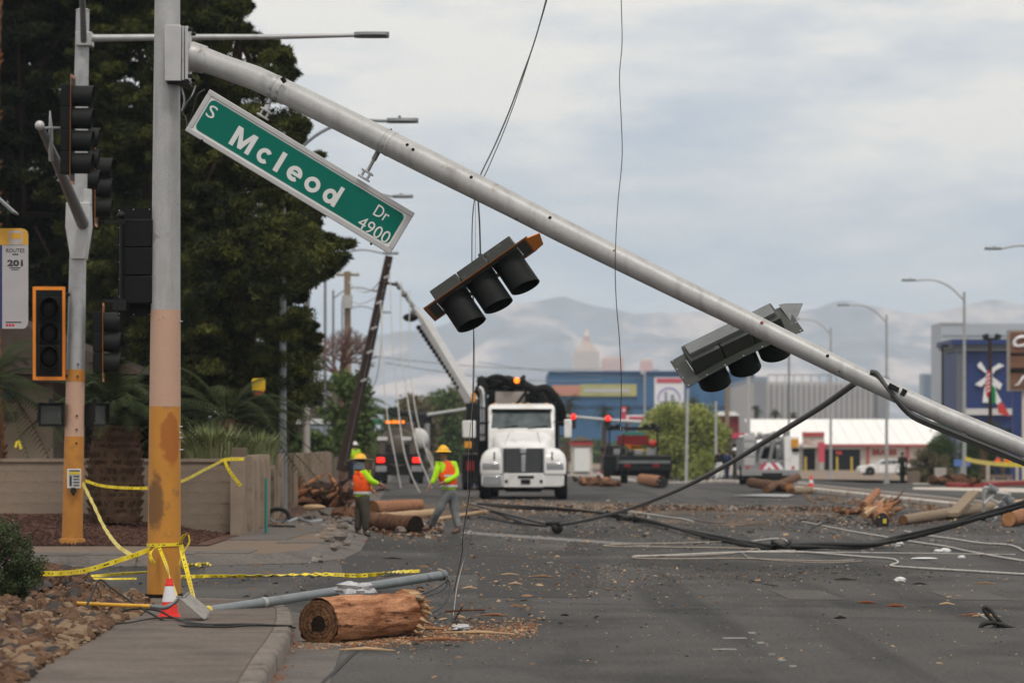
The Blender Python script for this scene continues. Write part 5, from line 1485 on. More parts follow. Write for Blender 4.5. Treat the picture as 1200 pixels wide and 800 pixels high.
# ------------------------------------------------------------------ bus stop sign
YB = 50.0; SB = F / YB
bs = thing('bus_stop_sign', 'grey and orange bus stop sign at the left edge reading ROUTES 201', 'bus stop sign', (X(-17, YB), YB, 0.2))
def bpx(a, b, c, d, y0, y1, nm, mat, bev=0):
    mb = MB().b2((X(a, YB), YB + y0, EYE - (d - HY) / SB), (X(c, YB), YB + y1, EYE - (b - HY) / SB)); return mb.build(nm, mat, bs, 30, bev)
pp = [(-34, 385), (27, 385), (30, 384), (32, 381), (33, 377), (33, 275), (32, 271), (29, 268.5), (25, 267.5), (-34, 267.5)]
mb = MB().prism([(a / SB, -b / SB) for a, b in pp], P(600, 0, YB) + V((-600 / SB, 0, 0)), (1, 0, 0), (0, 0, 1), (0, .02, 0)); mb.build('panel', 'bus_grey', bs, 30)
pp2 = [(-34, 287), (33, 287), (33, 275), (32, 271), (29, 268.5), (25, 267.5), (-34, 267.5)]
mb = MB().prism([(a / SB, -b / SB) for a, b in pp2], P(600, 0, YB) + V((-600 / SB, -.003, 0)), (1, 0, 0), (0, 0, 1), (0, .003, 0)); mb.build('orange_header', 'bus_orange', bs, 0)
bpx(-34, 287, 2.5, 385, -.003, 0, 'blue_strip', 'bus_blue')
# bus pictogram
bpx(10.5, 270.5, 26.5, 286.8, -.006, -.003, 'bus_symbol', 'bus_grey'); bpx(12, 273, 25, 280, -.008, -.006, 'bus_symbol', 'bus_orange'); bpx(12, 283.5, 15, 285, -.008, -.006, 'bus_symbol', 'bus_orange'); bpx(22, 283.5, 25, 285, -.008, -.006, 'bus_symbol', 'bus_orange')
def btxt(t_, px, py, w_, h_, m='print_dark', bold=0.0):
    return text_fit(t_, w_ / SB, h_ / SB, m, face_cam(X(px, YB), YB - .001, EYE - (py - HY) / SB), bs, bold=bold, extrude=.003)
btxt('ROUTES', 18, 293.5, 21.5, 4.6, 'print_dark'); bpx(14.5, 297.3, 21.5, 298.6, -.004, 0, 'print', 'print_dark'); btxt('201', 17.8, 308, 18, 7.6, 'print_dark', .04)
bpx(11, 313.2, 24, 314.2, -.004, 0, 'print', 'print_dark'); bpx(13, 315.6, 22, 316.3, -.004, 0, 'print', 'print_dark'); bpx(6.5, 376.8, 25, 378, -.004, 0, 'print', 'print_dark')
for k in range(3): bpx(7 + k * 3.6, 379.5, 9.6 + k * 3.6, 382, -.004, 0, 'print', 'flag_red')
mb = MB().cyl(V((X(-17, YB), YB + .05, .17)), V((X(-17, YB), YB + .05, 5.6)), .035, n=12); mb.build('post', 'galv', bs, 40)
mb = MB().box(P(-2, 232, YB) + V((0, 0, 0)), (.62, .5, .03), Matrix.Rotation(R(42), 3, 'Y')); mb.build('solar_panel', 'galv_dark', bs, 30, .004)
mb = MB().tube([P(-17, 236, YB), P(-6, 230, YB)], .02, 6); mb.build('bracket', 'galv', bs)
# ------------------------------------------------------------------ block wall at the corner
wt = thing('block_wall', 'low brown concrete block wall with a pillar at its corner behind the poles', 'wall', (-8.5, 71.6, 0.15))
WTOP = 1.53
YW = 71.5
xe = X(271, YW)
mb = MB().b2((-13.5, YW + .03, 0.0), (xe, YW + .19, WTOP - .03)); mb.build('core', 'mortar', wt, 0)
def px_x(px, Y): return (px - CX) / F * Y
bmesh_ = MB().b2((-.199, -.0, -.099), (.199, .05, .099)).mesh('block'); fix_normals(bmesh_); bmesh_.materials.append(MATS['block_wall'])
rb = random.Random(3)
half = MB().b2((-.098, -.0, -.098), (.098, .05, .098)).mesh('block'); fix_normals(half); half.materials.append(MATS['block_wall'])
row = 0; z = 0.13; cntb = 0
while z < WTOP - .06:
    x = xe - .2 - (row % 2) * .2
    if row % 2:
        o = bpy.data.objects.new('block', half); COL.objects.link(o); o.parent = wt
        o.location = V((xe - .1, YW - .012, z + .098)) - WL[wt.name]
    while x > px_x(-12, YW) - .4:
        if not (z < .3 and x < -9.3):
            o = bpy.data.objects.new('block', bmesh_); COL.objects.link(o); o.parent = wt
            o.location = V((x, YW - .004 + rb.uniform(-.003, .003), z + .098)) - WL[wt.name]; cntb += 1
        x -= .4
    z += .2; row += 1
mb = MB().b2((-13.5, YW - .04, WTOP - .03), (xe + .02, YW + .23, WTOP + .03)); mb.build('cap', 'block_wall', wt, 0)
# pillar and the second length running away from the camera
pl = thing('wall_pillar', 'square tan block pillar at the corner of the low wall', 'pillar', (px_x(284, 70), 70.6, .15))
mb = MB().b2((px_x(269.5, 70.3), 70.3, .14), (px_x(286, 70.3), 71.3, 1.60)); mb.build('shaft', 'block_wall', pl, 30, .01)
mb = MB().b2((px_x(271, 70.3), 70.35, 1.60), (px_x(285.5, 70.3), 71.25, 1.76)); mb.build('cap', 'mortar', pl, 30, .01)
mb = MB()
wf = thing('panel_fence', 'tan concrete panel fence with posts running back along the pavement', 'fence', (px_x(290, 72), 72, .15))
fa, fbb = V((px_x(287, 71), 71.2, .15)), V((px_x(385, 150), 150, .1))
L_ = (fbb - fa).length; dirf = (fbb - fa).normalized(); nrm = V((dirf.y, -dirf.x, 0))
rotf = Matrix((dirf, nrm, V((0, 0, 1)))).transposed()
npan = 26; pw = L_ / npan
for i in range(npan):
    c = fa + dirf * (pw * (i + .5)); dz = gz(c.y)
    for j in range(3 if i < 9 else 1):
        wj = (pw - .28) / (3 if i < 9 else 1)
        cc_ = fa + dirf * (pw * i + .14 + wj * (j + .5))
        mb = MB().box((cc_.x, cc_.y, .15 + .69 + dz), (wj - .02, .10, 1.38), rotf); mb.build('panel', 'fence_tan', wf, 0)
    mb = MB().box(fa + dirf * (pw * i) + V((0, 0, .72 + dz)), (.26, .26, 1.50), rotf); mb.build('post', 'block_wall', wf, 30, .008)
# ------------------------------------------------------------------ cream house behind the wall at far left
hs = thing('house', 'cream stucco house behind the low wall at the far left', 'house', (px_x(20, 92), 92, .3))
def hb(a, b, c, d, Ya, Yb, nm, mat, bev=0, par=None):
    s = F / Ya
    mb = MB().b2((X(a, Ya), Ya, EYE - (d - HY) / s), (X(c, Ya), Yb, EYE - (b - HY) / s)); return mb.build(nm, mat, par or hs, 30, bev)
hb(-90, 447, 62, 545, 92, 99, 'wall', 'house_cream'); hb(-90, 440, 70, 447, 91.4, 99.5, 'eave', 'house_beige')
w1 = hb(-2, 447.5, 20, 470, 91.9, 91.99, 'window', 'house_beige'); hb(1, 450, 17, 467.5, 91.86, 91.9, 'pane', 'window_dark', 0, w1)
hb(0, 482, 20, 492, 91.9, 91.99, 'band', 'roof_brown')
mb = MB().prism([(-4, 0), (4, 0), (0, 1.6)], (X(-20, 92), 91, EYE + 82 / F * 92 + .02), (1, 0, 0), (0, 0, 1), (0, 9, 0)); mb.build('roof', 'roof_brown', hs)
# beige two storey building further down the left side
be = thing('apartment_building', 'beige two-storey building with white bands behind the fence, far left of the trucks', 'building', (px_x(345, 190), 190, 0))
def eb(a, b, c, d, Ya, Yb, nm, mat, par=None, bev=0):
    s = F / Ya
    mb = MB().b2((X(a, Ya), Ya, EYE - (d - HY) / s), (X(c, Ya), Yb, EYE - (b - HY) / s)); return mb.build(nm, mat, par or be, 30, bev)
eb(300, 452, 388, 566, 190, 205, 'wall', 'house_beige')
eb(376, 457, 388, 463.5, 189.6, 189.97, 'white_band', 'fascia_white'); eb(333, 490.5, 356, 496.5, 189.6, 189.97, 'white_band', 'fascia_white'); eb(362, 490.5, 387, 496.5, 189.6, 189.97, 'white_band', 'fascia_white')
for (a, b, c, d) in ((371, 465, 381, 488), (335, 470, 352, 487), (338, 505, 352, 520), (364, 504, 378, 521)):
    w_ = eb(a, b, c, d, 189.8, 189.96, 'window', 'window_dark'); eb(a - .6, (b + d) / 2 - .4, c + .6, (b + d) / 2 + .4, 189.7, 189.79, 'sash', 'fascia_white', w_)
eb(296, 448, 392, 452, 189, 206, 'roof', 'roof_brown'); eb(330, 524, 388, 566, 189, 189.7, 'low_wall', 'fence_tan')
eb(362, 499, 387, 507, 188.4, 189.5, 'awning', 'slab_blue')

# ------------------------------------------------------------------ trees
def tree(name, label, base_, trunk_pts, trunk_r, clumps, mat, leaf, counts, seed, group=None, narrow=.35, bark='pole_dark', limbs=True):
    t = thing(name, label, 'tree', base_, group)
    pts = curve_pts(trunk_pts, 5)
    mb = MB().tube(pts, [trunk_r * (1 - .75 * i / (len(pts) - 1)) for i in range(len(pts))], 10, jit=.06)
    if limbs:
        rt = random.Random(seed)
        for i in range(min(22, len(clumps))):
            c = V(rt.choice(clumps[:400])[0]); k = rt.randrange(len(pts) // 3, len(pts))
            a = pts[k]; mid = a.lerp(c, .5) + V((0, 0, .25))
            mb.tube([a, mid, c], [trunk_r * .35, trunk_r * .2, .02], 5)
    mb.build('trunk', bark, t, 60)
    leaves('crown', [c for c, r in clumps], [r for c, r in clumps], [counts] * len(clumps), leaf, mat, t, seed, narrow)
    return t
def fill(poly, Y0, Y1, n, rmin, rmax, seed, flat=.7, noise_s=0.0, gap=0.0):
    rt = random.Random(seed); out = []
    xs = [a for a, b in poly]; ys = [b for a, b in poly]
    k = 0
    while len(out) < n and k < n * 60:
        k += 1
        px, py = rt.uniform(min(xs), max(xs)), rt.uniform(min(ys), max(ys))
        if not inside(px, py, poly): continue
        if seed == 21 and px > 255 and noise.noise(V((px * .035, py * .06, 2))) < -.10: continue
        if gap and noise.noise(V((px * .022, py * .030, seed))) < -gap: continue
        Y = rt.uniform(Y0, Y1); r = rt.uniform(rmin, rmax)
        out.append((tuple(P(px, py, Y)), (r, r, r * flat)))
    return out
Yt = 98.0
pine_r = [(210, -160), (270, -160), (275, -60), (283, 2), (262, 22), (300, 62), (322, 72), (326, 92), (312, 108), (336, 132), (345, 160), (332, 178), (352, 205), (340, 228), (362, 246), (356, 262), (378, 292), (388, 300), (380, 318), (340, 340), (330, 352), (352, 392), (356, 412), (340, 430), (345, 452), (320, 478), (250, 470), (215, 440), (200, 300), (190, 100)]
pine_m = [(90, -160), (215, -160), (240, 60), (250, 200), (262, 330), (285, 420), (310, 500), (280, 525), (200, 530), (150, 530), (90, 520), (80, 200)]
pine_l = [(-120, -160), (110, -160), (130, 60), (140, 250), (135, 400), (90, 440), (40, 425), (-20, 440), (-120, 440)]
def sprays(poly, Ya, seed):
    # loose tufts and hanging sprays that break the outline
    rt = random.Random(seed); out = []
    for a, b in zip(poly, poly[1:]):
        if a[0] < 250 and b[0] < 250: continue
        L_ = math.hypot(b[0] - a[0], b[1] - a[1])
        for k in range(int(L_ / 5)):
            t = rt.random(); x, y = a[0] + (b[0] - a[0]) * t, a[1] + (b[1] - a[1]) * t
            d = abs(rt.gauss(0, 9)); s = rt.uniform(.08, .24); Y = Ya + rt.uniform(-2, 2)
            for q in range(3): out.append((tuple(P(x + d * .8 + q * 3, y - d * .35 - q * 2 + rt.uniform(-3, 3), Y)), (s * 1.3, s, s * .6)))
    return out
def pine(label, poly, px, Ya, n, seed, cnt, mat='needles', depth=5.0, rmin=.20, rmax=.55):
    cl = fill(poly, Ya - depth / 2, Ya + depth / 2, n, rmin, rmax, seed, .5, gap=.42)
    if seed == 21: cl += sprays(poly, Ya, seed)
    if seed == 21: cl += fill([(300, 170), (352, 205), (362, 300), (352, 395), (308, 395), (300, 300)], 88.5, 91.5, 70, .22, .5, 63, .5)
    b_ = V((X(px, Ya), Ya, .2))
    top = min(p[1] for p in poly)
    return tree('pine_tree', label, b_, [b_, b_ + V((.1, 0, 4)), b_ + V((-.2, .1, 8)), P(px, max(top, -120) + 40, Ya)], .28, cl, mat, .19, int(cnt * 1.55), seed, 'tall dark pines behind the wall', .17)
pine('dark pine nearest the road, its ragged right side against the sky', pine_r, 285, 94.2, 660, 21, 220)
# lighter outer sprays of the right-hand pine
pine('tall dark pine right behind the near signal pole', pine_m, 190, 102, 760, 22, 330, 'needles')
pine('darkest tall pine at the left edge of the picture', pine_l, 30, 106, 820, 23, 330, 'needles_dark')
pine_b = [(-160, -200), (200, -200), (250, -40), (240, 100), (300, 250), (300, 430), (330, 500), (300, 530), (-160, 530)]
cl = fill(pine_b, 118, 124, 620, .5, 1.0, 77, .8)
b_ = V((X(110, 120), 120, .2))
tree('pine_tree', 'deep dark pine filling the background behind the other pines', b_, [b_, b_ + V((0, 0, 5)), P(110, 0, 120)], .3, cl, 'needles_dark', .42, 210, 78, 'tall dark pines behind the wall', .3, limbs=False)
# the low right boughs hang in separate tufts
low = fill([(300, 340), (340, 345), (372, 420), (378, 440), (362, 478), (335, 500), (300, 490)], 112, 118, 70, .3, .6, 41, .7)
b_ = V((X(335, 115), 115, .15))
tree('pine_tree', 'smaller bushy pine low behind the first lamp post', b_, [b_, b_ + V((0, 0, 2.2)), P(335, 400, 115)], .16, low, 'needles', .2, 240, 33, 'tall dark pines behind the wall', .16)

# palms
def frond_mesh(mb, a, az, ln, lift, droop, leaf=.34, nl=26, wl=.028):
    a = V(a); h = V((math.cos(az), math.sin(az), 0)); side = V((-math.sin(az), math.cos(az), 0))
    pts = []
    for i in range(9):
        t = i / 8; pts.append(a + h * ln * (t * math.cos(lift) + .0) + V((0, 0, ln * (math.sin(lift) * t - droop * t * t))))
    mb.tube(pts, [.022 * (1 - .8 * i / 8) for i in range(9)], 4)
    for k in range(nl):
        t = .12 + .88 * k / nl; i = min(7, int(t * 8)); p = pts[i].lerp(pts[i + 1], t * 8 - i); d = (pts[i + 1] - pts[i]).normalized()
        l_ = leaf * math.sin(math.pi * min(1, .18 + t * .8)) + .05
        for s in (-1, 1):
            q = p + side * s * l_ * .78 + d * l_ * .45 + V((0, 0, -.22 * l_)); w2 = d * wl
            n0 = len(mb.v); mb.v += [p - w2 * .5, p + w2 * .5, q]; mb.f.append([n0, n0 + 1, n0 + 2])
def palm(name, label, base_, h, r0, r1, nf, ln, bark, seed, group=None, leaf=.34, skirt=0, lifts=(-.2, 1.3), leafmat='palm_leaf', nl=26, bulge=0.0):
    t = thing(name, label, 'palm tree', base_, group); rt = random.Random(seed); b = V(base_)
    mb = MB(); n = max(6, int(h / .14)); pts = [b + V((.03 * h * math.sin(i / n * 2 + seed), 0, h * i / n)) for i in range(n + 1)]
    mb.tube(pts, [(r0 + (r1 - r0) * i / n + bulge * math.sin(math.pi * i / n)) * (1 + .07 * (i % 2)) for i in range(n + 1)], 14, jit=.05)
    mb.build('trunk', bark, t, 30)
    if skirt:
        mb = MB()
        for k in range(skirt):
            a = rt.uniform(0, 6.28); zz = rt.uniform(.05, 1) ; i = int(zz * n); rr = (r0 + (r1 - r0) * zz + bulge * math.sin(math.pi * zz)); p = pts[i] + V((math.cos(a), math.sin(a), 0)) * rr * .95
            mb.tube([p, p + V((math.cos(a) * .09, math.sin(a) * .09, .11))], [.035, .012], 4)
        struct(mb.build('leaf_bases', bark, t, 20), 'stuff')
    mb = MB(); top = pts[-1]
    for k in range(nf):
        frond_mesh(mb, top + V((0, 0, rt.uniform(-.15, .1))), rt.uniform(0, 6.28), ln * rt.uniform(.8, 1.15), rt.uniform(*lifts), rt.uniform(.45, .8), leaf, nl)
    mb.build('fronds', leafmat, t, 0)
    return t
gp = V((px_x(138, 69.5), 69.5, .42))
palm('palm_tree', 'stout date palm with a shaggy dark trunk in front of the low wall', gp, 1.75, .42, .38, 46, 2.4, 'palm_bark', 4, None, .38, 520, (.55, 1.45), nl=30, bulge=.07)
g2 = V((px_x(268, 86), 86, .2)); palm('palm_tree', 'date palm with arching green fronds behind the wall right of the near signal pole', g2, 2.2, .2, .18, 34, 2.6, 'palm_bark', 8, None, .40, 0, (-.1, 1.1), nl=30)
g3 = V((px_x(-8, 84), 84, .3)); palm('palm_tree', 'date palm whose fronds reach in from the left edge over the house', g3, 2.9, .25, .2, 34, 2.6, 'palm_bark', 9, None, .40, 0, (-.2, 1.0), nl=30)
g4 = V((px_x(8, 86), 86, .3)); palm('palm_tree', 'tall palm with an orange-brown trunk at the left edge', g4, 14, .24, .22, 10, 2.2, 'palm_tall_bark', 10, None, .34, 260, (-.2, 1.0))
# grass clump behind the wall
def grass(name, label, px, py, Y, w_, h_, n, mat='grass', seed=1, group=None):
    t = random.Random(seed); mb = MB(); c = P(px, py, Y)
    for i in range(n):
        a = t.uniform(0, 6.28); r = t.random() ** .6 * w_ * .32; b_ = c + V((math.cos(a) * r, math.sin(a) * r, 0)); l_ = h_ * t.uniform(.6, 1.05)
        lean = V((math.cos(a), math.sin(a), 0)) * l_ * t.uniform(.1, .75)
        m1 = b_ + lean * .35 + V((0, 0, l_ * .62)); e_ = b_ + lean + V((0, 0, l_ * t.uniform(.7, 1))); s_ = V((-math.sin(a), math.cos(a), 0)) * .012
        n0 = len(mb.v); mb.v += [b_ - s_, b_ + s_, m1 + s_ * .8, m1 - s_ * .8, e_]; mb.f += [[n0, n0 + 1, n0 + 2, n0 + 3], [n0 + 3, n0 + 2, n0 + 4]]
    return one(mb, name, mat, label, 'grass clump', (c.x, c.y, c.z), group, 0)
grass('grass_clump', 'feathery green ornamental grass behind the wall right of the near pole', 250, 552, 78, 1.8, 1.05, 1500, 'grass', 2)
grass('grass_clump', 'smaller spray of grass behind the wall near the first lamp post', 302, 545, 82, 1.2, .8, 600, 'grass', 3)

def blob_tree(name, label, px, Y, rx_px, top, bot, mat, leaf, n, cnt, seed, group=None, trunk=True, narrow=.6, cat='tree'):
    s = F / Y; rt = random.Random(seed); cl = []
    for i in range(n):
        while True:
            u, v = rt.uniform(-1, 1), rt.uniform(-1, 1)
            if u * u + v * v < 1: break
        if noise.noise(V((u * 2.2, v * 2.2, seed * 1.7))) < -.28: continue
        yy = (top + bot) / 2 + v * (bot - top) / 2
        r = rt.uniform(.12, .24) * (bot - top) / s
        cl.append((tuple(P(px + u * rx_px, yy, Y) + V((0, rt.uniform(-1, 1) * rx_px / s * .7, 0))), (r, r, r * .75)))
    b_ = V((X(px, Y), Y, gz(Y)))
    return tree(name, label, b_, [b_, b_ + V((.1, 0, .8)), P(px, (top + bot) / 2, Y)], .12 + rx_px / s * .05, cl, mat, leaf, cnt, seed, group, narrow, limbs=trunk)
blob_tree('bush', 'mid green bush behind the fence under the second lamp post', 408, 165, 20, 440, 540, 'leaf_mid', .22, 60, 120, 51)
blob_tree('bush', 'bright green bush low behind the fence', 360, 160, 26, 505, 548, 'leaf_mid', .2, 50, 110, 52)
blob_tree('tree', 'dull green street tree right of the leaning pole, far off', 520, 330, 24, 462, 545, 'leaf_mid', .4, 60, 110, 53, 'distant street trees')
blob_tree('tree', 'dull green street tree seen between the wires and the tank truck', 486, 300, 22, 468, 552, 'leaf_olive', .4, 60, 110, 54, 'distant street trees')
blob_tree('tree', 'small rounded tree beside the boom of the crane', 538, 360, 18, 458, 545, 'leaf_olive', .4, 50, 110, 55, 'distant street trees')
blob_tree('tree', 'hazy tree behind the tank truck', 460, 320, 20, 480, 550, 'leaf_mid', .4, 50, 110, 56, 'distant street trees')
# palm with drooping green head behind the leaning pole
g5 = V((px_x(425, 175), 175, 0)); palm('palm_tree', 'green palm just left of the leaning wooden pole', g5, 3.6, .25, .2, 34, 2.0, 'palm_bark', 15, None, .5, 0, (-.6, 1.0), 'leaf_mid', 18)
g5 = V((px_x(434, 215), 215, -.3)); palm('palm_tree', 'green palm just right of the leaning wooden pole', g5, 2.6, .25, .2, 34, 1.8, 'palm_bark', 16, None, .5, 0, (-.6, 1.0), 'leaf_mid', 18)
# bare brown tree
bt_ = thing('bare_tree', 'leafless brown tree behind the fence left of the leaning pole', 'tree', V((px_x(398, 168), 168, 0)))
mb = MB(); rt = random.Random(6); b0 = V((px_x(400, 168), 168, 0)); c0 = P(398, 440, 168)
mb.tube([b0, b0.lerp(c0, .5) + V((.1, 0, 0)), c0], [.16, .13, .1], 7)
def br(p, d, l_, r_, k):
    e_ = p + d * l_; mb.tube([p, p.lerp(e_, .5) + V((rt.uniform(-.06, .06), 0, rt.uniform(-.05, .05))), e_], [r_, r_ * .8, r_ * .6], 4, False)
    if k: 
        for _ in range(3): br(e_, (d + V((rt.gauss(0, .55), rt.gauss(0, .5), rt.gauss(0, .35)))).normalized(), l_ * .74, r_ * .62, k - 1)
for _ in range(13): br(c0, V((rt.gauss(0, .8), rt.gauss(0, .5), 1)).normalized(), .75, .06, 4)
mb.build('branches', 'twig', bt_, 0)

# ------------------------------------------------------------------ street lamps
def lamp(label, px, Y, ytop, hx, hy, r=.10, group='street lamps', arm_y=None, side=None, dbl=False, head_r=.45, pole_mat='galv_dark'):
    t = thing('street_lamp', label, 'street lamp', (X(px, Y), Y, gz(Y)), group)
    b_ = V((X(px, Y), Y, gz(Y))); tp = P(px, ytop, Y)
    mb = MB().tube([b_, b_.lerp(tp, .5), tp], [r, r * .8, r * .62], 12); mb.build('pole', pole_mat, t, 60)
    mb = MB().cyl(b_, b_ + V((0, 0, .25)), r * 1.9, r * 1.7, 10); mb.build('base', pole_mat, t, 40)
    for (ex, ey) in [(hx, hy)] + ([dbl] if dbl else []):
        ay = ytop + 10 if arm_y is None else arm_y
        a = P(px, ay, Y); e_ = P(ex, ey, Y)
        ctrl = [a, a.lerp(e_, .30) + V((0, 0, abs(e_.x - a.x) * .16)), a.lerp(e_, .62) + V((0, 0, abs(e_.x - a.x) * .16)), e_]
        mb = MB().tube(curve_pts(ctrl, 5), r * .38, 8); mb.build('arm', pole_mat, t, 60)
        s = 1 if e_.x > a.x else -1
        mb = MB(); mb.loft([[V((e_.x + s * dx, e_.y + yy * wd, e_.z + zz)) for yy, zz in ((-1, 0), (-.6, .07), (.6, .07), (1, 0), (.6, -.05), (-.6, -.05))] for dx, wd in ((-.05, .05), (.05, .12), (.35, .17), (.62, .12), (.7, .03))])
        mb.build('head', 'galv_dark', t, 40)
        mb = MB().cyl(e_ + V((s * .25, 0, .06)), e_ + V((s * .25, 0, .13)), .04, n=6); mb.build('sensor', 'galv_dark', t)
    return t
gl = 'street lamps with curved arms along the road'
lamp('nearest street lamp, grey pole by the fence, arm appearing above the name sign', 331.5, 92, 155, 456, 142, .10, gl, 196, pole_mat='conduit')
lamp('street lamp whose head shows just right of the name sign', 361, 142, 262, 462, 230.5, .10, gl, 262, pole_mat='conduit')
lamp('street lamp right of the pine, its arm ending under the name sign', 381, 184, 303, 450, 297, .10, gl, 315, pole_mat='conduit')
lamp('fourth street lamp of the left row, between the grey pole and the leaning one', 390.5, 228, 340, 438, 341, .10, gl, 350)
lamp('thin farther street lamp of the left row beside the leaning pole', 401, 262, 352, 446, 366, .09, gl, 368)
lamp('tall street lamp at the right, arm reaching left above the blue kiosk', 1130, 206, 342, 1072, 328.5, .115, gl, 352, pole_mat='galv')
lamp('street lamp left of the kiosk, standing behind the walking man in black', 1039, 248, 369, 994, 357.5, .11, gl, 378, pole_mat='galv')
lamp('street lamp behind the lower end of the sagging cable', 973.5, 290, 384, 936, 374, .11, gl, 392, pole_mat='galv')
lamp('street lamp whose head enters at the right edge', 1236, 172, 300, 1172, 291.5, .12, gl, 308, pole_mat='galv')
def plain_pole(name, label, cat, px, Y, ytop, r, mat, px2=None, group=None):
    b_ = V((X(px, Y), Y, gz(Y))); mb = MB().tube([b_, P(px if px2 is None else px2, ytop, Y)], [r, r * .8], 10)
    return one(mb, name, mat, label, cat, b_, group, 60)
plain_pole('steel_pole', 'thin steel pole crossing behind the low part of the right traffic light', 'pole', 924.5, 300, 415, .09, 'galv_dark')
plain_pole('steel_pole', 'bright white-topped pole under the right traffic light hoods', 'pole', 877, 240, 438, .14, 'galv_light')
plain_pole('wooden_pole', 'brown wooden pole behind the pale green tree', 'utility pole', 852, 330, 452, .24, 'bark_grey')
plain_pole('steel_pole', 'pale post right of the dark truck, standing on the kerb', 'pole', 804, 250, 455, .10, 'galv_light', 806)
plain_pole('steel_pole', 'pale post beside the two people by the utility truck', 'pole', 839, 250, 470, .09, 'galv_light')
plain_pole('steel_pole', 'pole carrying a small box left of the white billboard', 'pole', 755.5, 380, 434, .12, 'galv')

# ------------------------------------------------------------------ wooden utility poles
lp = thing('utility_pole', 'dark wooden utility pole leaning hard to the right beside the fence', 'utility pole', P(402, 547, 152))
mb = MB().tube([P(400, 552, 152), P(428, 430, 152), P(456, 300, 152)], [.22, .19, .16], 12, jit=.05); mb.build('pole', 'pole_dark', lp, 60)
mb = MB().tube([P(446, 330, 151.8), P(466, 334, 151.8)], .06, 6); mb.build('crossarm', 'pole_dark', lp)
for k, (px, py) in enumerate(((452, 326), (443, 356), (437, 386), (432, 414), (425, 447))):
    mb = MB().cyl(P(px - 2, py, 151.7), P(px + 5, py - 3, 151.7), .05, n=8); mb.build('bracket', 'galv', lp)
mb = MB().tube([P(452, 325, 151.7), P(440, 380, 151.75), P(425, 450, 151.75), P(404, 545, 151.7)], .012, 5); mb.build('riser_wire', 'galv_dark', lp)
up = thing('utility_pole', 'upright wooden utility pole with a grey transformer behind the bare tree', 'utility pole', (X(408, 200), 200, gz(200)))
mb = MB().tube([V((X(408, 200), 200, gz(200))), P(407, 318, 200)], [.22, .17], 10); mb.build('pole', 'bark_grey', up, 60)
mb = MB().cyl(P(407, 361, 199.6), P(407, 346, 199.6), .28, n=14); mb.build('transformer', 'galv_light', up, 40)
mb = MB().tube([P(394, 322, 200), P(421, 322, 200)], .07, 6); mb.build('crossarm', 'bark_grey', up)
mb = MB()
for px in (396, 403, 412, 419): mb.cyl(P(px, 322, 200), P(px, 319, 200), .06, .03, 6)
mb.build('insulators', 'galv_light', up)
plain_pole('wooden_pole', 'short wooden pole partly hidden by the smaller pine', 'utility pole', 360, 165, 332, .15, 'bark_grey')
plain_pole('steel_pole', 'square pale post in front of the beige building', 'pole', 358.5, 120, 478, .13, 'pedestal_stone')
# slack pale wires from the leaning pole to the ground
gw3 = 'slack wires hanging from the leaning pole'
for k, (c, r) in enumerate((([(457, 318, 151), (459, 380, 148), (464, 450, 145), (472, 520, 140), (482, 556, 138), (492, 577, 137)], .02), ([(470, 330, 151), (470, 400, 148), (478, 470, 144), (490, 530, 140), (506, 572, 138)], .022),
                            ([(480, 340, 151), (480, 420, 148), (487, 480, 144), (500, 530, 140), (520, 574, 138)], .018), ([(446, 352, 151), (449, 430, 148), (453, 480, 146), (462, 530, 142), (470, 572, 140)], .018),
                            ([(449, 360, 151), (447, 400, 149), (442, 440, 150), (436, 452, 152), (430, 440, 152)], .015), ([(456, 310, 151.5), (440, 336, 158), (424, 342, 180), (408, 330, 199)], .02), ([(450, 340, 151.5), (438, 350, 158), (420, 356, 180), (409, 350, 199)], .015))):
    wire('slack_wire', [P(*q) for q in c], r * 1.2, 'wire_pale', ('pale slack wire dropping from the leaning pole past the worker in white hard hat', 'pale slack wire falling across the amber light bar of the tank truck', 'rightmost pale slack wire, falling past the right tail light of the tank truck', 'shortest-drop slack wire nearest the leaning pole, left of the tank truck', 'slack wire looping back to the shaft of the leaning pole', 'upper slack wire between the leaning pole and the upright pole', 'lower slack wire between the leaning pole and the upright pole')[k], 'wire', gw3)
# long thin power lines across the sky behind
for k, (a, b, sag, lab) in enumerate((((380, 409, 260), (705, 432, 330), .5, 'faint power line above the white truck'), ((452, 425, 260), (705, 445, 330), .5, 'lower faint power line behind the white truck'), ((560, 424, 400), (890, 442, 420), .8, 'faint power line in front of the far tower'))):
    wire('power_line', arc(P(*a), P(*b), sag, 8), .03, 'galv_dark', lab, 'power line', 'faint power lines', 1, 5)
# ------------------------------------------------------------------ people
def hand(t, wrist, tip, r=.032, mat='skin_tone', curl=V((0, 0, -1))):
    wrist, tip = V(wrist), V(tip); d = (tip - wrist).normalized(); L_ = .19
    side = d.cross(curl).normalized(); palm_n = side.cross(d)
    vs = [(wrist - d * .03, .026), (wrist + d * .045, .036), (wrist + d * .085, .034)]; es = [(0, 1), (1, 2)]
    for k, (off, ln) in enumerate(((-.030, .070), (-.010, .082), (.010, .078), (.029, .062))):
        a = wrist + d * .088 + side * off; n0 = len(vs)
        vs += [(a, .0105), (a + d * ln * .5 + curl * .008, .0095), (a + d * ln * .85 + curl * .030, .008)]
        es += [(2, n0), (n0, n0 + 1), (n0 + 1, n0 + 2)]
    n0 = len(vs); a = wrist + d * .035 - side * .03
    vs += [(a - side * .012, .013), (a - side * .03 + d * .035 + curl * .01, .010), (a - side * .032 + d * .06 + curl * .02, .009)]
    es += [(1, n0), (n0, n0 + 1), (n0 + 1, n0 + 2)]
    skin('hand', vs, es, mat, t, 1)
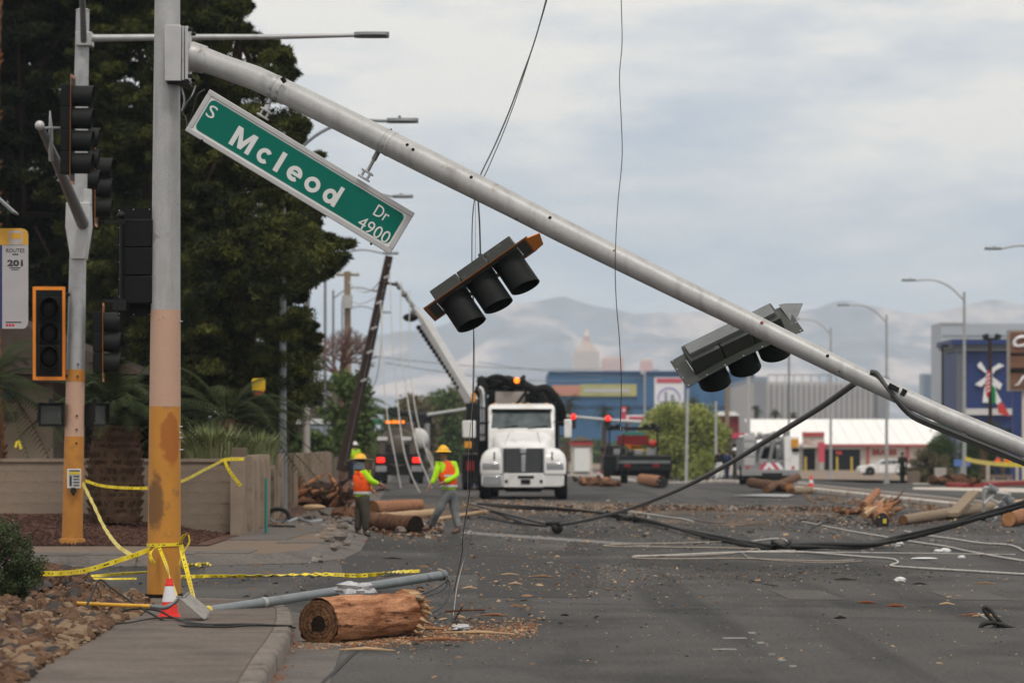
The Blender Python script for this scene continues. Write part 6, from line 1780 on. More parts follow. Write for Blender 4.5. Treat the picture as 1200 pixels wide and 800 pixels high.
def figure(label, J, loc, face, group=None, skin_m='skin_tone', shirt='lime', vest='vest_orange', trouser='trousers_olive', boots='boot', helmet='helmet_yellow', brim=False, hands=True, hair=True, band=True, neckcloth=False):
    t = thing('person', label, 'person', loc, group)
    p = {k: V(v) for k, v in J.items()}
    face = V(face).normalized(); right = face.cross(V((0, 0, 1))).normalized()
    hd = p['head']; ch = p['neck']
    names = ['pelvis', 'spine', 'chest', 'neck']
    vs = [(p['pelvis'], .10), (p['spine'], .10), (p['chest'], .12), (ch, .055), (hd - V((0, 0, .055)) + face * .012, .072), (hd + V((0, 0, .02)), .088), (hd + V((0, 0, .085)), .062)]
    es = [(0, 1), (1, 2), (2, 3), (3, 4), (4, 5), (5, 6)]
    idx = {}
    for s in 'LR':
        n0 = len(vs); vs += [(p['sh' + s], .058), (p['el' + s], .042), (p['wr' + s], .029)]; es += [(2, n0), (n0, n0 + 1), (n0 + 1, n0 + 2)]
        n0 = len(vs); toe = p['toe' + s]
        vs += [(p['hip' + s], .085), (p['kn' + s], .056), (p['an' + s] + V((0, 0, .03)), .032), (p['an' + s].lerp(toe, .5), .02)]; es += [(0, n0), (n0, n0 + 1), (n0 + 1, n0 + 2), (n0 + 2, n0 + 3)]
    skin('body', vs, es, skin_m, t, 2)
    # shirt
    sv = [(p['pelvis'] - V((0, 0, .02)), .150), (p['pelvis'] + V((0, 0, .06)), .158), (p['chest'], .165), (ch - V((0, 0, .02)), .066)]; se = [(0, 1), (1, 2), (2, 3)]
    for s in 'LR':
        n0 = len(sv); w0 = p['el' + s].lerp(p['wr' + s], .93)
        sv += [(p['sh' + s], .082), (p['el' + s], .066), (w0, .048)]; se += [(2, n0), (n0, n0 + 1), (n0 + 1, n0 + 2)]
    skin('shirt', sv, se, shirt, t, 2)
    tv = [(p['pelvis'] + V((0, 0, .10)), .140), (p['pelvis'] - V((0, 0, .03)), .138)]; te = [(0, 1)]
    for s in 'LR':
        n0 = len(tv); a0 = p['kn' + s].lerp(p['an' + s], .97)
        tv += [(p['hip' + s] - V((0, 0, .06)), .112), (p['kn' + s], .088), (p['kn' + s].lerp(a0, .55), .078), (a0, .072)]; te += [(1, n0), (n0, n0 + 1), (n0 + 1, n0 + 2), (n0 + 2, n0 + 3)]
    skin('trousers', tv, te, trouser, t, 2)
    for s in 'LR':
        an, toe = p['an' + s], p['toe' + s]; d = (toe - an); heel = an - V((d.x, d.y, 0)).normalized() * .05 + V((0, 0, toe.z - an.z + .01))
        skin('boot', [(an + V((0, 0, .06)), .052), (an.lerp(heel, .4), .050), (an.lerp(toe, .6) + V((0, 0, -.01)), .046), (toe, .036)], [(0, 1), (1, 2), (2, 3)], boots, t, 1)
    if vest:
        vv = [(p['pelvis'] + V((0, 0, .05)), .190), (p['spine'], .195), (p['chest'] - V((0, 0, .01)), .222), (ch - V((0, 0, .06)), .15)]; ve = [(0, 1), (1, 2), (2, 3)]
        for s in 'LR':
            n0 = len(vv); vv.append((p['chest'].lerp(p['sh' + s], .80) + V((0, 0, .015)), .125)); ve.append((2, n0))
        vo = skin('vest', vv, ve, vest, t, 2)
        if band:
            for f_, rr in ((.55, .178), (1.45, .192)):
                c = p['pelvis'].lerp(p['spine'], f_) if f_ < 1 else p['spine'].lerp(p['chest'], f_ - 1)
                n = 24; mb = MB()
                ringA = [[c + right * rr * .96 * math.cos(a) + face * rr * .96 * math.sin(a) + V((0, 0, z)) for a in [2 * math.pi * k / n for k in range(n)]] for z in (-.025, .025)]
                ringB = [[q + (q - c - V((0, 0, q.z - c.z))).normalized() * .008 for q in r_] for r_ in ringA]
                mb.loft([ringA[0], ringB[0], ringB[1], ringA[1], ringA[0]], caps=False)
                mb.build('reflective_band', 'reflective', vo, 60)
    if vest and hands:
        c_ = ch - V((0, 0, .02)); mb = MB().prism([(-.085, .03), (.085, .03), (.0, -.20)], c_ + face * .165, right, V((0, 0, 1)), face * .035); mb.build('shirt_front', shirt, t, 30, .01)
    # face
    eyez = hd + V((0, 0, .018))
    mb = MB().loft([[eyez + face * q + V((0, 0, z)) + right * w for w in (-.012, 0, .012)] for q, z in ((.082, .012), (.108, -.026), (.086, -.036))], caps=True); mb.build('nose', skin_m, t, 60)
    for s in (-1, 1):
        mb = MB().ball(eyez + face * .083 + right * s * .031, .011, 8, 6); mb.build('eye', 'hair', t, 60)
        mb = MB().ball(hd + right * s * .084 - face * .005 + V((0, 0, .0)), (.014, .022, .032), 8, 6); mb.build('ear', skin_m, t, 60)
    mb = MB().ball(hd + face * .080 - V((0, 0, .050)), (.026, .012, .007), 8, 6); mb.build('mouth', 'maroon', t, 60)
    if hair:
        mb = MB(); n = 14
        rings = []
        for i in range(5):
            th = R(8 + 24 * i); rings.append([hd + V((0, 0, .03)) - face * .012 + (right * math.cos(a) + face * math.sin(a)) * .100 * math.sin(th) + V((0, 0, .098 * math.cos(th))) for a in [2 * math.pi * k / n for k in range(n)]])
        mb.loft(rings, caps=True); mb.build('hair', 'hair', t, 60)
    if helmet:
        mb = MB(); n = 22; c = hd + V((0, 0, .055)); rings = []
        for i in range(7):
            th = R(6 + 14 * i); rings.append([c + (right * math.cos(a) * .112 + face * math.sin(a) * .130) * math.sin(th) + V((0, 0, .115 * math.cos(th))) for a in [2 * math.pi * k / n for k in range(n)]])
        mb.loft(rings, caps=True); ho = mb.build('hard_hat', helmet, t, 60)
        wide = .235 if brim else .155
        def rg_(r_, z, tilt=.0): return [c + right * math.cos(a) * r_ + face * math.sin(a) * (r_ + .03) + V((0, 0, z + tilt * math.cos(a))) for a in [2 * math.pi * k / n for k in range(n)]]
        tl = .035 if brim else 0
        mb = MB(); mb.loft([rg_(.10, .012), rg_(wide, -.012, tl), rg_(wide, -.020, tl), rg_(.10, .002), rg_(.10, .012)], caps=False); mb.build('brim', 'brim_grey' if brim else helmet, ho, 60)
        mb = MB().tube([c - face * .11 + V((0, 0, .07)), c - face * .05 + V((0, 0, .118)), c + face * .05 + V((0, 0, .118)), c + face * .11 + V((0, 0, .07))], .011, 6); mb.build('ridge', helmet, ho, 60)
    if neckcloth:
        mb = MB(); n = 18; rings = []
        for r_, z in ((.088, .04), (.104, -.02), (.112, -.09), (.12, -.14)): rings.append([hd - face * .02 + (right * math.cos(a) + face * math.sin(a)) * r_ + V((0, 0, z)) for a in [2 * math.pi * k / n + .0 for k in range(n)]])
        mb.loft(rings, caps=False); o = mb.build('neck_shade', 'slab_blue', t, 60)
        m_ = o.modifiers.new('thick', 'SOLIDIFY'); m_.thickness = .005
    if hands:
        for s in 'LR':
            hand(t, p['wr' + s], p['hd' + s], mat=skin_m, curl=V((0, 0, -1)) if abs((p['hd' + s] - p['wr' + s]).normalized().z) < .8 else face)
    else:
        for s in 'LR':
            mb = MB().ball(p['wr' + s].lerp(p['hd' + s], .6), (.04, .04, .06), 8, 6); mb.build('hand', skin_m, t, 60)
    return t
# worker 2: walking left across the road, facing the camera side
Yw = 77.5
def j2(px, py, dy=0): return P(px, py, Yw + dy)
figure('worker in yellow hard hat and orange vest striding left across the road, grey trousers', dict(
    pelvis=j2(526, 575), spine=j2(525.5, 564), chest=j2(523.5, 549), neck=j2(521, 541), head=j2(519.5, 531.5), shR=j2(513.5, 544.5, -.10), shL=j2(533, 544, .06),
    elR=j2(510.5, 557.5, -.16), wrR=j2(505, 568, -.22), hdR=j2(502, 572, -.24), elL=j2(535.5, 557, -.08), wrL=j2(519, 565.5, -.26), hdL=j2(514, 567, -.27),
    hipR=j2(522, 578.5, -.03), hipL=j2(530, 578, .03), knR=j2(514, 598, -.10), knL=j2(533, 600.5, .02), anR=j2(504.5, 616.5, .10), anL=j2(537.5, 619.5, -.06),
    toeR=j2(494, 620, .05), toeL=j2(529, 624.0, -.14)), (j2(520, 626).x, Yw, 0), (-.72, -.69, 0), 'workers in orange vests', trouser='trousers_grey', boots='boot')
# worker 1: seen from the side, wide brim
Yw = 75.8
figure('worker in wide-brimmed yellow hard hat with his arm stretched out, standing by the rubble', dict(
    pelvis=j2(425, 583), spine=j2(424.5, 572), chest=j2(423.5, 559), neck=j2(422.5, 551), head=j2(422, 541.5), shR=j2(427.5, 554, -.10), shL=j2(418.5, 554, .12),
    elR=j2(435.5, 564, -.18), wrR=j2(444.5, 566.8, -.10), hdR=j2(449, 568.5, -.08), elL=j2(428, 567, .20), wrL=j2(436, 574, .24), hdL=j2(440, 577, .22),
    hipR=j2(427, 587, -.08), hipL=j2(422.5, 587, .08), knR=j2(428.5, 604, -.10), knL=j2(421, 604, .04), anR=j2(428, 623, -.08), anL=j2(418.5, 623, .06),
    toeR=j2(434.5, 627.5, -.10), toeL=j2(424, 627, .04)), (j2(424, 628).x, Yw, 0), (.93, .25, 0), 'workers in orange vests', trouser='trousers_olive', boots='trousers_olive', brim=True, neckcloth=True)
def std(px, py_foot, Y, H=1.75, yaw=0.0, stride=.12, arm=.10, label='', **k):
    b = V((X(px, Y), Y, EYE - (py_foot - HY) / F * Y)); f = V((math.sin(yaw), -math.cos(yaw), 0)); r = V((f.y, -f.x, 0)) * -1; r = f.cross(V((0, 0, 1)))
    h = H / 1.75
    def q(fr, ri, up): return b + f * fr * h + r * ri * h + V((0, 0, up * h))
    J = dict(pelvis=q(0, 0, .98), spine=q(0, 0, 1.13), chest=q(0, 0, 1.35), neck=q(0, 0, 1.50), head=q(.02, 0, 1.63), shR=q(0, .17, 1.43), shL=q(0, -.17, 1.43), elR=q(-.02, .24, 1.16), elL=q(-.02, -.24, 1.16),
             wrR=q(arm, .24, .93), wrL=q(arm, -.24, .93), hdR=q(arm + .04, .24, .86), hdL=q(arm + .04, -.24, .86), hipR=q(0, .09, .93), hipL=q(0, -.09, .93), knR=q(stride * .7, .09, .52), knL=q(-stride * .3, -.09, .52),
             anR=q(stride, .09, .09), anL=q(-stride, -.09, .09), toeR=q(stride + .15, .09, .035), toeL=q(-stride + .15, -.09, .035))
    return figure(label, J, b, f, **k)
std(1057.5, 567, 222, 1.86, R(190), .16, .05, 'man in black walking away past the median at the right', shirt='cloth_black', vest=None, trouser='cloth_black', boots='cloth_black', helmet=None, skin_m='skin_dark', hands=False)
mb = MB().box(P(1050.5, 548, 221.7), (.16, .1, .55), Matrix.Rotation(R(8), 3, 'Y')); one(mb, 'carried_bag', 'cloth_white', 'white bag in the hand of the man in black', 'bag', P(1050.5, 553, 221.7), None, 30, .03)
std(416, 569, 160, 1.8, R(200), .05, .10, 'worker in white hard hat and lime shirt behind the wide-brimmed one', vest=None, shirt='lime', trouser='cloth_blue', helmet='helmet_white', hands=False)
std(843, 562, 215, 1.7, R(160), .08, .1, 'person in dark clothes left of the utility truck, nearer its wheel', shirt='cloth_black', vest=None, trouser='cloth_white', helmet=None, hands=False)
std(852, 562, 217, 1.7, R(210), .08, .1, 'person in dark blue clothes between another person and the utility truck', shirt='cloth_blue', vest=None, trouser='cloth_blue', helmet=None, hands=False)
std(861, 562, 216, 1.75, R(90), .08, .1, 'worker in black top beside the utility truck cabinets', shirt='cloth_black', vest=None, trouser='trousers_olive', helmet='helmet_white', hands=False)
std(1169, 566, 235, 1.8, R(180), .08, .1, 'worker in orange vest left of the blue post at the far right', shirt='cloth_blue', vest='vest_orange', trouser='cloth_blue', helmet=None, hands=False)
std(1181, 566, 233, 1.75, R(150), .08, .1, 'worker in lime shirt at the far right under the mast arm', shirt='lime', vest='vest_orange', trouser='cloth_blue', helmet='helmet_white', hands=False)
std(556, 573, 165, 1.75, R(180), .08, .1, 'worker in dark red half hidden behind the left side of the white truck', shirt='maroon', vest=None, trouser='cloth_blue', helmet='helmet_yellow', hands=False)

# ------------------------------------------------------------------ vehicles
class Px:
    def __init__(s, cx, by, sc): s.cx, s.by, s.s = cx, by, sc
    def x(s, px): return (px - s.cx) / s.s
    def z(s, py): return (s.by - py) / s.s
    def p(s, px, py, y): return V((s.x(px), y, s.z(py)))
def pbox(t, K, a, b, c, d, y0, y1, name, mat, bev=0, parent=None):
    mb = MB().b2((K.x(a), y0, K.z(d)), (K.x(c), y1, K.z(b))); return mb.build(name, mat, parent or t, 30, bev)
def wheel(t, c, r, w, rim='rim', dual=False, axis='x'):
    mb = MB(); n = 26
    prof = [(.62, -.5), (.90, -.5), (.98, -.40), (1, -.3), (1, .3), (.98, .40), (.90, .5), (.62, .5)]
    c = V(c)
    rings = []
    for rr, xx in prof:
        if axis == 'x': rings.append([c + V((xx * w, math.cos(a) * rr * r, math.sin(a) * rr * r)) for a in [2 * math.pi * k / n for k in range(n)]])
        else: rings.append([c + V((math.cos(a) * rr * r, xx * w, math.sin(a) * rr * r)) for a in [2 * math.pi * k / n for k in range(n)]])
    mb.loft(rings, caps=False); o = mb.build('wheel', 'tyre', t, 30)
    ax = V((1, 0, 0)) if axis == 'x' else V((0, 1, 0))
    mb = MB().cyl(c - ax * w * .38, c + ax * w * .38, r * .63, n=22); mb.cyl(c - ax * w * .52, c + ax * w * .52, r * .22, n=12); mb.build('rim', rim, o, 30)
    return o
# white vacuum truck facing the camera
K = Px(613, 585.5, 34.35)
vt = thing('dump_truck', 'white heavy truck facing the camera with black hoses and frame above its cab', 'truck', (0, 0, 0))
def ring_(K, pts, y): return [V((K.x(a), y, K.z(b))) for a, b in pts]
# bumper
mb = MB(); bp_ = [(567.5, 557), (659.5, 557), (659.5, 570), (655, 571.5), (572, 571.5), (567.5, 570)]
mb.loft([ring_(K, bp_, .0 + .02), ring_(K, [(a + (.6 if a < 600 else -.6), b) for a, b in bp_], .5)]); mb.build('bumper', 'truck_white', vt, 30, .03)
pbox(vt, K, 592, 556.5, 637, 571.9, -.06, .05, 'bumper_centre', 'truck_white', .02)
pbox(vt, K, 569.5, 559, 590, 569, -.012, .04, 'bumper_step', 'chrome', .01)
pbox(vt, K, 608, 559, 626, 562, -.075, -.05, 'bumper_slot', 'black_plastic', .01)
pbox(vt, K, 611.5, 563, 622, 568, -.09, -.05, 'licence_plate', 'black_metal', .01)
for a in (595.5, 634): mb = MB().cyl(K.p(a, 565, -.085), K.p(a, 565, -.05), .05, n=14); mb.build('fog_light', 'black_plastic', vt, 30)
# hood: centre tapering up to the windscreen, with two fenders
hood = MB()
def hs_(xl, xr, zt, zb, y, cr=.08):
    x0, x1, z0, z1 = K.x(xl), K.x(xr), K.z(zb), K.z(zt); w_ = x1 - x0; o = []
    for u, v in ((0, 0), (0, .55), (0, .82), (.06, .95), (.2, 1 - cr * .2), (.5, 1.0), (.8, 1 - cr * .2), (.94, .95), (1, .82), (1, .55), (1, 0)):
        o.append(V((x0 + w_ * u, y, z0 + (z1 - z0) * v)))
    return o
hood.loft([hs_(590.5, 638, 526.5, 556.5, .03), hs_(589, 640, 524.5, 557, .10), hs_(584, 642, 519, 558, .8), hs_(578, 646, 509.5, 560, 1.75)]); hood.build('hood', 'truck_white', vt, 60)
for s in (-1, 1):
    fx = lambda a: K.x(613 + s * (a - 613)) if False else None
    e0 = 566 if s < 0 else 661.5; i0 = 591 if s < 0 else 637
    def fr(top, y, ein=0, bot=557):
        a, b = K.x(e0) - s * ein, K.x(i0)
        return [V((b, y, K.z(bot))), V((b, y, K.z(top))), V((b + (a - b) * .35, y, K.z(top - .5))), V((b + (a - b) * .7, y, K.z(top + 2.5))), V((b + (a - b) * .92, y, K.z(top + 8))), V((a, y, K.z(top + 15))), V((a, y, K.z(bot)))]
    f_ = MB(); f_.loft([fr(541, -.01, .06), fr(534, .08, .02), fr(529, .35), fr(527.5, .8, 0, 548), fr(530, 1.25, 0, 546), fr(536, 1.5, .02, 552)]); f_.build('fender', 'truck_white', vt, 60)
    hx0, hx1 = (569, 588) if s < 0 else (640, 659)
    hl = pbox(vt, K, hx0, 544.5, hx1, 552, -.03, .03, 'headlight', 'chrome', .02)
    pbox(vt, K, hx0 + 1.5, 546.5, hx1 - 1.5, 549, -.045, -.03, 'lens', 'galv', .01, hl)
    wheel(vt, (K.x(571 if s < 0 else 656.5), .95, .50), .50, .36)
# grille
gr = pbox(vt, K, 592.5, 528.5, 636, 555.5, -.02, .05, 'grille', 'black_metal', .03)
for k in range(13):
    pbox(vt, K, 594, 530.2 + k * 1.95, 634.5, 531.0 + k * 1.95, -.035, -.02, 'grille_bar', 'galv_dark', 0, gr)
pbox(vt, K, 612, 536, 616.5, 555, -.055, -.02, 'grille_centre', 'chrome', .01)
mb = MB().box(K.p(614, 531.5, -.05), (.19, .03, .16)); mb.build('badge', 'chrome', vt, 30, .05)
for s in (591, 636.3): pbox(vt, K, s, 528, s + 1.5, 556, -.03, .02, 'grille_frame', 'chrome')
# cab
def cr_(xl, xr, y): return None
cab = MB()
def cab_ring(y, xl, xr, zt, zb, r=.12):
    x0, x1, z0, z1 = K.x(xl), K.x(xr), K.z(zb), K.z(zt); o = [V((x0, y, z0))]
    for cx0, cz0, a0 in ((x0 + r, z1 - r, 180), (x1 - r, z1 - r, 90)):
        for i in range(5): a = R(a0 - 90 * i / 4); o.append(V((cx0 + r * math.cos(a), y, cz0 + r * math.sin(a))))
    o.append(V((x1, y, z0))); return o
cab.loft([cab_ring(1.70, 574, 648, 508, 570, .05), cab_ring(1.78, 574, 648, 505, 570, .06), cab_ring(2.12, 573.5, 647.5, 484, 570, .12), cab_ring(2.22, 573, 648, 480, 570, .15), cab_ring(2.6, 572.5, 648, 478.5, 570, .16), cab_ring(3.7, 572.5, 648, 478.5, 570, .16)])
cab.build('cab', 'truck_white', vt, 50)
ws = MB(); ws.loft([ring_(K, [(577, 507), (644.5, 507), (643.5, 487), (578, 487)], 0)], caps=False) if False else None
ws.v = [K.p(576.8, 507, 1.735), K.p(644.8, 507, 1.735), K.p(643.3, 487, 2.05), K.p(578.4, 487, 2.05)]; ws.v += [p + V((0, .02, .03)) for p in ws.v]
ws.f = [[0, 1, 2, 3], [7, 6, 5, 4], [0, 4, 5, 1], [1, 5, 6, 2], [2, 6, 7, 3], [3, 7, 4, 0]]
wso = ws.build('windscreen', 'glass_dark', vt, 30)
pbox(vt, K, 577, 484.3, 645, 486.6, 1.96, 2.12, 'sun_visor', 'black_plastic', .01)
mb = MB()
for a in (585, 618): mb.tube([K.p(a, 506.5, 1.70), K.p(a + 22, 503, 1.76)], .014, 5)
mb.build('wiper', 'black_plastic', vt, 60)
for a in (580.5, 601, 609.5, 618, 639):
    mb = MB().ball(K.p(a, 479, 2.35), (.06, .08, .05), 8, 6); mb.build('marker_light', 'amber_panel', vt, 60)
pbox(vt, K, 580, 478.5, 641, 480.5, 2.25, 2.4, 'roof_rail', 'truck_white', .02)
# mirrors
for s in (-1, 1):
    if s < 0: m_ = pbox(vt, K, 544.5, 497.5, 559.5, 517, 1.55, 1.70, 'mirror', 'truck_white', .04)
    else: m_ = pbox(vt, K, 659, 496, 667.5, 517, 1.55, 1.70, 'mirror', 'truck_white', .04)
    a0, a1 = (559, 575) if s < 0 else (660, 647)
    mb = MB().tube([K.p(a0, 500, 1.65), K.p(a1, 499, 1.9)], .02, 6); mb.tube([K.p(a0, 515, 1.65), K.p(a1, 514, 1.9)], .02, 6); mb.build('mirror_arm', 'black_metal', m_, 60)
pbox(vt, K, 547, 521, 556, 528.5, 1.5, 1.56, 'warning_sign', 'amber_panel', .01)
for a0, b0, a1, b1 in ((593, 527, 598, 511), (634, 527, 629, 511)):
    mb = MB().tube([K.p(a0, b0 - .6, .12), K.p(a1, b1 - 1.2, 1.65)], .018, 5); mb.build('hood_crease', 'tank_white', vt, 60)
for a in (582, 646):
    mb = MB().tube([K.p(a, 541, -.02), K.p(a, 533, .1)], .03, 6); mb.build('hood_latch', 'black_metal', vt)
pbox(vt, K, 594, 572, 634, 577, .3, .5, 'tow_beam', 'black_metal', .01)
# chassis and rear wheels
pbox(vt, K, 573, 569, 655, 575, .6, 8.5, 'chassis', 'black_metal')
for a in (571, 575, 651, 656): wheel(vt, (K.x(a if a < 600 else a), 7.4 if a in (575, 651) else 6.1, .50), .50, .30)
pbox(vt, K, 620, 570, 633, 577, 2.5, 3.2, 'gearbox', 'black_metal', .05)
# black frame, exhaust, body behind the cab
pbox(vt, K, 559.5, 470, 571.5, 577, 3.75, 4.6, 'side_tank', 'black_metal', .05)
pbox(vt, K, 558.5, 447, 570, 471, 3.8, 4.5, 'side_column', 'black_metal', .04)
pbox(vt, K, 571, 465, 652, 560, 4.3, 8.8, 'vacuum_body', 'black_metal', .06)
pbox(vt, K, 579, 464, 613, 479, 4.05, 4.28, 'grey_box', 'pedestal_stone', .03)
mb = MB().tube(curve_pts([K.p(565.5, 520, 3.5), K.p(565.5, 475, 3.5), K.p(564.5, 463, 3.5), K.p(561, 459.5, 3.5)], 4), .085, 14); mb.build('exhaust', 'chrome', vt, 60)
for py in (482, 500, 512): 
    mb = MB().cyl(K.p(565.5, py, 3.5), K.p(565.5, py + 1.2, 3.5), .11, n=14); mb.build('exhaust_ring', 'black_metal', vt, 40)
rh = random.Random(2)
for k in range(9):
    y = 3.9 + rh.uniform(0, 1.5); py = 448 + k * 2.3
    pts = [K.p(558 + rh.uniform(-2, 4), py + rh.uniform(-2, 3), y)]
    for q in range(1, 7): pts.append(K.p(558 + q * 9 + rh.uniform(-2, 2), py + rh.uniform(-4, 3), y + rh.uniform(-.2, .2)))
    mb = MB().tube(curve_pts(pts, 3), .10 if k % 2 else .07, 8); mb.build('hose', 'black_plastic', vt, 60)
mb = MB().tube(curve_pts([K.p(612, 456, 3.6), K.p(625, 462, 3.6), K.p(638, 461, 3.6), K.p(647, 470, 3.6), K.p(655, 484, 3.8), K.p(656, 500, 4.2)], 5), .15, 12); mb.build('suction_hose', 'black_plastic', vt, 60)
mb = MB().tube([K.p(604, 479, 3.5), K.p(616, 463, 3.5)], .05, 6); mb.tube([K.p(640, 479, 3.5), K.p(634, 464, 3.5)], .05, 6); mb.tube([K.p(606, 478, 3.5), K.p(650, 478, 3.5)], .05, 6); mb.build('headache_rack', 'black_metal', vt, 60)
pbox(vt, K, 618, 462, 630, 474, 3.8, 4.2, 'winch', 'black_metal', .06)
mb = MB().ball(K.p(604.5, 451.5, 3.3), (.10, .10, .10), 12, 8); mb.build('beacon', 'amber_lamp', vt, 60)
pbox(vt, K, 552, 466, 557.5, 476, 3.6, 3.7, 'side_lamp', 'amber_panel', .02)
place(vt, (X(612, 128.3), 128.3, 0), R(-1.3), scale=1.035)

# white crane boom on a truck hidden behind it
ctk = thing('boom_truck', 'crane truck behind the white truck, its long white boom rising to the left', 'truck', (X(556, 158), 158, 0))
B = [P(555, 472, 156), P(545, 448, 156.5), P(521, 410, 157.5), P(498, 378, 158.5), P(486, 362, 159), P(464, 330, 160)]
mb = MB(); 
def boomseg(a, b, w1, w2, nm, mat):
    mb = MB(); d = (b - a).normalized(); q = d.to_track_quat('Z', 'Y').to_matrix(); c = (a + b) / 2
    mb.box(c, (w1, w1, (b - a).length), q, w2 / w1); return mb.build(nm, mat, ctk, 30, .03)
boomseg(B[0], B[3], .44, .36, 'boom', 'galv_light'); boomseg(B[3] + V((.1, 0, -.1)), B[4], .28, .24, 'boom_extension', 'galv_light'); boomseg(B[4], B[5], .16, .10, 'boom_tip', 'galv_dark')
for i in range(16):
    p = B[3].lerp(B[1], i / 15) + V((-.26, 0, -.20)); mb = MB().ball(p, .11, 6, 5); mb.build('hose_link', 'black_plastic', ctk, 60)
for q in ((487, 366), (474, 345), (468, 336)):
    mb = MB().ball(P(*q, 159), .22 if q[0] > 480 else .13, 8, 6); mb.build('pulley', 'galv_dark', ctk, 60)
mb = MB().ball(P(481, 372, 158), (.32, .2, .18), 8, 6); mb.build('winch', 'black_plastic', ctk, 60)
def cb_(a, b, c, d, Ya, Yb, nm, mat, bev=.03):
    s = F / Ya; mb = MB().b2((X(a, Ya), Ya, EYE - (d - HY) / s), (X(c, Ya), Yb, EYE - (b - HY) / s)); return mb.build(nm, mat, ctk, 30, bev)
cb_(541, 532, 600, 566, 156, 163, 'bed', 'black_metal'); cb_(546, 540, 556, 552, 155.8, 155.98, 'red_panel', 'maroon'); cb_(546, 472, 566, 530, 155.6, 157, 'turret', 'black_metal'); cb_(560, 500, 610, 530, 157.5, 163, 'cab', 'truck_white')
for px in (547, 595): wheel(ctk, (X(px, 157.2), 157.2, .5), .5, .35)

# tank truck seen from behind at the left
K = Px(469, 566, 24.3)
tk = thing('tank_truck', 'vacuum tank truck seen from behind with red tail lights and an amber light bar', 'truck', (0, 0, 0))
pbox(tk, K, 440, 541, 498, 556, .3, 8, 'chassis', 'black_metal', .03)
mb = MB().cyl(K.p(466, 524, .35), K.p(466, 524, 6), .98, n=28); mb.build('tank', 'tank_beige', tk, 50)
mb = MB().cyl(K.p(466, 524, .20), K.p(466, 524, .36), .90, .98, 28); mb.build('tank_door', 'tank_beige', tk, 50)
mb = MB().ball(K.p(466, 521, .2), (.5, .12, .5), 14, 8); mb.build('hatch', 'tank_beige', tk, 50)
mb = MB().cyl(K.p(490, 513, 1.0), K.p(490, 513, 5.5), .52, n=24); mb.ball(K.p(490, 513, 1.0), (.52, .25, .52), 20, 8); mb.build('side_tank', 'tank_white', tk, 60)
pbox(tk, K, 449, 494, 486, 512, .5, 3.5, 'top_housing', 'tank_beige', .05); pbox(tk, K, 477, 483, 497, 500, 2.6, 5, 'cab', 'black_metal', .05)
lb__ = pbox(tk, K, 451, 491.5, 475.5, 495.5, .2, .35, 'light_bar', 'black_metal', .01)
for a in (452, 456, 459.5, 463, 466.5, 471): pbox(tk, K, a, 492, a + 2.8, 495, .15, .2, 'amber_light', 'amber_lamp', .01, lb__)
pbox(tk, K, 442, 511, 454, 515.2, .12, .2, 'white_panel', 'fascia_white', .01); pbox(tk, K, 470, 511, 482, 515.2, .12, .2, 'white_panel', 'fascia_white', .01)
pbox(tk, K, 440, 515, 484, 518, .2, .4, 'crossbar', 'tank_beige', .02)
for a in (446, 488):
    pbox(tk, K, a - 4.5, 535.3, a + 4.5, 541.3, .0, .12, 'tail_light', 'red_lamp', .03)
    pbox(tk, K, a - 6, 545, a + 7, 552, .05, .15, 'mud_flap_plate', 'truck_grey', .01)
    pbox(tk, K, a - 7, 552, a + 7, 563, .1, .15, 'mud_flap', 'black_plastic')
    for o_ in (-.18, .18): wheel(tk, (K.x(a) + o_, 1.0, .5), .5, .3)
pbox(tk, K, 440, 531, 496, 542, .14, .3, 'rear_frame', 'black_metal', .02)
for (a, b, c, d) in ((452, 519, 458, 529), (473, 519, 480, 530), (462, 530, 472, 536)): pbox(tk, K, a, b, c, d, .1, .25, 'control_box', 'black_metal', .02)
mb = MB().tube(curve_pts([K.p(498, 525, .8), K.p(504, 532, .7), K.p(507, 542, .6), K.p(505, 552, .5)], 4), .09, 8); mb.build('hose', 'wire_tan', tk, 60)
pbox(tk, K, 498, 495, 504, 540, 3.0, 6, 'side_locker', 'truck_grey', .03)
place(tk, (X(469, 186), 186, gz(186)), R(1.5))

# dark work truck in the middle distance
K = Px(748, 564, 24.0)
dk = thing('work_truck', 'black flatbed work truck seen from behind with a rack, red tarps and flags', 'truck', (0, 0, 0))
pbox(dk, K, 724, 531, 788, 549, .0, 5, 'bed', 'black_metal', .04); pbox(dk, K, 724, 537, 786, 540.5, -.05, .0, 'tail_board', 'galv_dark', .01)
pbox(dk, K, 731, 541, 739, 545, -.06, -.0, 'tail_light', 'maroon', .01); pbox(dk, K, 765, 541, 773, 545, -.06, -.0, 'tail_light', 'maroon', .01)
pbox(dk, K, 709, 530, 734, 556, 4.2, 6.5, 'cab', 'black_metal', .08); pbox(dk, K, 712, 519, 730, 532, 4.4, 6.3, 'cab_roof', 'black_metal', .08)
pbox(dk, K, 736, 549, 786, 555, .4, 5, 'chassis', 'black_metal')
for a, y in ((732, 1.2), (781, 1.2), (714, 5.4), (776, 5.4)): wheel(dk, (K.x(a), y, .42), .42, .34)
for a in (714, 771): pbox(dk, K, a - .9, 497, a + .9, 532, .3, .42, 'rack_post', 'black_metal')
pbox(dk, K, 712, 497, 773, 501, .25, .45, 'rack_beam', 'black_metal', .01)
for (a, b) in ((717, 497), (724, 496), (757, 496), (766, 494.5), (771, 498)): mb = MB().ball(K.p(a, b, .3), (.16, .12, .12), 8, 6); mb.build('work_lamp', 'black_metal', dk, 60)
pbox(dk, K, 724, 507, 761, 518.5, 1.0, 1.1, 'red_tarp', 'maroon', .02); pbox(dk, K, 729, 503, 757, 507, 1.2, 1.3, 'teal_board', 'teal_paint', .01)
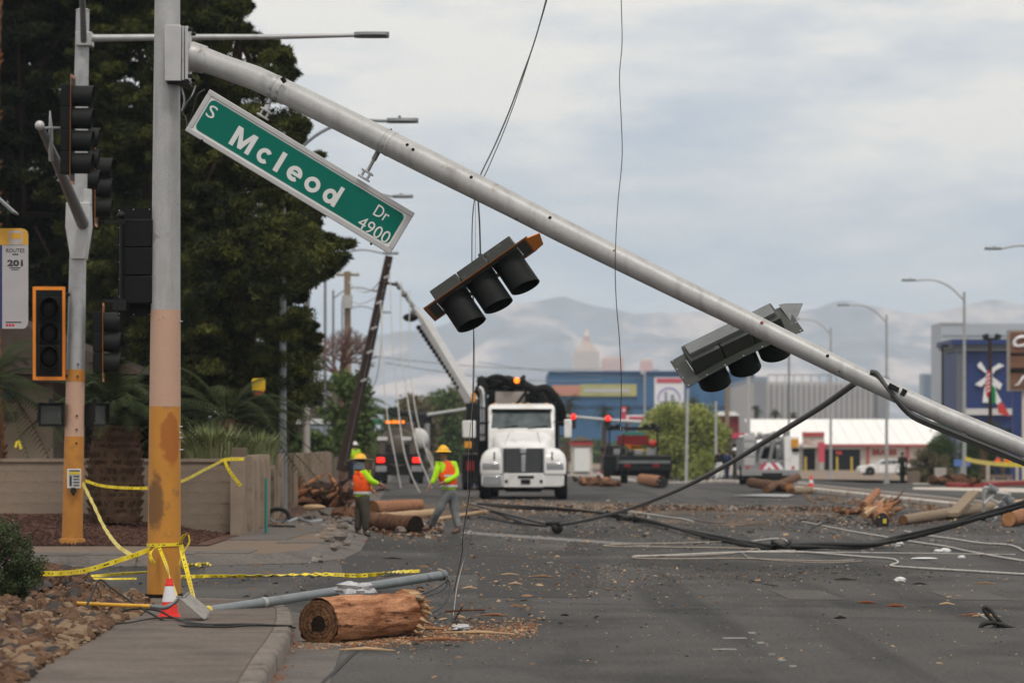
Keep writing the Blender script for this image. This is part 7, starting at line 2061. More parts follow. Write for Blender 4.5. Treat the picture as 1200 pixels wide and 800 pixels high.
for pts, m in (([(732, 517), (748, 519), (756, 523), (738, 523)], 'orange_cloth'), ([(738, 519), (752, 521), (759, 526), (745, 525)], 'yellow_cloth')):
    mb = MB().prism([(K.x(a), K.z(b)) for a, b in pts], (0, .8, 0), (1, 0, 0), (0, 0, 1), (0, .05, 0)); mb.build('folded_flag', m, dk, 20)
mb = MB().ball(K.p(766, 516.5, .5), (.22, .14, .18), 12, 8); mb.build('red_can', 'red_paint', dk, 60)
for (a, b, c, d) in ((719, 523, 727, 530), (727, 522, 733, 530), (744, 524, 754, 530), (758, 522, 770, 531), (735, 526, 743, 531)): pbox(dk, K, a, b, c, d, .5, .9, 'tool_box', 'truck_grey' if a in (719, 744, 758) else 'black_metal', .03)
pbox(dk, K, 706, 521, 709.5, 527, 4.6, 4.7, 'mirror', 'black_metal', .02)
place(dk, (X(748, 190), 190, gz(190)), R(0))

# white utility truck at the right
K = Px(902, 563, 25.6)
ut = thing('utility_truck', 'white utility truck seen from behind with red and white chevrons and side cabinets', 'truck', (0, 0, 0))
pbox(ut, K, 869, 545.5, 937, 552.5, .0, .5, 'bumper', 'truck_grey', .02); pbox(ut, K, 870, 552.5, 936, 558, .2, 4, 'underbody', 'black_metal'); pbox(ut, K, 893, 549, 917, 556, -.06, -.0, 'hitch', 'black_metal', .02)
pbox(ut, K, 870, 510, 887, 546, .1, 4.5, 'cabinet', 'truck_grey', .02); pbox(ut, K, 920, 506, 937, 546, .1, 4.5, 'cabinet', 'truck_white', .02)
pbox(ut, K, 872, 505, 886, 510, .4, 4, 'cabinet_top', 'galv_light', .02)
for (a, b, c, d) in ((872, 513, 884, 520), (872, 522, 884, 529), (872, 531, 884, 540)): pbox(ut, K, a, b, c, d, .075, .1, 'cabinet_door', 'galv_light', .005)
pbox(ut, K, 887, 538, 920, 546, .15, 3.5, 'deck', 'truck_grey', .01)
pbox(ut, K, 928, 509, 936, 519, .0, .1, 'amber_panel', 'amber_panel', .01); pbox(ut, K, 929, 520, 937, 524, .0, .1, 'dark_panel', 'black_metal', .01)
for k in range(5):
    s = 1 if k < 2 else -1
for k, (a, m) in enumerate(((889, 'board_red'), (894, 'logo_white'), (899, 'board_red'), (904, 'logo_white'), (909, 'board_red'), (914, 'logo_white'))):
    sgn = 1 if a < 902 else -1
    mb = MB().prism([(K.x(a), K.z(545)), (K.x(a + 5), K.z(545)), (K.x(a + 5 + sgn * 6), K.z(537)), (K.x(a + sgn * 6), K.z(537))], (0, .08 - .004 * k, 0), (1, 0, 0), (0, 0, 1), (0, .004, 0)); mb.build('chevron', m, ut, 0)
pbox(ut, K, 888, 534, 919, 537, .1, .14, 'tail_rail', 'truck_grey', .005)
for a in (876, 930): 
    pbox(ut, K, a - 1.5, 541, a + 1.5, 544.5, .05, .1, 'tail_light', 'red_paint', .005)
    for o_ in (-.15, .15): wheel(ut, (K.x(a) + o_, 1.3, .46), .46, .28)
# folded lift: struts and buckets
mb = MB()
for (a, b, c, d, y) in ((890, 537, 901, 503, 1.5), (905, 536, 912, 500, 1.6), (896, 520, 922, 510, 2), (886, 508, 918, 502, 2.4), (918, 530, 924, 498, 1.2)): mb.tube([K.p(a, b, y), K.p(c, d, y)], .11, 8)
mb.build('lift_arms', 'truck_grey', ut, 60)
pbox(ut, K, 897, 511, 914, 533, 2.2, 3.0, 'turret', 'black_metal', .05); pbox(ut, K, 888, 514, 896, 530, 1.6, 2.2, 'tool_rack', 'black_metal', .03); pbox(ut, K, 886.6, 524, 888, 537, .08, .1, 'strap', 'black_metal'); pbox(ut, K, 912, 520, 919, 534, 1.2, 2.0, 'control_box', 'galv_dark', .03); pbox(ut, K, 887, 505, 921, 509, 3.2, 3.4, 'ladder_rack', 'galv_dark', .01)
for a, b in ((870, 507), (876, 505), (883, 503), (892, 503), (918, 499), (923, 497.5)): mb = MB().ball(K.p(a, b, 1.0), (.14, .14, .12), 8, 6); mb.build('fitting', 'galv_light', ut, 60)
pbox(ut, K, 887, 512, 919, 536, 4.6, 6.4, 'cab', 'truck_white', .06); pbox(ut, K, 890, 514, 916, 523, 4.55, 4.6, 'rear_window', 'glass_dark', .01)
place(ut, (X(902, 178), 178, gz(178)), R(.5))

# white car in front of the shop
def car(label, loc, rz):
    t = thing('parked_car', label, 'car', (0, 0, 0))
    # side profile along x (front to the left), lofted across y
    L_ = 4.8; prof = [(-2.4, .38), (-2.38, .62), (-2.2, .80), (-1.2, .93), (-.95, .96), (-.35, 1.34), (.35, 1.40), (1.0, 1.32), (1.75, 1.02), (2.25, .98), (2.38, .80), (2.4, .42), (2.2, .25), (-2.2, .25)]
    def rg_(y, k): return [V((a * (1 if b < 1 else 1), y, .25 + (b - .25) * 1.0)) if b <= 1.0 else V((a * k, y, b * (1 if k == 1 else .995))) for a, b in prof]
    mb = MB(); mb.loft([rg_(-.90, .90), rg_(-.88, .93), rg_(-.6, .98), rg_(0, 1), rg_(.6, .98), rg_(.88, .93), rg_(.90, .90)]); mb.build('body', 'white_paint', t, 40, .04)
    for s in (-1, 1):
        mb = MB().prism([(-.78, .98), (-.32, 1.27), (.28, 1.33), (.28, .98)], (0, s * .905, 0), (1, 0, 0), (0, 0, 1), (0, s * .012, 0)); mb.build('side_window', 'glass_dark', t, 0)
        mb = MB().prism([(.34, .98), (.34, 1.33), (.85, 1.27), (1.3, 1.0)], (0, s * .905, 0), (1, 0, 0), (0, 0, 1), (0, s * .012, 0)); mb.build('side_window', 'glass_dark', t, 0)
        mb = MB().prism([(-.85, .35), (-.85, .93), (-.82, .93), (-.82, .35)], (0, s * .903, 0), (1, 0, 0), (0, 0, 1), (0, s * .006, 0)); mb.build('door_gap', 'black_plastic', t, 0)
        for x in (-1.5, 1.45):
            mb = MB().cyl(V((x, s * .80, .36)), V((x, s * .906, .36)), .42, n=22); mb.build('wheel_arch', 'black_plastic', t, 30)
            wheel(t, (x, s * .80, .34), .34, .24, axis='y')
        mb = MB().b2((-2.42, s * .55 - .14, .58), (-2.36, s * .55 + .14, .72)); mb.build('headlight', 'chrome', t, 30, .02)
    mb = MB().prism([(-.98, .97), (-.42, 1.30), (-.40, 1.33), (-1.0, 1.0)], (0, -.7, 0), (1, 0, 0), (0, 0, 1), (0, 1.4, 0)); mb.build('windscreen', 'glass_dark', t, 30)
    return place(t, loc, rz)
car('white coupe parked in front of the repair shop, behind the man in black', (X(1038, 330), 330, gz(330)), R(4))
# ------------------------------------------------------------------ fallen logs and rubble
def glog(name, pa, za, pb, zb, ra, rb, bark, label, **k):
    k.setdefault('spikes', 7)
    a, b = G(pa[0], pa[1], 0), G(pb[0], pb[1], 0)
    a.z += ra + za; b.z += rb + zb
    return log(name, a, b, ra, rb, bark, label, **k)
gL = 'cut and broken logs lying on the road'
# px given at the foot of each end
glog('log', (487, 625), 0, (434, 621), 0, .175, .19, 'root', 'dark brown log with a torn right end between the two workers, nearest of the stack', group=gL, spikes=16, jit=.03, end_a='rot')
glog('log', (436, 604), .0, (491, 598), .0, .19, .16, 'bark_log', 'upper orange-brown log lying behind the workers', group=gL, end_b='split_orange')
glog('log', (440, 610), .0, (512, 605), .0, .09, .10, 'split_wood', 'thin pale split log between the two thicker ones behind the workers', group=gL)
glog('log', (505, 612), .0, (575, 600), .0, .05, .05, 'split_wood', 'thin pale splintered plank lying on the road right of the walking worker', group=gL)
glog('log', (880, 574), 0.1, (925, 577), .0, .20, .19, 'root', 'brown log lying behind the utility truck', group=gL, end_b='split_orange')
glog('log', (898, 578), 0, (934, 572), .30, .14, .17, 'root', 'dark log crossing over the brown one behind the utility truck', group=gL, end_b='split_orange')
glog('log', (928, 579), 0, (950, 578.5), .0, .13, .14, 'bark_grey', 'short log with a pale yellow end right of the crossed logs', group=gL, end_b='split_wood')
glog('log', (752, 567), .0, (776, 572), 0, .24, .26, 'bark_log', 'short log with a black end behind the dark work truck', group=gL, end_b='cable')
st = glog('log', (1034, 617), 0, (1029, 604), 0, .155, .19, 'bark_log', 'upright-facing log with a black end cap and yellow marks at right', group=gL, end_a='cable')
c = G(1034, 617, 0)
for dx, dz in ((-.07, .22), (.045, .13)):
    mb = MB().box((c.x + dx * 1.1, c.y - .03, dz), (.035 if dx < 0 else .075, .01, .03 if dx < 0 else .10)); mb.build('yellow_mark', 'yellow_tag', st, 0)
glog('pole_log', (1058, 615), 0, (1168, 600), 0.02, .115, .15, 'bark_grey', 'long fallen wooden pole lying across the right lanes', cat='log', n=16)
# leaning grey board on the fallen pole
lb2 = thing('broken_board', 'pale grey weathered board leaning on the long fallen pole', 'board', G(1122, 604))
a, b = G(1116, 603, 0.12), P(1141, 577, G(1122, 603).y + .4)
mb = MB().box((a + b) / 2, (.30, .12, (b - a).length), (b - a).normalized().to_track_quat('Z', 'Y').to_matrix()); mb.build('board', 'bark_grey', lb2, 30, .02)
for k in range(5):
    s_ = b + V((-.1 + .05 * k, 0, -.05)); mb = MB().tube([s_, s_ + V((.02, 0, .10 + .03 * (k % 3)))], [.025, .004], 4); mb.build('splinter', 'split_wood', lb2)
# splinter crown on the black-ended log
sr = random.Random(31)
spn = thing('splintered_wood', 'heap of splintered trunk with long spikes behind the black-ended log', 'broken trunk', G(1030, 603))
for k in range(22):
    a = G(1012 + sr.uniform(0, 38), 600 + sr.uniform(-3, 5), .05 + sr.uniform(0, .3)); l_ = sr.uniform(.2, .6)
    d = V((sr.gauss(.5, .6), sr.gauss(0, .4), sr.uniform(.0, .6))).normalized()
    mb = MB().tube([a, a + d * l_ * .6, a + d * l_], [sr.uniform(.05, .10), .05, .01], 6, jit=.1); mb.build('splinter', sr.choice(['split_orange', 'split_wood', 'bark_log', 'root']), spn, 25)
for ctrl in ([(1022, 598), (1042, 590), (1052, 583), (1061, 571.5)], [(1034, 597), (1046, 592), (1056, 586)]):
    Yq = G(1030, 603).y; mb = MB().tube(curve_pts([P(x, y, Yq) for x, y in ctrl], 4), [.06, .055, .05, .045, .04, .038, .035, .03, .028, .02, .015, .01, .005][:len(curve_pts([P(x, y, Yq) for x, y in ctrl], 4))], 6); mb.build('spike', 'root', spn, 40)
glog('log', (1012, 600), 0.02, (1028, 590), .25, .13, .12, 'bark_log', 'short stub with a pale round cut end left of the spiked trunk', group=gL, end_b='split_wood')
# transformer rack wreck
tr = thing('transformer_rack', 'wrecked grey metal rack with cylindrical insulators at the right edge', 'electrical equipment', G(1165, 612))
Yt_ = G(1160, 610).y
def tq(px, py, dy=0): return P(px, py, Yt_ + dy)
for (a, b, r) in (((1153, 572), (1153, 601), .045), ((1153, 590), (1170, 574), .04), ((1162, 602), (1182, 578), .045), ((1153, 571), (1164, 573), .05), ((1168, 577), (1184, 579), .035), ((1160, 584), (1176, 592), .03), ((1146, 606), (1180, 596), .04)):
    mb = MB().tube([tq(*a), tq(*b, .15)], r, 6); mb.build('rail', 'galv_light', tr, 30)
for (px, py) in ((1172, 588), (1183, 586), (1178, 581), (1158, 572)):
    mb = MB(); c = tq(px, py, .1); ax = V((.6, 0, -.8)) if px > 1160 else V((1, 0, -.3))
    for k in range(5): mb.cyl(c + ax * (k * .05), c + ax * (k * .05 + .03), .13 - .012 * k, n=12)
    mb.build('insulator', 'conduit', tr, 30)
for k in range(22):
    c = tq(1140 + sr.uniform(0, 46), 608 + sr.uniform(-5, 5), sr.uniform(-.3, .3)); mb = MB().box(c, (sr.uniform(.04, .16), .06, sr.uniform(.03, .09)), Euler((sr.random() * 3, sr.random() * 3, 0)).to_matrix()); mb.build('metal_scrap', sr.choice(['galv_light', 'galv_dark', 'black_metal', 'conduit']), tr, 30)
glog('log', (1182, 617), 0, (1235, 606), 0, .17, .18, 'bark_log', 'brown log at the right edge below the wrecked rack', group=gL, end_a='split_orange')
glog('log', (1180, 602), 0.1, (1240, 598), .1, .13, .13, 'split_wood', 'pale split log at the right edge above the brown one', group=gL)
# root masses
def rootmass(label, px, py, w_, h_, n, mat, seed, Y=None, r=.06, cat='roots'):
    g = G(px, py); t = thing('root_mass', label, cat, g); rt = random.Random(seed); s = F / g.y; W, H = w_ / s, h_ / s
    for i in range(n):
        a = g + V((rt.uniform(-.5, .5) * W, rt.uniform(-.3, .6), rt.uniform(.02, .4) * H)); d = V((rt.gauss(0, 1), rt.gauss(0, .4), abs(rt.gauss(0, .6)))).normalized(); l_ = rt.uniform(.25, .65) * H
        mid = a + d * l_ * .5 + V((0, 0, rt.uniform(-.05, .1))); e_ = a + d * l_; e_.z = max(.04 + gz(g.y), min(e_.z, g.z + H * (1.0 - .5 * abs(e_.x - g.x) / W)))
        mb = MB().tube([a, mid, e_], [rt.uniform(.6, 1.6) * r, r, r * .25], 6, jit=.15); mb.build('root', rt.choice([mat, 'root', 'root', 'bark_log', 'pole_dark']), t, 40)
    mb = MB().ball(g + V((0, .2, H * .25)), (W * .42, .4, H * .33), 14, 8, None, .16); mb.build('root_ball', mat, t, 30)
    return t
rootmass('tangled reddish root mass against the fence by the leaning pole', 374, 601, 66, 62, 60, 'pole_dark', 61, r=.075)
rootmass('smaller brown root mass on the pavement edge left of the wide-brimmed worker', 402, 612, 40, 30, 26, 'root', 62, r=.05)
rootmass('brown splintered heap on the road between the two cut logs', 462, 616, 46, 15, 26, 'root', 66, r=.035)
rootmass('broken wood heap on the road left of the long fallen pole', 1000, 603, 40, 12, 22, 'root', 67, r=.05)
rootmass('brown stump heap on the road behind the hood of the white truck', 692, 569, 34, 17, 16, 'root', 63, r=.11)
rootmass('small orange stump heap left of the dark work truck', 715, 570, 22, 13, 12, 'root', 64, r=.09)
rootmass('reddish earth and roots heap on the verge behind the red kerb', 1120, 568, 60, 20, 20, 'root', 65, r=.10)
# dirt windrow across the lanes and rubble at the far kerb (countless bits)
def scatter(name, mats, region, n, smin, smax, seed, flat=.45, z=.0, grow=False):
    rt = random.Random(seed); mbs = [MB() for _ in mats]
    k = 0; tries = 0
    while k < n and tries < n * 30:
        tries += 1
        p = region(rt)
        if p is None: continue
        g = G(p[0], p[1], z); s = rt.uniform(smin, smax) * (1 if rt.random() < .85 else 1.8)
        mb = mbs[rt.randrange(len(mats))]; q = Euler((rt.uniform(-.3, .3), rt.uniform(-.3, .3), rt.uniform(0, 6.3))).to_matrix()
        l_ = rt.uniform(.4, 2.6)
        mb.box(g + V((0, 0, s * flat * .5)), (s * l_, s * .7, s * flat), q, rt.uniform(.4, .9)); k += 1
    for mb, m in zip(mbs, mats): struct(mb.build(name, m, None, 0), 'stuff')
def band(x0, y0, x1, y1, h, dens=None):
    def f(rt):
        x = rt.uniform(min(x0, x1), max(x0, x1)); t = (x - x0) / (x1 - x0); return (x, y0 + (y1 - y0) * t + rt.gauss(0, h))
    return f
scatter('wood_litter', ['chip_wood', 'chip_dark', 'root', 'chip_dark', 'chip_grey'], band(720, 595, 1040, 598, 1.5), 3000, .012, .05, 71, .8)
scatter('wood_litter', ['chip_wood', 'chip_dark', 'split_wood', 'chip_grey'], band(540, 588, 760, 602, 4), 1300, .015, .055, 72, .5)
scatter('wood_litter', ['chip_wood', 'chip_dark', 'chip_grey'], band(900, 606, 1060, 612, 4), 420, .014, .05, 73, .5)
scatter('wood_litter', ['chip_wood', 'chip_wood', 'chip_grey', 'root'], band(940, 583, 1200, 602, 2.6), 700, .02, .07, 74, .6)
scatter('wood_litter', ['chip_wood', 'chip_grey', 'chip_dark', 'root'], band(375, 612, 520, 618, 7), 1300, .015, .07, 75, .6)
scatter('rubble_bits', ['rubble', 'chip_grey', 'chip_dark'], band(372, 636, 415, 612, 7), 900, .015, .075, 76, .8, .06)
scatter('rubble_bits', ['rubble', 'chip_dark', 'chip_wood'], band(275, 612, 400, 605, 6), 500, .015, .06, 77, .7, .14)
scatter('asphalt_litter', ['chip_wood', 'chip_dark', 'chip_grey', 'split_wood', 'chip_dark'], lambda rt: (rt.uniform(300, 1200), 628 + 150 * rt.random() ** 2.2), 2000, .005, .016, 78, .4)
scatter('asphalt_litter', ['chip_grey', 'split_wood', 'chip_grey'], lambda rt: (rt.uniform(560, 1200), rt.uniform(600, 700)), 90, .015, .035, 79, .4)
scatter('asphalt_litter', ['chip_dark', 'chip_wood'], lambda rt: (rt.uniform(60, 520), rt.uniform(655, 700)), 380, .010, .035, 80, .5)
scatter('sawdust', ['chip_red', 'chip_wood', 'split_wood', 'chip_wood'], lambda rt: (lambda x: (x, 757 - (x - 330) * .05 + rt.gauss(0, 3.6 if x < 480 else 5.5) - (6 if x > 480 else 0)))(rt.uniform(332, 630)), 4200, .004, .017, 81, .5)
scatter('sawdust', ['chip_red', 'chip_wood'], lambda rt: (300 + rt.gauss(18, 9), 790 + rt.gauss(0, 7)), 420, .006, .02, 82, .5)
scatter('sawdust', ['chip_red', 'chip_dark'], lambda rt: (rt.uniform(318, 345), rt.uniform(736, 770)), 260, .006, .022, 83, .5)
scatter('asphalt_litter', ['chip_wood', 'split_wood', 'chip_dark'], lambda rt: (rt.gauss(540, 60), rt.gauss(728, 16)), 260, .010, .035, 84, .4)
scatter('asphalt_litter', ['chip_dark', 'chip_dark', 'chip_wood'], lambda rt: (rt.gauss(880, 130), rt.gauss(672, 6)), 900, .006, .018, 85, .5)
scatter('asphalt_litter', ['chip_dark', 'chip_wood', 'rubble'], lambda rt: (rt.gauss(700, 70), rt.gauss(680, 14)), 500, .006, .02, 86, .5)
scatter('asphalt_litter', ['chip_dark', 'rubble', 'chip_grey'], lambda rt: (rt.uniform(540, 1200), 586 + 60 * rt.random()), 1700, .008, .032, 87, .5)
scatter('bark_litter', ['chip_wood', 'root', 'chip_dark', 'split_wood'], lambda rt: (rt.uniform(540, 1190), rt.gauss(612, 12)), 900, .012, .05, 88, .5)
scatter('bark_litter', ['chip_wood', 'root', 'split_wood'], lambda rt: (rt.gauss(620, 90), rt.gauss(668, 16)), 400, .008, .03, 89, .5)
scatter('bark_litter', ['chip_wood', 'root', 'rubble', 'chip_dark'], lambda rt: (rt.gauss(400, 40), rt.gauss(606, 9)), 500, .012, .06, 91, .5, .1)
# distinct pieces on the asphalt
gS = 'loose wood splinters on the road'
spl = None
for k, (px, py, ln, ang, m) in enumerate(((598, 674, .26, .2, 'split_wood'), (636, 676.5, .34, -.1, 'chip_wood'), (604, 685, .2, .4, 'split_wood'), (520, 751, .55, .15, 'bark_log'), (560, 743, .7, -.12, 'split_wood'), (500, 738, .42, .3, 'split_orange'), (430, 763, .5, .05, 'split_wood'), (1016, 707, .22, -.1, 'chip_red'), (1050, 711, .2, .2, 'chip_red'), (1156, 723, .3, 0, 'split_wood'), (1142, 722, .35, .1, 'bark_log'), (700, 697, .12, 1.5, 'split_wood'), (580, 722, .3, -.3, 'bark_log'), (990, 680, .3, .1, 'chip_dark'), (1155, 685, .3, -.15, 'chip_wood'), (1078, 685, .2, .3, 'chip_dark'), (985, 725, .2, .8, 'chip_dark'), (550, 690, .22, .5, 'split_wood'), (460, 655, .3, .1, 'chip_dark'), (1110, 709, .18, .1, 'split_wood'))):
    g = G(px, py); mb = MB().tube([V((-ln / 2, 0, .015)), V((0, .01, .024)), V((ln / 2, 0, .01))], [.006, .016, .004], 6, jit=.3)
    me = mb.mesh('wood_splinter'); me.materials.append(MATS[m]); o = link_mesh('wood_splinter', me, None, 30); o.location = g; o.rotation_euler = (0, 0, ang)
    tag(o, ('pale splinter right of the hanging wires, left one of two', 'brown splinter right of the hanging wires, right one of two', 'pale splinter just below two others right of the hanging wires', 'thick brown splinter in the sawdust right of the log', 'longest pale splinter in the sawdust right of the log', 'orange splinter at the broken end of the log', 'pale splinter on the asphalt in front of the log', 'left one of two short reddish splinters right of the middle', 'right one of two short reddish splinters', 'pale splinter just behind the curled black stub', 'brown splinter left of the curled black stub', 'short splinter pointing at the camera in the middle of the road', 'small brown splinter between the log and the middle seam', 'dark splinter just below the kinked pale wire', 'brown splinter below the kinked wire near the right edge', 'small dark splinter below the white chunk', 'small dark splinter between lane marks and reddish splinters', 'pale splinter near the foot of the hanging wires', 'dark splinter behind the right end of the conduit', 'small pale splinter right of the two reddish ones')[k], 'wood splinter', gS)
for k, (px, py, s, lab) in enumerate(((1052, 637, .11, 'small white chunk on the road between the pale wires, farther one'), (1055, 679, .075, 'small white chunk below the kinked pale wire'), (1127, 652.5, .06, 'tiny white chunk lying on the straight wire at right'))):
    crumple('plaster_chunk', G(px, py, s * .4), (s, s * .7, s * .5), 'cloth_white', lab, 'debris', 90 + k)
mb = MB().ball(G(1083, 654, .02), (.22, .09, .02), 12, 6); one(mb, 'white_shard', 'cloth_white', 'flat white shard lying between the pale wires at right', 'debris', G(1083, 654), None, 60)
mb = MB().ball(G(1108, 645.5, .05), (.10, .08, .05), 12, 6, None, .2); mb.ball(G(1100, 646, .04), (.08, .08, .04), 12, 6, None, .2); one(mb, 'white_shard', 'cloth_white', 'pair of white lumps beside the flat shard', 'debris', G(1104, 646), None, 60)
# twig cross near the log
wire('twig', [G(522, 716, .02), G(545, 714.5, .03), G(568, 714, .02)], .012, 'root', 'straight brown stick lying on the road right of the log', 'stick')
wire('twig', [G(533, 725, .01), P(541, 712, 38.5), P(544, 706, 38.8)], .008, 'root', 'thin brown twig standing up beside the straight stick', 'stick')
# broken concrete kerb chunks
for k, (px, py, s) in enumerate(((386, 632, .10), (396, 628, .14), (402, 617, .10), (392, 641, .08), (406, 636, .07))):
    crumple('concrete_chunk', G(px, py, .15 + s * .4), (s, s * .8, s * .7), 'rubble', ('concrete chunk on the kerb corner, second nearest', 'largest concrete chunk at the kerb corner', 'concrete chunk nearest the wide-brimmed worker on the kerb corner', 'concrete chunk nearest the camera at the kerb corner', 'smallest concrete chunk, fallen on the road at the kerb corner')[k], 'concrete chunk', 100 + k, group='broken concrete at the kerb corner', n=10, m=6, amp=.5)
crumple('concrete_chunk', G(470, 622, .05), (.13, .12, .10), 'rubble', 'pale concrete chunk right beside the legs of the wide-brimmed worker', 'concrete chunk', 120, n=10, m=6, amp=.5)
# hose coil and pipes by the fence
hc = thing('hose_coil', 'black hose coil leaning at the foot of the nearest street lamp', 'hose', G(325, 612, .15))
cH = P(326, 604.5, G(325, 612, .15).y)
for k in range(3):
    mb = MB().tube([cH + V(((.24 - .02 * k) * math.cos(a), .05 * k, (.17 - .015 * k) * math.sin(a))) for a in [2 * math.pi * i / 20 for i in range(21)]], .035, 8); mb.build('loop', 'galv_dark' if k else 'cable', hc, 60)
wire('ground_hose', [G(336, 612, .16), G(350, 608, .18), G(362, 612, .16), G(376, 610, .18)], .05, 'conduit', 'grey hose lying on the pavement right of the coil', 'hose')
wire('ground_hose', [G(262, 618, .17), G(300, 616, .17), G(345, 617, .17)], .03, 'cable', 'dark cable along the foot of the wall behind the conduit', 'cable')
plain_pole('fence_post', 'green metal post stub at the end of the wall', 'post', 312, 72, 560, .035, 'teal_paint')
crumple('wood_plank', G(368, 594, .35), (.28, .10, .07), 'split_wood', 'pale plank resting on the reddish root mass', 'plank', 130, amp=.1)
mb = MB(); mb.v = [G(858, 581, .03), G(922, 582.5, .03), G(931, 580, .03), G(900, 579.5, .03)]; mb.v += [p + V((0, 0, .03)) for p in mb.v]; mb.f = [[3, 2, 1, 0], [4, 5, 6, 7], [0, 1, 5, 4], [1, 2, 6, 5], [2, 3, 7, 6], [3, 0, 4, 7]]
one(mb, 'metal_sheet', 'truck_grey', 'flat grey metal sheet lying on the road below the crossed logs', 'sheet', G(890, 582), None, 0)
# small cones far away
def mini_cone(px, py, lab):
    g = G(px, py); t = thing('traffic_cone', lab, 'traffic cone', g, 'distant orange cones'); mb = MB().cyl(g, g + V((0, 0, .62)), .15, .03, 14); mb.build('cone', 'cone_red', t, 40)
    mb = MB().box(g + V((0, 0, .02)), (.36, .36, .04)); mb.build('foot', 'cone_red', t); mb = MB().cyl(g + V((0, 0, .28)), g + V((0, 0, .42)), .1, .07, 14); mb.build('band', 'cone_white', t, 40)
mini_cone(950.5, 574, 'red cone right of the crossed logs'); mini_cone(702, 560, 'orange cone behind the stump heap'); mini_cone(418, 585, 'orange cone behind the wide-brimmed worker')
# ------------------------------------------------------------------ far buildings
def bb(t, a, b, c, d, Ya, Yb, nm, mat, par=None, bev=0):
    s = F / Ya; mb = MB().b2((X(a, Ya), Ya, EYE - (d - HY) / s), (X(c, Ya), Yb, EYE - (b - HY) / s)); return mb.build(nm, mat, par or t, 30, bev)
def bld(name, label, px, Y, cat='building'): return thing(name, label, cat, (X(px, Y), Y, gz(Y)))
YA = 700
t = bld('store_building', 'long low blue building with an orange and yellow banner in the middle distance', 760, YA)
bb(t, 643, 436, 884, 527, YA, YA + 60, 'wall', 'store_blue'); bb(t, 643, 434.5, 884, 436, YA - .5, YA + 60, 'parapet', 'store_blue_low')
bb(t, 647, 451, 680, 463.5, YA - .5, YA - .02, 'orange_banner', 'banner_orange'); bb(t, 680, 450, 746, 464, YA - .5, YA - .02, 'yellow_banner', 'banner_yellow')
bb(t, 684, 455, 738, 459.5, YA - .55, YA - .51, 'banner_text', 'hall_grey'); bb(t, 652, 454.5, 676, 459.5, YA - .55, YA - .51, 'banner_text', 'tower_pink')
bb(t, 643, 474, 884, 476, YA - .3, YA - .02, 'band', 'store_blue_low')
for x in (746, 768, 790, 812, 834, 856): bb(t, x, 437, x + 1.2, 474, YA - .25, YA - .02, 'rib', 'store_blue_low')
bb(t, 751, 434, 757, 438, YA - 1, YA - .3, 'roof_unit', 'hall_grey'); bb(t, 766, 432, 773, 436, YA + 5, YA + 9, 'roof_unit', 'hall_grey')
# towers far off
YTW = 5200
t = bld('hotel_tower', 'pale stepped hotel tower with a spire above the blue building', 688, YTW, 'tower')
bb(t, 672, 411, 703, 530, YTW, YTW + 50, 'wall', 'tower_cream'); bb(t, 675, 406, 699, 411, YTW + 2, YTW + 22, 'step', 'tower_cream'); bb(t, 680, 400, 695, 406, YTW + 4, YTW + 20, 'step', 'tower_cream'); bb(t, 683.5, 396, 691, 400, YTW + 6, YTW + 18, 'step', 'tower_pink')
mb = MB().cyl(P(687.5, 396, YTW + 10), P(687.5, 385, YTW + 20), 4.4, .6, 8); mb.build('spire', 'tower_cream', t, 40)
wm = None
for r_ in range(8):
    for c_ in range(9):
        a = 673.5 + c_ * 3.2; b = 412.5 + r_ * 3.0
        w_ = bb(t, a, b, a + 1.6, b + 1.5, YTW - .6, YTW - .1, 'window', 'hall_dark')
t = bld('hotel_block', 'pinkish hotel block right of the stepped tower', 718, 5000); bb(t, 706, 420, 731, 530, 5000, 5040, 'wall', 'tower_pink'); bb(t, 709, 417.5, 727, 420, 5004, 5036, 'roof', 'tower_cream')
for k in range(4): bb(t, 708, 422 + k * 3.2, 729, 423.2 + k * 3.2, 4999, 4999.9, 'window_row', 'tower_cream')
t = bld('hotel_block', 'small pinkish block above the white billboard', 758, 4900); bb(t, 751, 423, 765, 530, 4900, 4930, 'wall', 'tower_pink'); bb(t, 753, 420.5, 763, 423, 4904, 4924, 'roof', 'tower_cream')
t = bld('office_tower', 'blue glass tower seen beyond the mast arm at right', 1092, 1500, 'tower'); bb(t, 1082, 437.5, 1104, 531, 1500, 1515, 'wall', 'slab_blue')
for r_ in range(9):
    for c_ in range(6):
        bb(t, 1083 + c_ * 3.5, 439.5 + r_ * 4, 1085.6 + c_ * 3.5, 442 + r_ * 4, 1499.6, 1499.98, 'window', 'slab_pane')
t = bld('grey_tower', 'large plain blue-grey block behind the kiosk sign', 1140, 1250, 'building'); bb(t, 1103, 379, 1215, 531, 1250, 1280, 'wall', 'slab_grey'); bb(t, 1103, 377.5, 1131, 379, 1249.5, 1280, 'parapet', 'hall_grey')
for k in range(6): bb(t, 1105, 392 + k * 15, 1214, 393.2 + k * 15, 1249.6, 1249.98, 'floor_band', 'slab_blue')
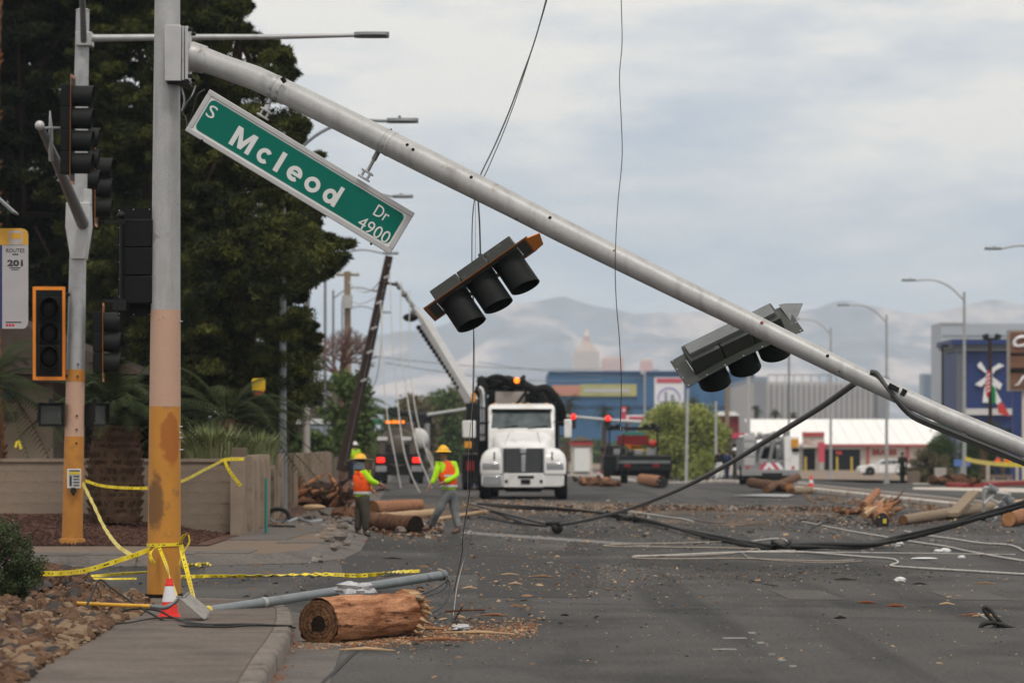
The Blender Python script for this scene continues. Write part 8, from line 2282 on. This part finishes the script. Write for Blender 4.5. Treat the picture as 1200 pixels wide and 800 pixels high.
# grey ribbed hall
YH = 620
t = bld('hall_building', 'large grey ribbed hall behind the white-roofed shop', 960, YH)
bb(t, 884, 447, 1042, 527, YH, YH + 70, 'wall', 'hall_grey'); bb(t, 884, 441, 899, 447, YH, YH + 70, 'tower_part', 'slab_blue'); bb(t, 1028, 441, 1042, 527, YH - 1, YH - .05, 'dark_bay', 'hall_dark'); bb(t, 884, 446, 898, 527, YH - 1, YH - .05, 'dark_bay', 'hall_dark')
for k in range(20): bb(t, 904 + k * 6.3, 450, 905 + k * 6.3, 512, YH - .4, YH - .02, 'rib', 'hall_dark')
bb(t, 900, 438.5, 1030, 439.6, YH + 1, YH + 1.6, 'roof_rail', 'hall_dark')
for k in range(13): bb(t, 900 + k * 10, 439, 900.8 + k * 10, 447, YH + 1, YH + 1.5, 'rail_post', 'hall_dark')
# white-roofed repair shop
YS2 = 400; sS = F / YS2
t = bld('repair_shop', 'low cream repair shop with a white roof and red lettering BRAKES', 1000, YS2)
def rz_(py, Y): return EYE - (py - HY) / F * Y
mb = MB(); xl, xr = X(884, YS2), X(1124, YS2); z0, z1 = rz_(520, YS2), rz_(491, YS2 + 16)
mb.loft([[V((xl, YS2 - .6, z0)), V((xr, YS2 - .6, z0)), V((xr, YS2 + 16, z1)), V((xl, YS2 + 16, z1))], [V((xl, YS2 - .6, z0 - .12)), V((xr, YS2 - .6, z0 - .12)), V((xr, YS2 + 16, z1 - .12)), V((xl, YS2 + 16, z1 - .12))]]); mb.build('roof', 'roof_white', t, 20)
for k in range(16):
    x = xl + (xr - xl) * (k + .5) / 16; mb = MB(); mb.box(((x), YS2 + 7.7, (z0 + z1) / 2 + .04), (.06, 16.6, .05), Matrix.Rotation(math.atan2(z1 - z0, 16.6), 3, 'X')); mb.build('roof_seam', 'roof_white', t, 0)
bb(t, 941, 520.2, 1124, 522.8, YS2 - .75, YS2 - .62, 'red_fascia', 'shop_red')
bb(t, 884, 523, 1124, 556, YS2, YS2 + 15, 'wall', 'shop_cream')
bb(t, 941, 506, 966, 511, YS2 - 2.2, YS2 - .8, 'side_canopy', 'shop_red'); bb(t, 941, 511, 966, 524, YS2 - 2, YS2 - .8, 'side_gable', 'shop_cream')
text_fit('AC', 1.1, .55, 'shop_red', face_cam(X(947.5, YS2 - 2), YS2 - 2.01, rz_(518, YS2)), t, extrude=.01)
bb(t, 959, 518, 966.5, 541, YS2 - 2.3, YS2 - 2.05, 'red_panel', 'board_red')
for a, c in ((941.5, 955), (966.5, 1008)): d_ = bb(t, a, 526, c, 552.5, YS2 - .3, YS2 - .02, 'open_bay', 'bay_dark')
bb(t, 968, 524.5, 1008, 526, YS2 - .4, YS2 - .05, 'bay_lintel', 'shop_cream')
bb(t, 980, 528.5, 986.5, 532, YS2 - .8, YS2 - .5, 'red_lamp_sign', 'red_paint')
for a in (955.5, 1016, 1062.5): bb(t, a, 523, a + 2.4, 552, YS2 - .35, YS2 - .02, 'red_pillar' if a > 1000 else 'pillar', 'shop_red' if a > 1000 else 'shop_cream')
bb(t, 1008, 549, 1075, 552, YS2 - .3, YS2 - .02, 'red_plinth', 'shop_red')
text_fit('BRAKES', 28.5 / sS, 7.2 / sS, 'shop_red', face_cam(X(1036.5, YS2), YS2 - .03, rz_(529.5, YS2)), t, extrude=.03, bold=.06)
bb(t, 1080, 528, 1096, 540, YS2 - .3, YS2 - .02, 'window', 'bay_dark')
for k, a in enumerate((944, 981, 998)):
    g = V((X(a, 370), 370, gz(370))); mb = MB().cyl(g, V((g.x, g.y, rz_(535, 370))), .11, .10, 10); one(mb, 'bollard', 'bollard_yellow', ('yellow bollard by the small dark bay of the shop', 'yellow bollard in the middle of the open bay', 'yellow bollard left of the white car')[k], 'bollard', g, 'yellow bollards at the shop', 40)
# small shop at left of utility truck and booth
t = bld('small_shop', 'small cream shop with a red canopy left of the utility truck', 855, 300); bb(t, 842, 512, 882, 556, 300, 308, 'wall', 'shop_cream'); bb(t, 840, 507, 884, 513, 299, 309, 'red_canopy', 'board_red')
bb(t, 846, 520, 853, 546, 299.7, 299.98, 'door', 'leaf_mid'); bb(t, 858, 520, 866, 534, 299.7, 299.98, 'window', 'bay_dark')
t = bld('red_building', 'dark red roofed building behind the pale green tree', 850, 420); bb(t, 840, 487, 866, 552, 420, 430, 'wall', 'maroon'); mb = MB().prism([(X(839, 420), rz_(487, 420)), (X(867, 420), rz_(487, 420)), (X(861, 420), rz_(482, 420)), (X(845, 420), rz_(482, 420))], (0, 419.5, 0), (1, 0, 0), (0, 0, 1), (0, 11, 0)); mb.build('roof', 'roof_white', t)
t = bld('booth', 'small cream booth with a red band and white door right of the truck mirror', 682, 260, 'kiosk'); bb(t, 670, 516, 694, 556, 260, 264, 'wall', 'shop_cream'); bb(t, 669, 517, 695, 521.5, 259.7, 264.3, 'red_band', 'shop_red'); mb = MB().prism([(X(669, 260), rz_(516, 260)), (X(695, 260), rz_(516, 260)), (X(682, 260), rz_(511, 260))], (0, 259.6, 0), (1, 0, 0), (0, 0, 1), (0, 4.8, 0)); mb.build('roof', 'house_cream', t)
bb(t, 673, 525, 691, 552, 259.7, 259.98, 'white_door', 'white_paint')
# billboard
t = bld('billboard', 'white billboard with a red header and a violet arc above the pale green tree', 784, 460, 'billboard')
bb(t, 767, 442, 801.5, 482, 460, 460.5, 'board', 'board_white'); bb(t, 769.5, 443, 799.5, 448, 459.9, 459.98, 'red_header', 'board_red')
sB = F / 460; o = V((X(784, 460), 459.9, rz_(467, 460)))
mb = MB(); n = 18
for k in range(n):
    a0, a1 = math.pi * k / n * 1.1 - .15, math.pi * (k + 1) / n * 1.1 - .15
    for r1, r2 in ((13.6 / sB, 11.8 / sB),): mb.v += [o + V((math.cos(a0) * r1, 0, math.sin(a0) * r1)), o + V((math.cos(a1) * r1, 0, math.sin(a1) * r1)), o + V((math.cos(a1) * r2, 0, math.sin(a1) * r2)), o + V((math.cos(a0) * r2, 0, math.sin(a0) * r2))]; mb.f.append([len(mb.v) - 4 + q for q in range(4)])
mb.build('violet_arc', 'board_violet', t, 0)
for (a, b, c, d) in ((779, 459, 782, 474), (786, 462, 790, 470), (773, 470, 795, 471.5)): bb(t, a, b, c, d, 459.88, 459.96, 'faint_drawing', 'slab_blue')
mb = MB().cyl(V((X(784, 460), 460.3, gz(460))), V((X(784, 460), 460.3, rz_(482, 460))), .35, n=10); mb.build('post', 'galv', t, 40)
# far traffic signals on a white arm
t = thing('signal_pole', 'distant white signal arm with two red lights right of the white truck', 'signal pole', (X(793, 270), 270, gz(270)))
mb = MB().tube([V((X(793, 270), 270, gz(270))), P(793, 492, 270)], [.17, .13], 10); mb.build('pole', 'galv_light', t, 60)
mb = MB().tube([P(793, 497, 270), P(720, 492.5, 270), P(640, 485, 270)], [.13, .11, .07], 8); mb.build('mast_arm', 'galv_light', t, 60)
for (px, py) in ((672, 489), (712.5, 491)):
    h = bb(t, px - 3, py - 5, px + 3, py + 13, 269.6, 269.95, 'signal_box', 'black_metal', None, .02); mb = MB().ball(P(px, py - 1.0, 269.5), .19, 12, 8); mb.build('red_light', 'red_lamp', h, 60)
# banner sign behind the dark truck
t = bld('store_sign', 'red and white store sign above the dark work truck', 745, 300, 'sign'); bb(t, 734, 486, 757, 493, 300, 300.3, 'panel', 'board_white'); bb(t, 737, 488, 754, 491, 299.9, 299.98, 'print', 'board_red'); bb(t, 728, 476, 734, 492, 300, 300.3, 'red_panel', 'board_red'); bb(t, 729.5, 479, 732.5, 482, 299.9, 299.98, 'print', 'board_white')
for a in (738, 753): bb(t, a, 493, a + 1, 560, 300.1, 300.25, 'post', 'galv_dark')
# mid-left dark signal arm and green board
t = thing('signal_pole', 'dark signal arm with lights crossing the street behind the leaning pole', 'signal pole', (X(392, 205), 205, gz(205)))
mb = MB().tube([V((X(392, 205), 205, gz(205))), P(392, 470, 205)], [.2, .16], 10); mb.build('pole', 'black_metal', t, 60); mb = MB().tube([P(392, 478, 205), P(440, 481, 205), P(500, 486, 205)], [.20, .18, .14], 8); mb.build('mast_arm', 'black_metal', t, 60)
mb = MB().tube([P(500, 486, 205), P(552, 478, 215)], [.09, .07], 8); mb.build('arm_extension', 'galv_light', t, 60)
for a, b_, c_, d_ in ((455, 477, 468, 489), (416, 480, 421, 496)): bb(t, a, b_, c_, d_, 204.5, 204.9, 'signal_box', 'black_metal', None, .03)
bb(t, 428, 491, 449, 497.5, 204.6, 204.7, 'green_board', 'green_board'); bb(t, 436, 485, 441, 491, 204.6, 204.7, 'hanger', 'galv_light')
bb(t, 484, 484, 506, 494, 206, 208, 'sign_box', 'black_metal')

# ------------------------------------------------------------------ right hand frontage
YK = 262
t = bld('coffee_kiosk', 'dark blue kiosk building with a white windmill emblem at the right', 1158, YK)
bb(t, 1121, 412, 1196, 560, YK, YK + 8, 'wall', 'kiosk_blue'); bb(t, 1121.5, 411, 1128, 560, YK - .3, YK - .02, 'corner_pier', 'kiosk_trim')
bb(t, 1115, 397.5, 1196, 403.5, YK - .7, YK + 8.5, 'roof_band', 'kiosk_blue'); bb(t, 1117, 403.5, 1196, 407.5, YK - .5, YK + 8.3, 'cornice', 'kiosk_trim'); bb(t, 1120, 407.5, 1196, 411, YK - .35, YK + 8.2, 'cornice', 'hall_dark')
bb(t, 1131, 478.5, 1187, 486, YK - .35, YK - .02, 'white_sill', 'fascia_white')
kx, kz = X(1158.5, YK), rz_(440, YK); kS = F / YK
def kpoly(pts, nm): 
    mb = MB().prism([((a - 1158.5) / kS, -(b - 440) / kS) for a, b in pts], (kx, YK - .22, kz), (1, 0, 0), (0, 0, 1), (0, .12, 0)); mb.build(nm, 'logo_white', t, 0)
kpoly([(1157, 437), (1149, 423.5), (1145, 427), (1145.5, 430), (1154, 436.5), (1157, 439)], 'windmill_sail'); kpoly([(1160.5, 438), (1163, 430.5), (1170.5, 425.5), (1176.5, 428.5), (1166, 434), (1162, 440)], 'windmill_sail')
kpoly([(1156, 440.5), (1148, 446), (1142, 450.5), (1149.5, 453), (1156, 447)], 'windmill_sail'); kpoly([(1162, 441), (1167, 444.5), (1174, 450), (1171, 457), (1166.5, 452)], 'windmill_sail')
kpoly([(1156, 447.5), (1164.5, 447.5), (1167, 455), (1168, 471.5), (1151, 471.5), (1153, 455)], 'windmill_tower'); kpoly([(1155.5, 436), (1162.5, 436), (1163.5, 446.5), (1155.2, 446.5)], 'windmill_hub')
# brown board
YBn = 225
t = bld('pylon_sign', 'tall brown sign with white script letters cut by the right edge', 1205, YBn, 'sign')
bb(t, 1181, 386.5, 1245, 458, YBn, YBn + .5, 'frame', 'board_frame'); bb(t, 1184, 389, 1242, 455.5, YBn - .06, YBn - .01, 'panel', 'billboard_brown')
bb(t, 1184, 413.5, 1242, 416.5, YBn - .08, YBn - .065, 'dark_strip', 'rot'); bb(t, 1184, 431, 1242, 437, YBn - .08, YBn - .065, 'dark_strip', 'rot')  # two dark strips laid across the panel
text_fit('C', 15 / (F / YBn), 15.5 / (F / YBn), 'flag_red', face_cam(X(1193.6, YBn), YBn - .085, rz_(400.6, YBn), 0), t, bold=.05, extrude=.02, shear=.35)
text_fit('Ca', 24 / (F / YBn), 15 / (F / YBn), 'logo_white', face_cam(X(1198, YBn), YBn - .12, rz_(400, YBn), 0), t, bold=.045, extrude=.02, shear=.35)
text_fit('J', 12 / (F / YBn), 12 / (F / YBn), 'logo_white', face_cam(X(1195, YBn), YBn - .12, rz_(446, YBn), 0), t, bold=.03, extrude=.02, shear=.5)
bb(t, 1187, 458, 1197, 562, YBn + .05, YBn + .45, 'post', 'kiosk_blue'); bb(t, 1197.5, 458, 1215, 562, YBn + .2, YBn + .6, 'post', 'shop_cream')
# flags on a pole
t = thing('flag_pole', 'brown pole with two flood lamps and two flags in front of the windmill emblem', 'flag pole', (X(1160, 250), 250, gz(250)))
mb = MB().tube([V((X(1161, 250), 250, gz(250))), P(1160, 398, 250)], .13, 10); mb.build('pole', 'pole_dark', t, 60)
mb = MB().tube([P(1152, 397, 250), P(1169, 397, 250)], .07, 6); mb.build('crossbar', 'black_metal', t)
for s, a in ((-1, 1155), (1, 1169.5)):
    mb = MB().box(P(a, 394, 249.8), (.40, .3, .30), Matrix.Rotation(R(18 * s), 3, 'Y')); mb.build('flood_lamp', 'black_metal', t, 30, .03)
def flag(pts, m, nm, y=249.6):
    mb = MB().prism([(X(a, 250) - X(1160, 250), rz_(b, 250) - rz_(440, 250)) for a, b in pts], (X(1160, 250), y, rz_(440, 250)), (1, 0, 0), (0, 0, 1), (0, .04, 0)); mb.build(nm, m, t, 0)
flag([(1157, 434), (1159.5, 434), (1160, 458), (1156, 467), (1154, 459), (1154, 446)], 'flag_red', 'striped_flag')
for k in range(5): flag([(1154.5, 440 + k * 4.6), (1159.3, 437 + k * 4.6), (1159.3, 438.8 + k * 4.6), (1154.5, 441.8 + k * 4.6)], 'flag_white', 'flag_stripe', 249.55)
flag([(1161, 449), (1166, 456), (1166, 472), (1161.5, 473)], 'flag_green', 'flag_green_part'); flag([(1166, 457), (1173, 470), (1168, 474), (1166, 472)], 'flag_white', 'flag_white_part'); flag([(1168, 474), (1174, 471), (1183, 488), (1176, 486), (1169, 484)], 'red_paint', 'flag_red_part')
plain_pole('lamp_post', 'thin black parking lamp post left of the kiosk', 'lamp post', 1104.5, 255, 404, .09, 'black_metal')
mb = MB().box(P(1108, 405, 254.8), (.36, .3, .22)); one(mb, 'lamp_box', 'black_metal', 'black box lamp on top of the thin parking post', 'lamp', P(1108, 407, 254.8), None, 30, .03)
t = bld('street_board', 'small green street board on a post in front of the white roof', 1103, 250, 'street sign'); bb(t, 1094, 494.5, 1113, 499.5, 250, 250.05, 'board', 'green_board'); 
# blue sign, pedestal stones, bush
t = bld('lot_sign', 'small blue sign beside the tall right street lamp', 1127, 228, 'sign'); bb(t, 1118, 538, 1137, 546, 228, 228.1, 'panel', 'blue_sign'); bb(t, 1126, 546, 1128.5, 562, 228, 228.1, 'post', 'galv')
ps = 'stone pedestals at the frontage'
for k, (a, b, c, d, m, lab) in enumerate(((1096, 548, 1109, 566, 'pedestal_stone', 'grey stone block right of the brown bush'), (1064, 552, 1078, 564, 'house_beige', 'brownish stone block under the left side of the brown bush'))):
    s = F / 215; mb = MB().b2((X(a, 215), 215, gz(215)), (X(c, 215), 215.6, EYE - (b - HY) / s)); one(mb, 'stone_block', m, lab, 'stone block', (X((a + c) / 2, 215), 215, gz(215)), ps, 30, .03)
t = thing('post_fence', 'low posts with a rail at the far right under the caution tape', 'fence', (X(1160, 225), 225, gz(225)))
for a in (1156, 1190): bb(t, a, 541, a + 4, 568, 225, 225.3, 'post', 'pedestal_stone', None, .01)
bb(t, 1158, 556, 1196, 560, 225.1, 225.25, 'rail', 'house_beige'); 
for k in range(6): bb(t, 1182 + k * 4, 558, 1183.2 + k * 4, 568, 225.4, 225.45, 'picket', 'galv_light')
ribbon_thing('caution_tape', [P(1131, 537, 205), P(1142, 540, 207), P(1160, 542.5, 215), P(1180, 544, 220), P(1205, 545, 222)], .28, 'caution_tape', 'yellow caution tape tied from the tall right street lamp to the edge', 'tape', gt)
blob_tree('bush', 'large brownish olive bush left of the tall right street lamp', 1091, 222, 25, 530, 570, 'leaf_olive', .12, 90, 260, 81, trunk=False)
for k, (px, top, w_) in enumerate(((1092, 520, 6), (1103, 505, 6), (1112, 512, 6), (1099, 514, 5), (1141, 505, 7), (1150, 508, 8), (1160, 512, 8), (1135, 512, 6), (1170, 520, 8))):
    blob_tree('cypress', {1092: 'leftmost small cypress behind the brown bush', 1103: 'tallest small cypress behind the brown bush', 1112: 'rightmost small cypress behind the brown bush', 1099: 'thin cypress tight against the tallest one', 1141: 'tall dark cypress just right of the tall street lamp', 1150: 'second dark cypress right of the tall street lamp', 1160: 'dark cypress directly behind the flag pole', 1135: 'dark cypress hidden behind the tall street lamp', 1170: 'lowest dark cypress, right of the flag pole'}[px], px, 240, w_, top, 556, 'leaf_cypress', .12, 34, 150, 90 + k, 'row of cypresses at the kiosk' if px > 1130 else 'small cypresses behind the brown bush', trunk=False, narrow=.4, cat='cypress')
blob_tree('bush', 'low green shrub on the verge behind the red kerb', 1144, 222, 9, 553, 566, 'leaf_mid', .08, 26, 120, 99, trunk=False)
g5 = V((X(1155, 236), 236, gz(236))); palm('palm_tree', 'dark palm at the foot of the flag pole', g5, 3.6, .2, .18, 26, 1.5, 'palm_bark', 35, None, .4, 0, (-.5, .9), 'palm_leaf', 16)
g5 = V((X(1176, 236), 236, gz(236))); palm('palm_tree', 'dark palm with dead brown fronds right of the flag pole', g5, 3.3, .2, .18, 26, 1.5, 'palm_bark', 36, None, .4, 0, (-.6, .9), 'palm_leaf', 16)
# pale tree and palms in the middle
blob_tree('tree', 'pale green spreading tree right of the dark work truck', 800, 262, 45, 476, 556, 'leaf_pale', .20, 330, 190, 101, trunk=True)
blob_tree('tree', 'lower pale green crown leaning left of the spreading tree', 776, 264, 22, 492, 548, 'leaf_pale', .2, 90, 160, 104)
blob_tree('tree', 'yellow-brown tree right of the pale green one', 838, 270, 17, 490, 540, 'leaf_olive', .2, 60, 130, 102)
blob_tree('bush', 'bright yellow-green shrub by the two people', 828, 240, 9, 530, 552, 'leaf_pale', .12, 26, 120, 103, trunk=False)
gpz = 'distant fan palms'
for k, (px, Y, top, h_, ln, lab, m) in enumerate(((665, 330, 470, 0, 1.7, 'fan palm with a brown skirt right of the white truck cab', 'palm_dead'), (706, 340, 480, 0, 1.7, 'dark green fan palm above the red signals', 'palm_leaf'), (812, 400, 468, 0, 1.2, 'small fan palm right of the billboard', 'palm_leaf'), (735, 420, 477, 0, 1.0, 'tiny palm between the signals and the billboard', 'palm_leaf'), (888, 480, 478, 0, 1.0, 'small palm before the grey hall, left one', 'palm_leaf'), (909, 480, 482, 0, 1.0, 'small palm before the grey hall, middle one', 'palm_leaf'), (928, 480, 486, 0, 1.0, 'small palm before the grey hall, right one', 'palm_leaf'))):
    z_ = gz(Y); g = V((X(px, Y), Y, z_)); hh = EYE - (top - HY) / F * Y - z_
    palm('palm_tree', lab, g, hh, .22, .18, 26, ln, 'palm_bark', 200 + k, gpz, .5, 0, (-1.1, 1.1), m if m != 'palm_dead' else 'palm_leaf', 14)
    if m == 'palm_dead': pass
# treeline masses far off
def treeline(name, x0, x1, Y, top, bot, n, mat, seed):
    rt = random.Random(seed); cl = []
    for i in range(n):
        px = rt.uniform(x0, x1); hh = top + (bot - top) * (.25 + .75 * abs(noise.noise(V((px * .05, seed, 0)))))
        py = rt.uniform(min(hh, bot - 1), bot); r = rt.uniform(.5, 1.2) * Y / 400; cl.append((tuple(P(px, py, Y + rt.uniform(-8, 8))), (r, r, r * .7)))
    o = leaves(name, [c for c, r in cl], [r for c, r in cl], [60] * len(cl), .5 * Y / 400, mat, None, seed, .7)
    return struct(o, 'stuff')
treeline('far_trees', 560, 900, 560, 505, 548, 190, 'leaf_mid', 301)
treeline('far_trees', 380, 660, 480, 500, 552, 170, 'leaf_olive', 302)
treeline('far_trees', 1030, 1230, 640, 478, 545, 120, 'leaf_olive', 303)
treeline('far_trees', -60, 400, 330, 440, 552, 220, 'needles_dark', 304)
# flowers of the yard: red and yellow decorations behind the fence
t = thing('hanging_ornament', 'yellow and red hanging ornament seen through the trees above the wall', 'ornament', P(303, 462, 90)); mb = MB().box(P(303, 451, 90), (.32, .1, .32)); mb.build('yellow_part', 'yellow_cloth', t, 30, .05); mb = MB().box(P(304, 460.5, 90), (.22, .1, .12)); mb.build('red_part', 'red_paint', t, 30, .03)
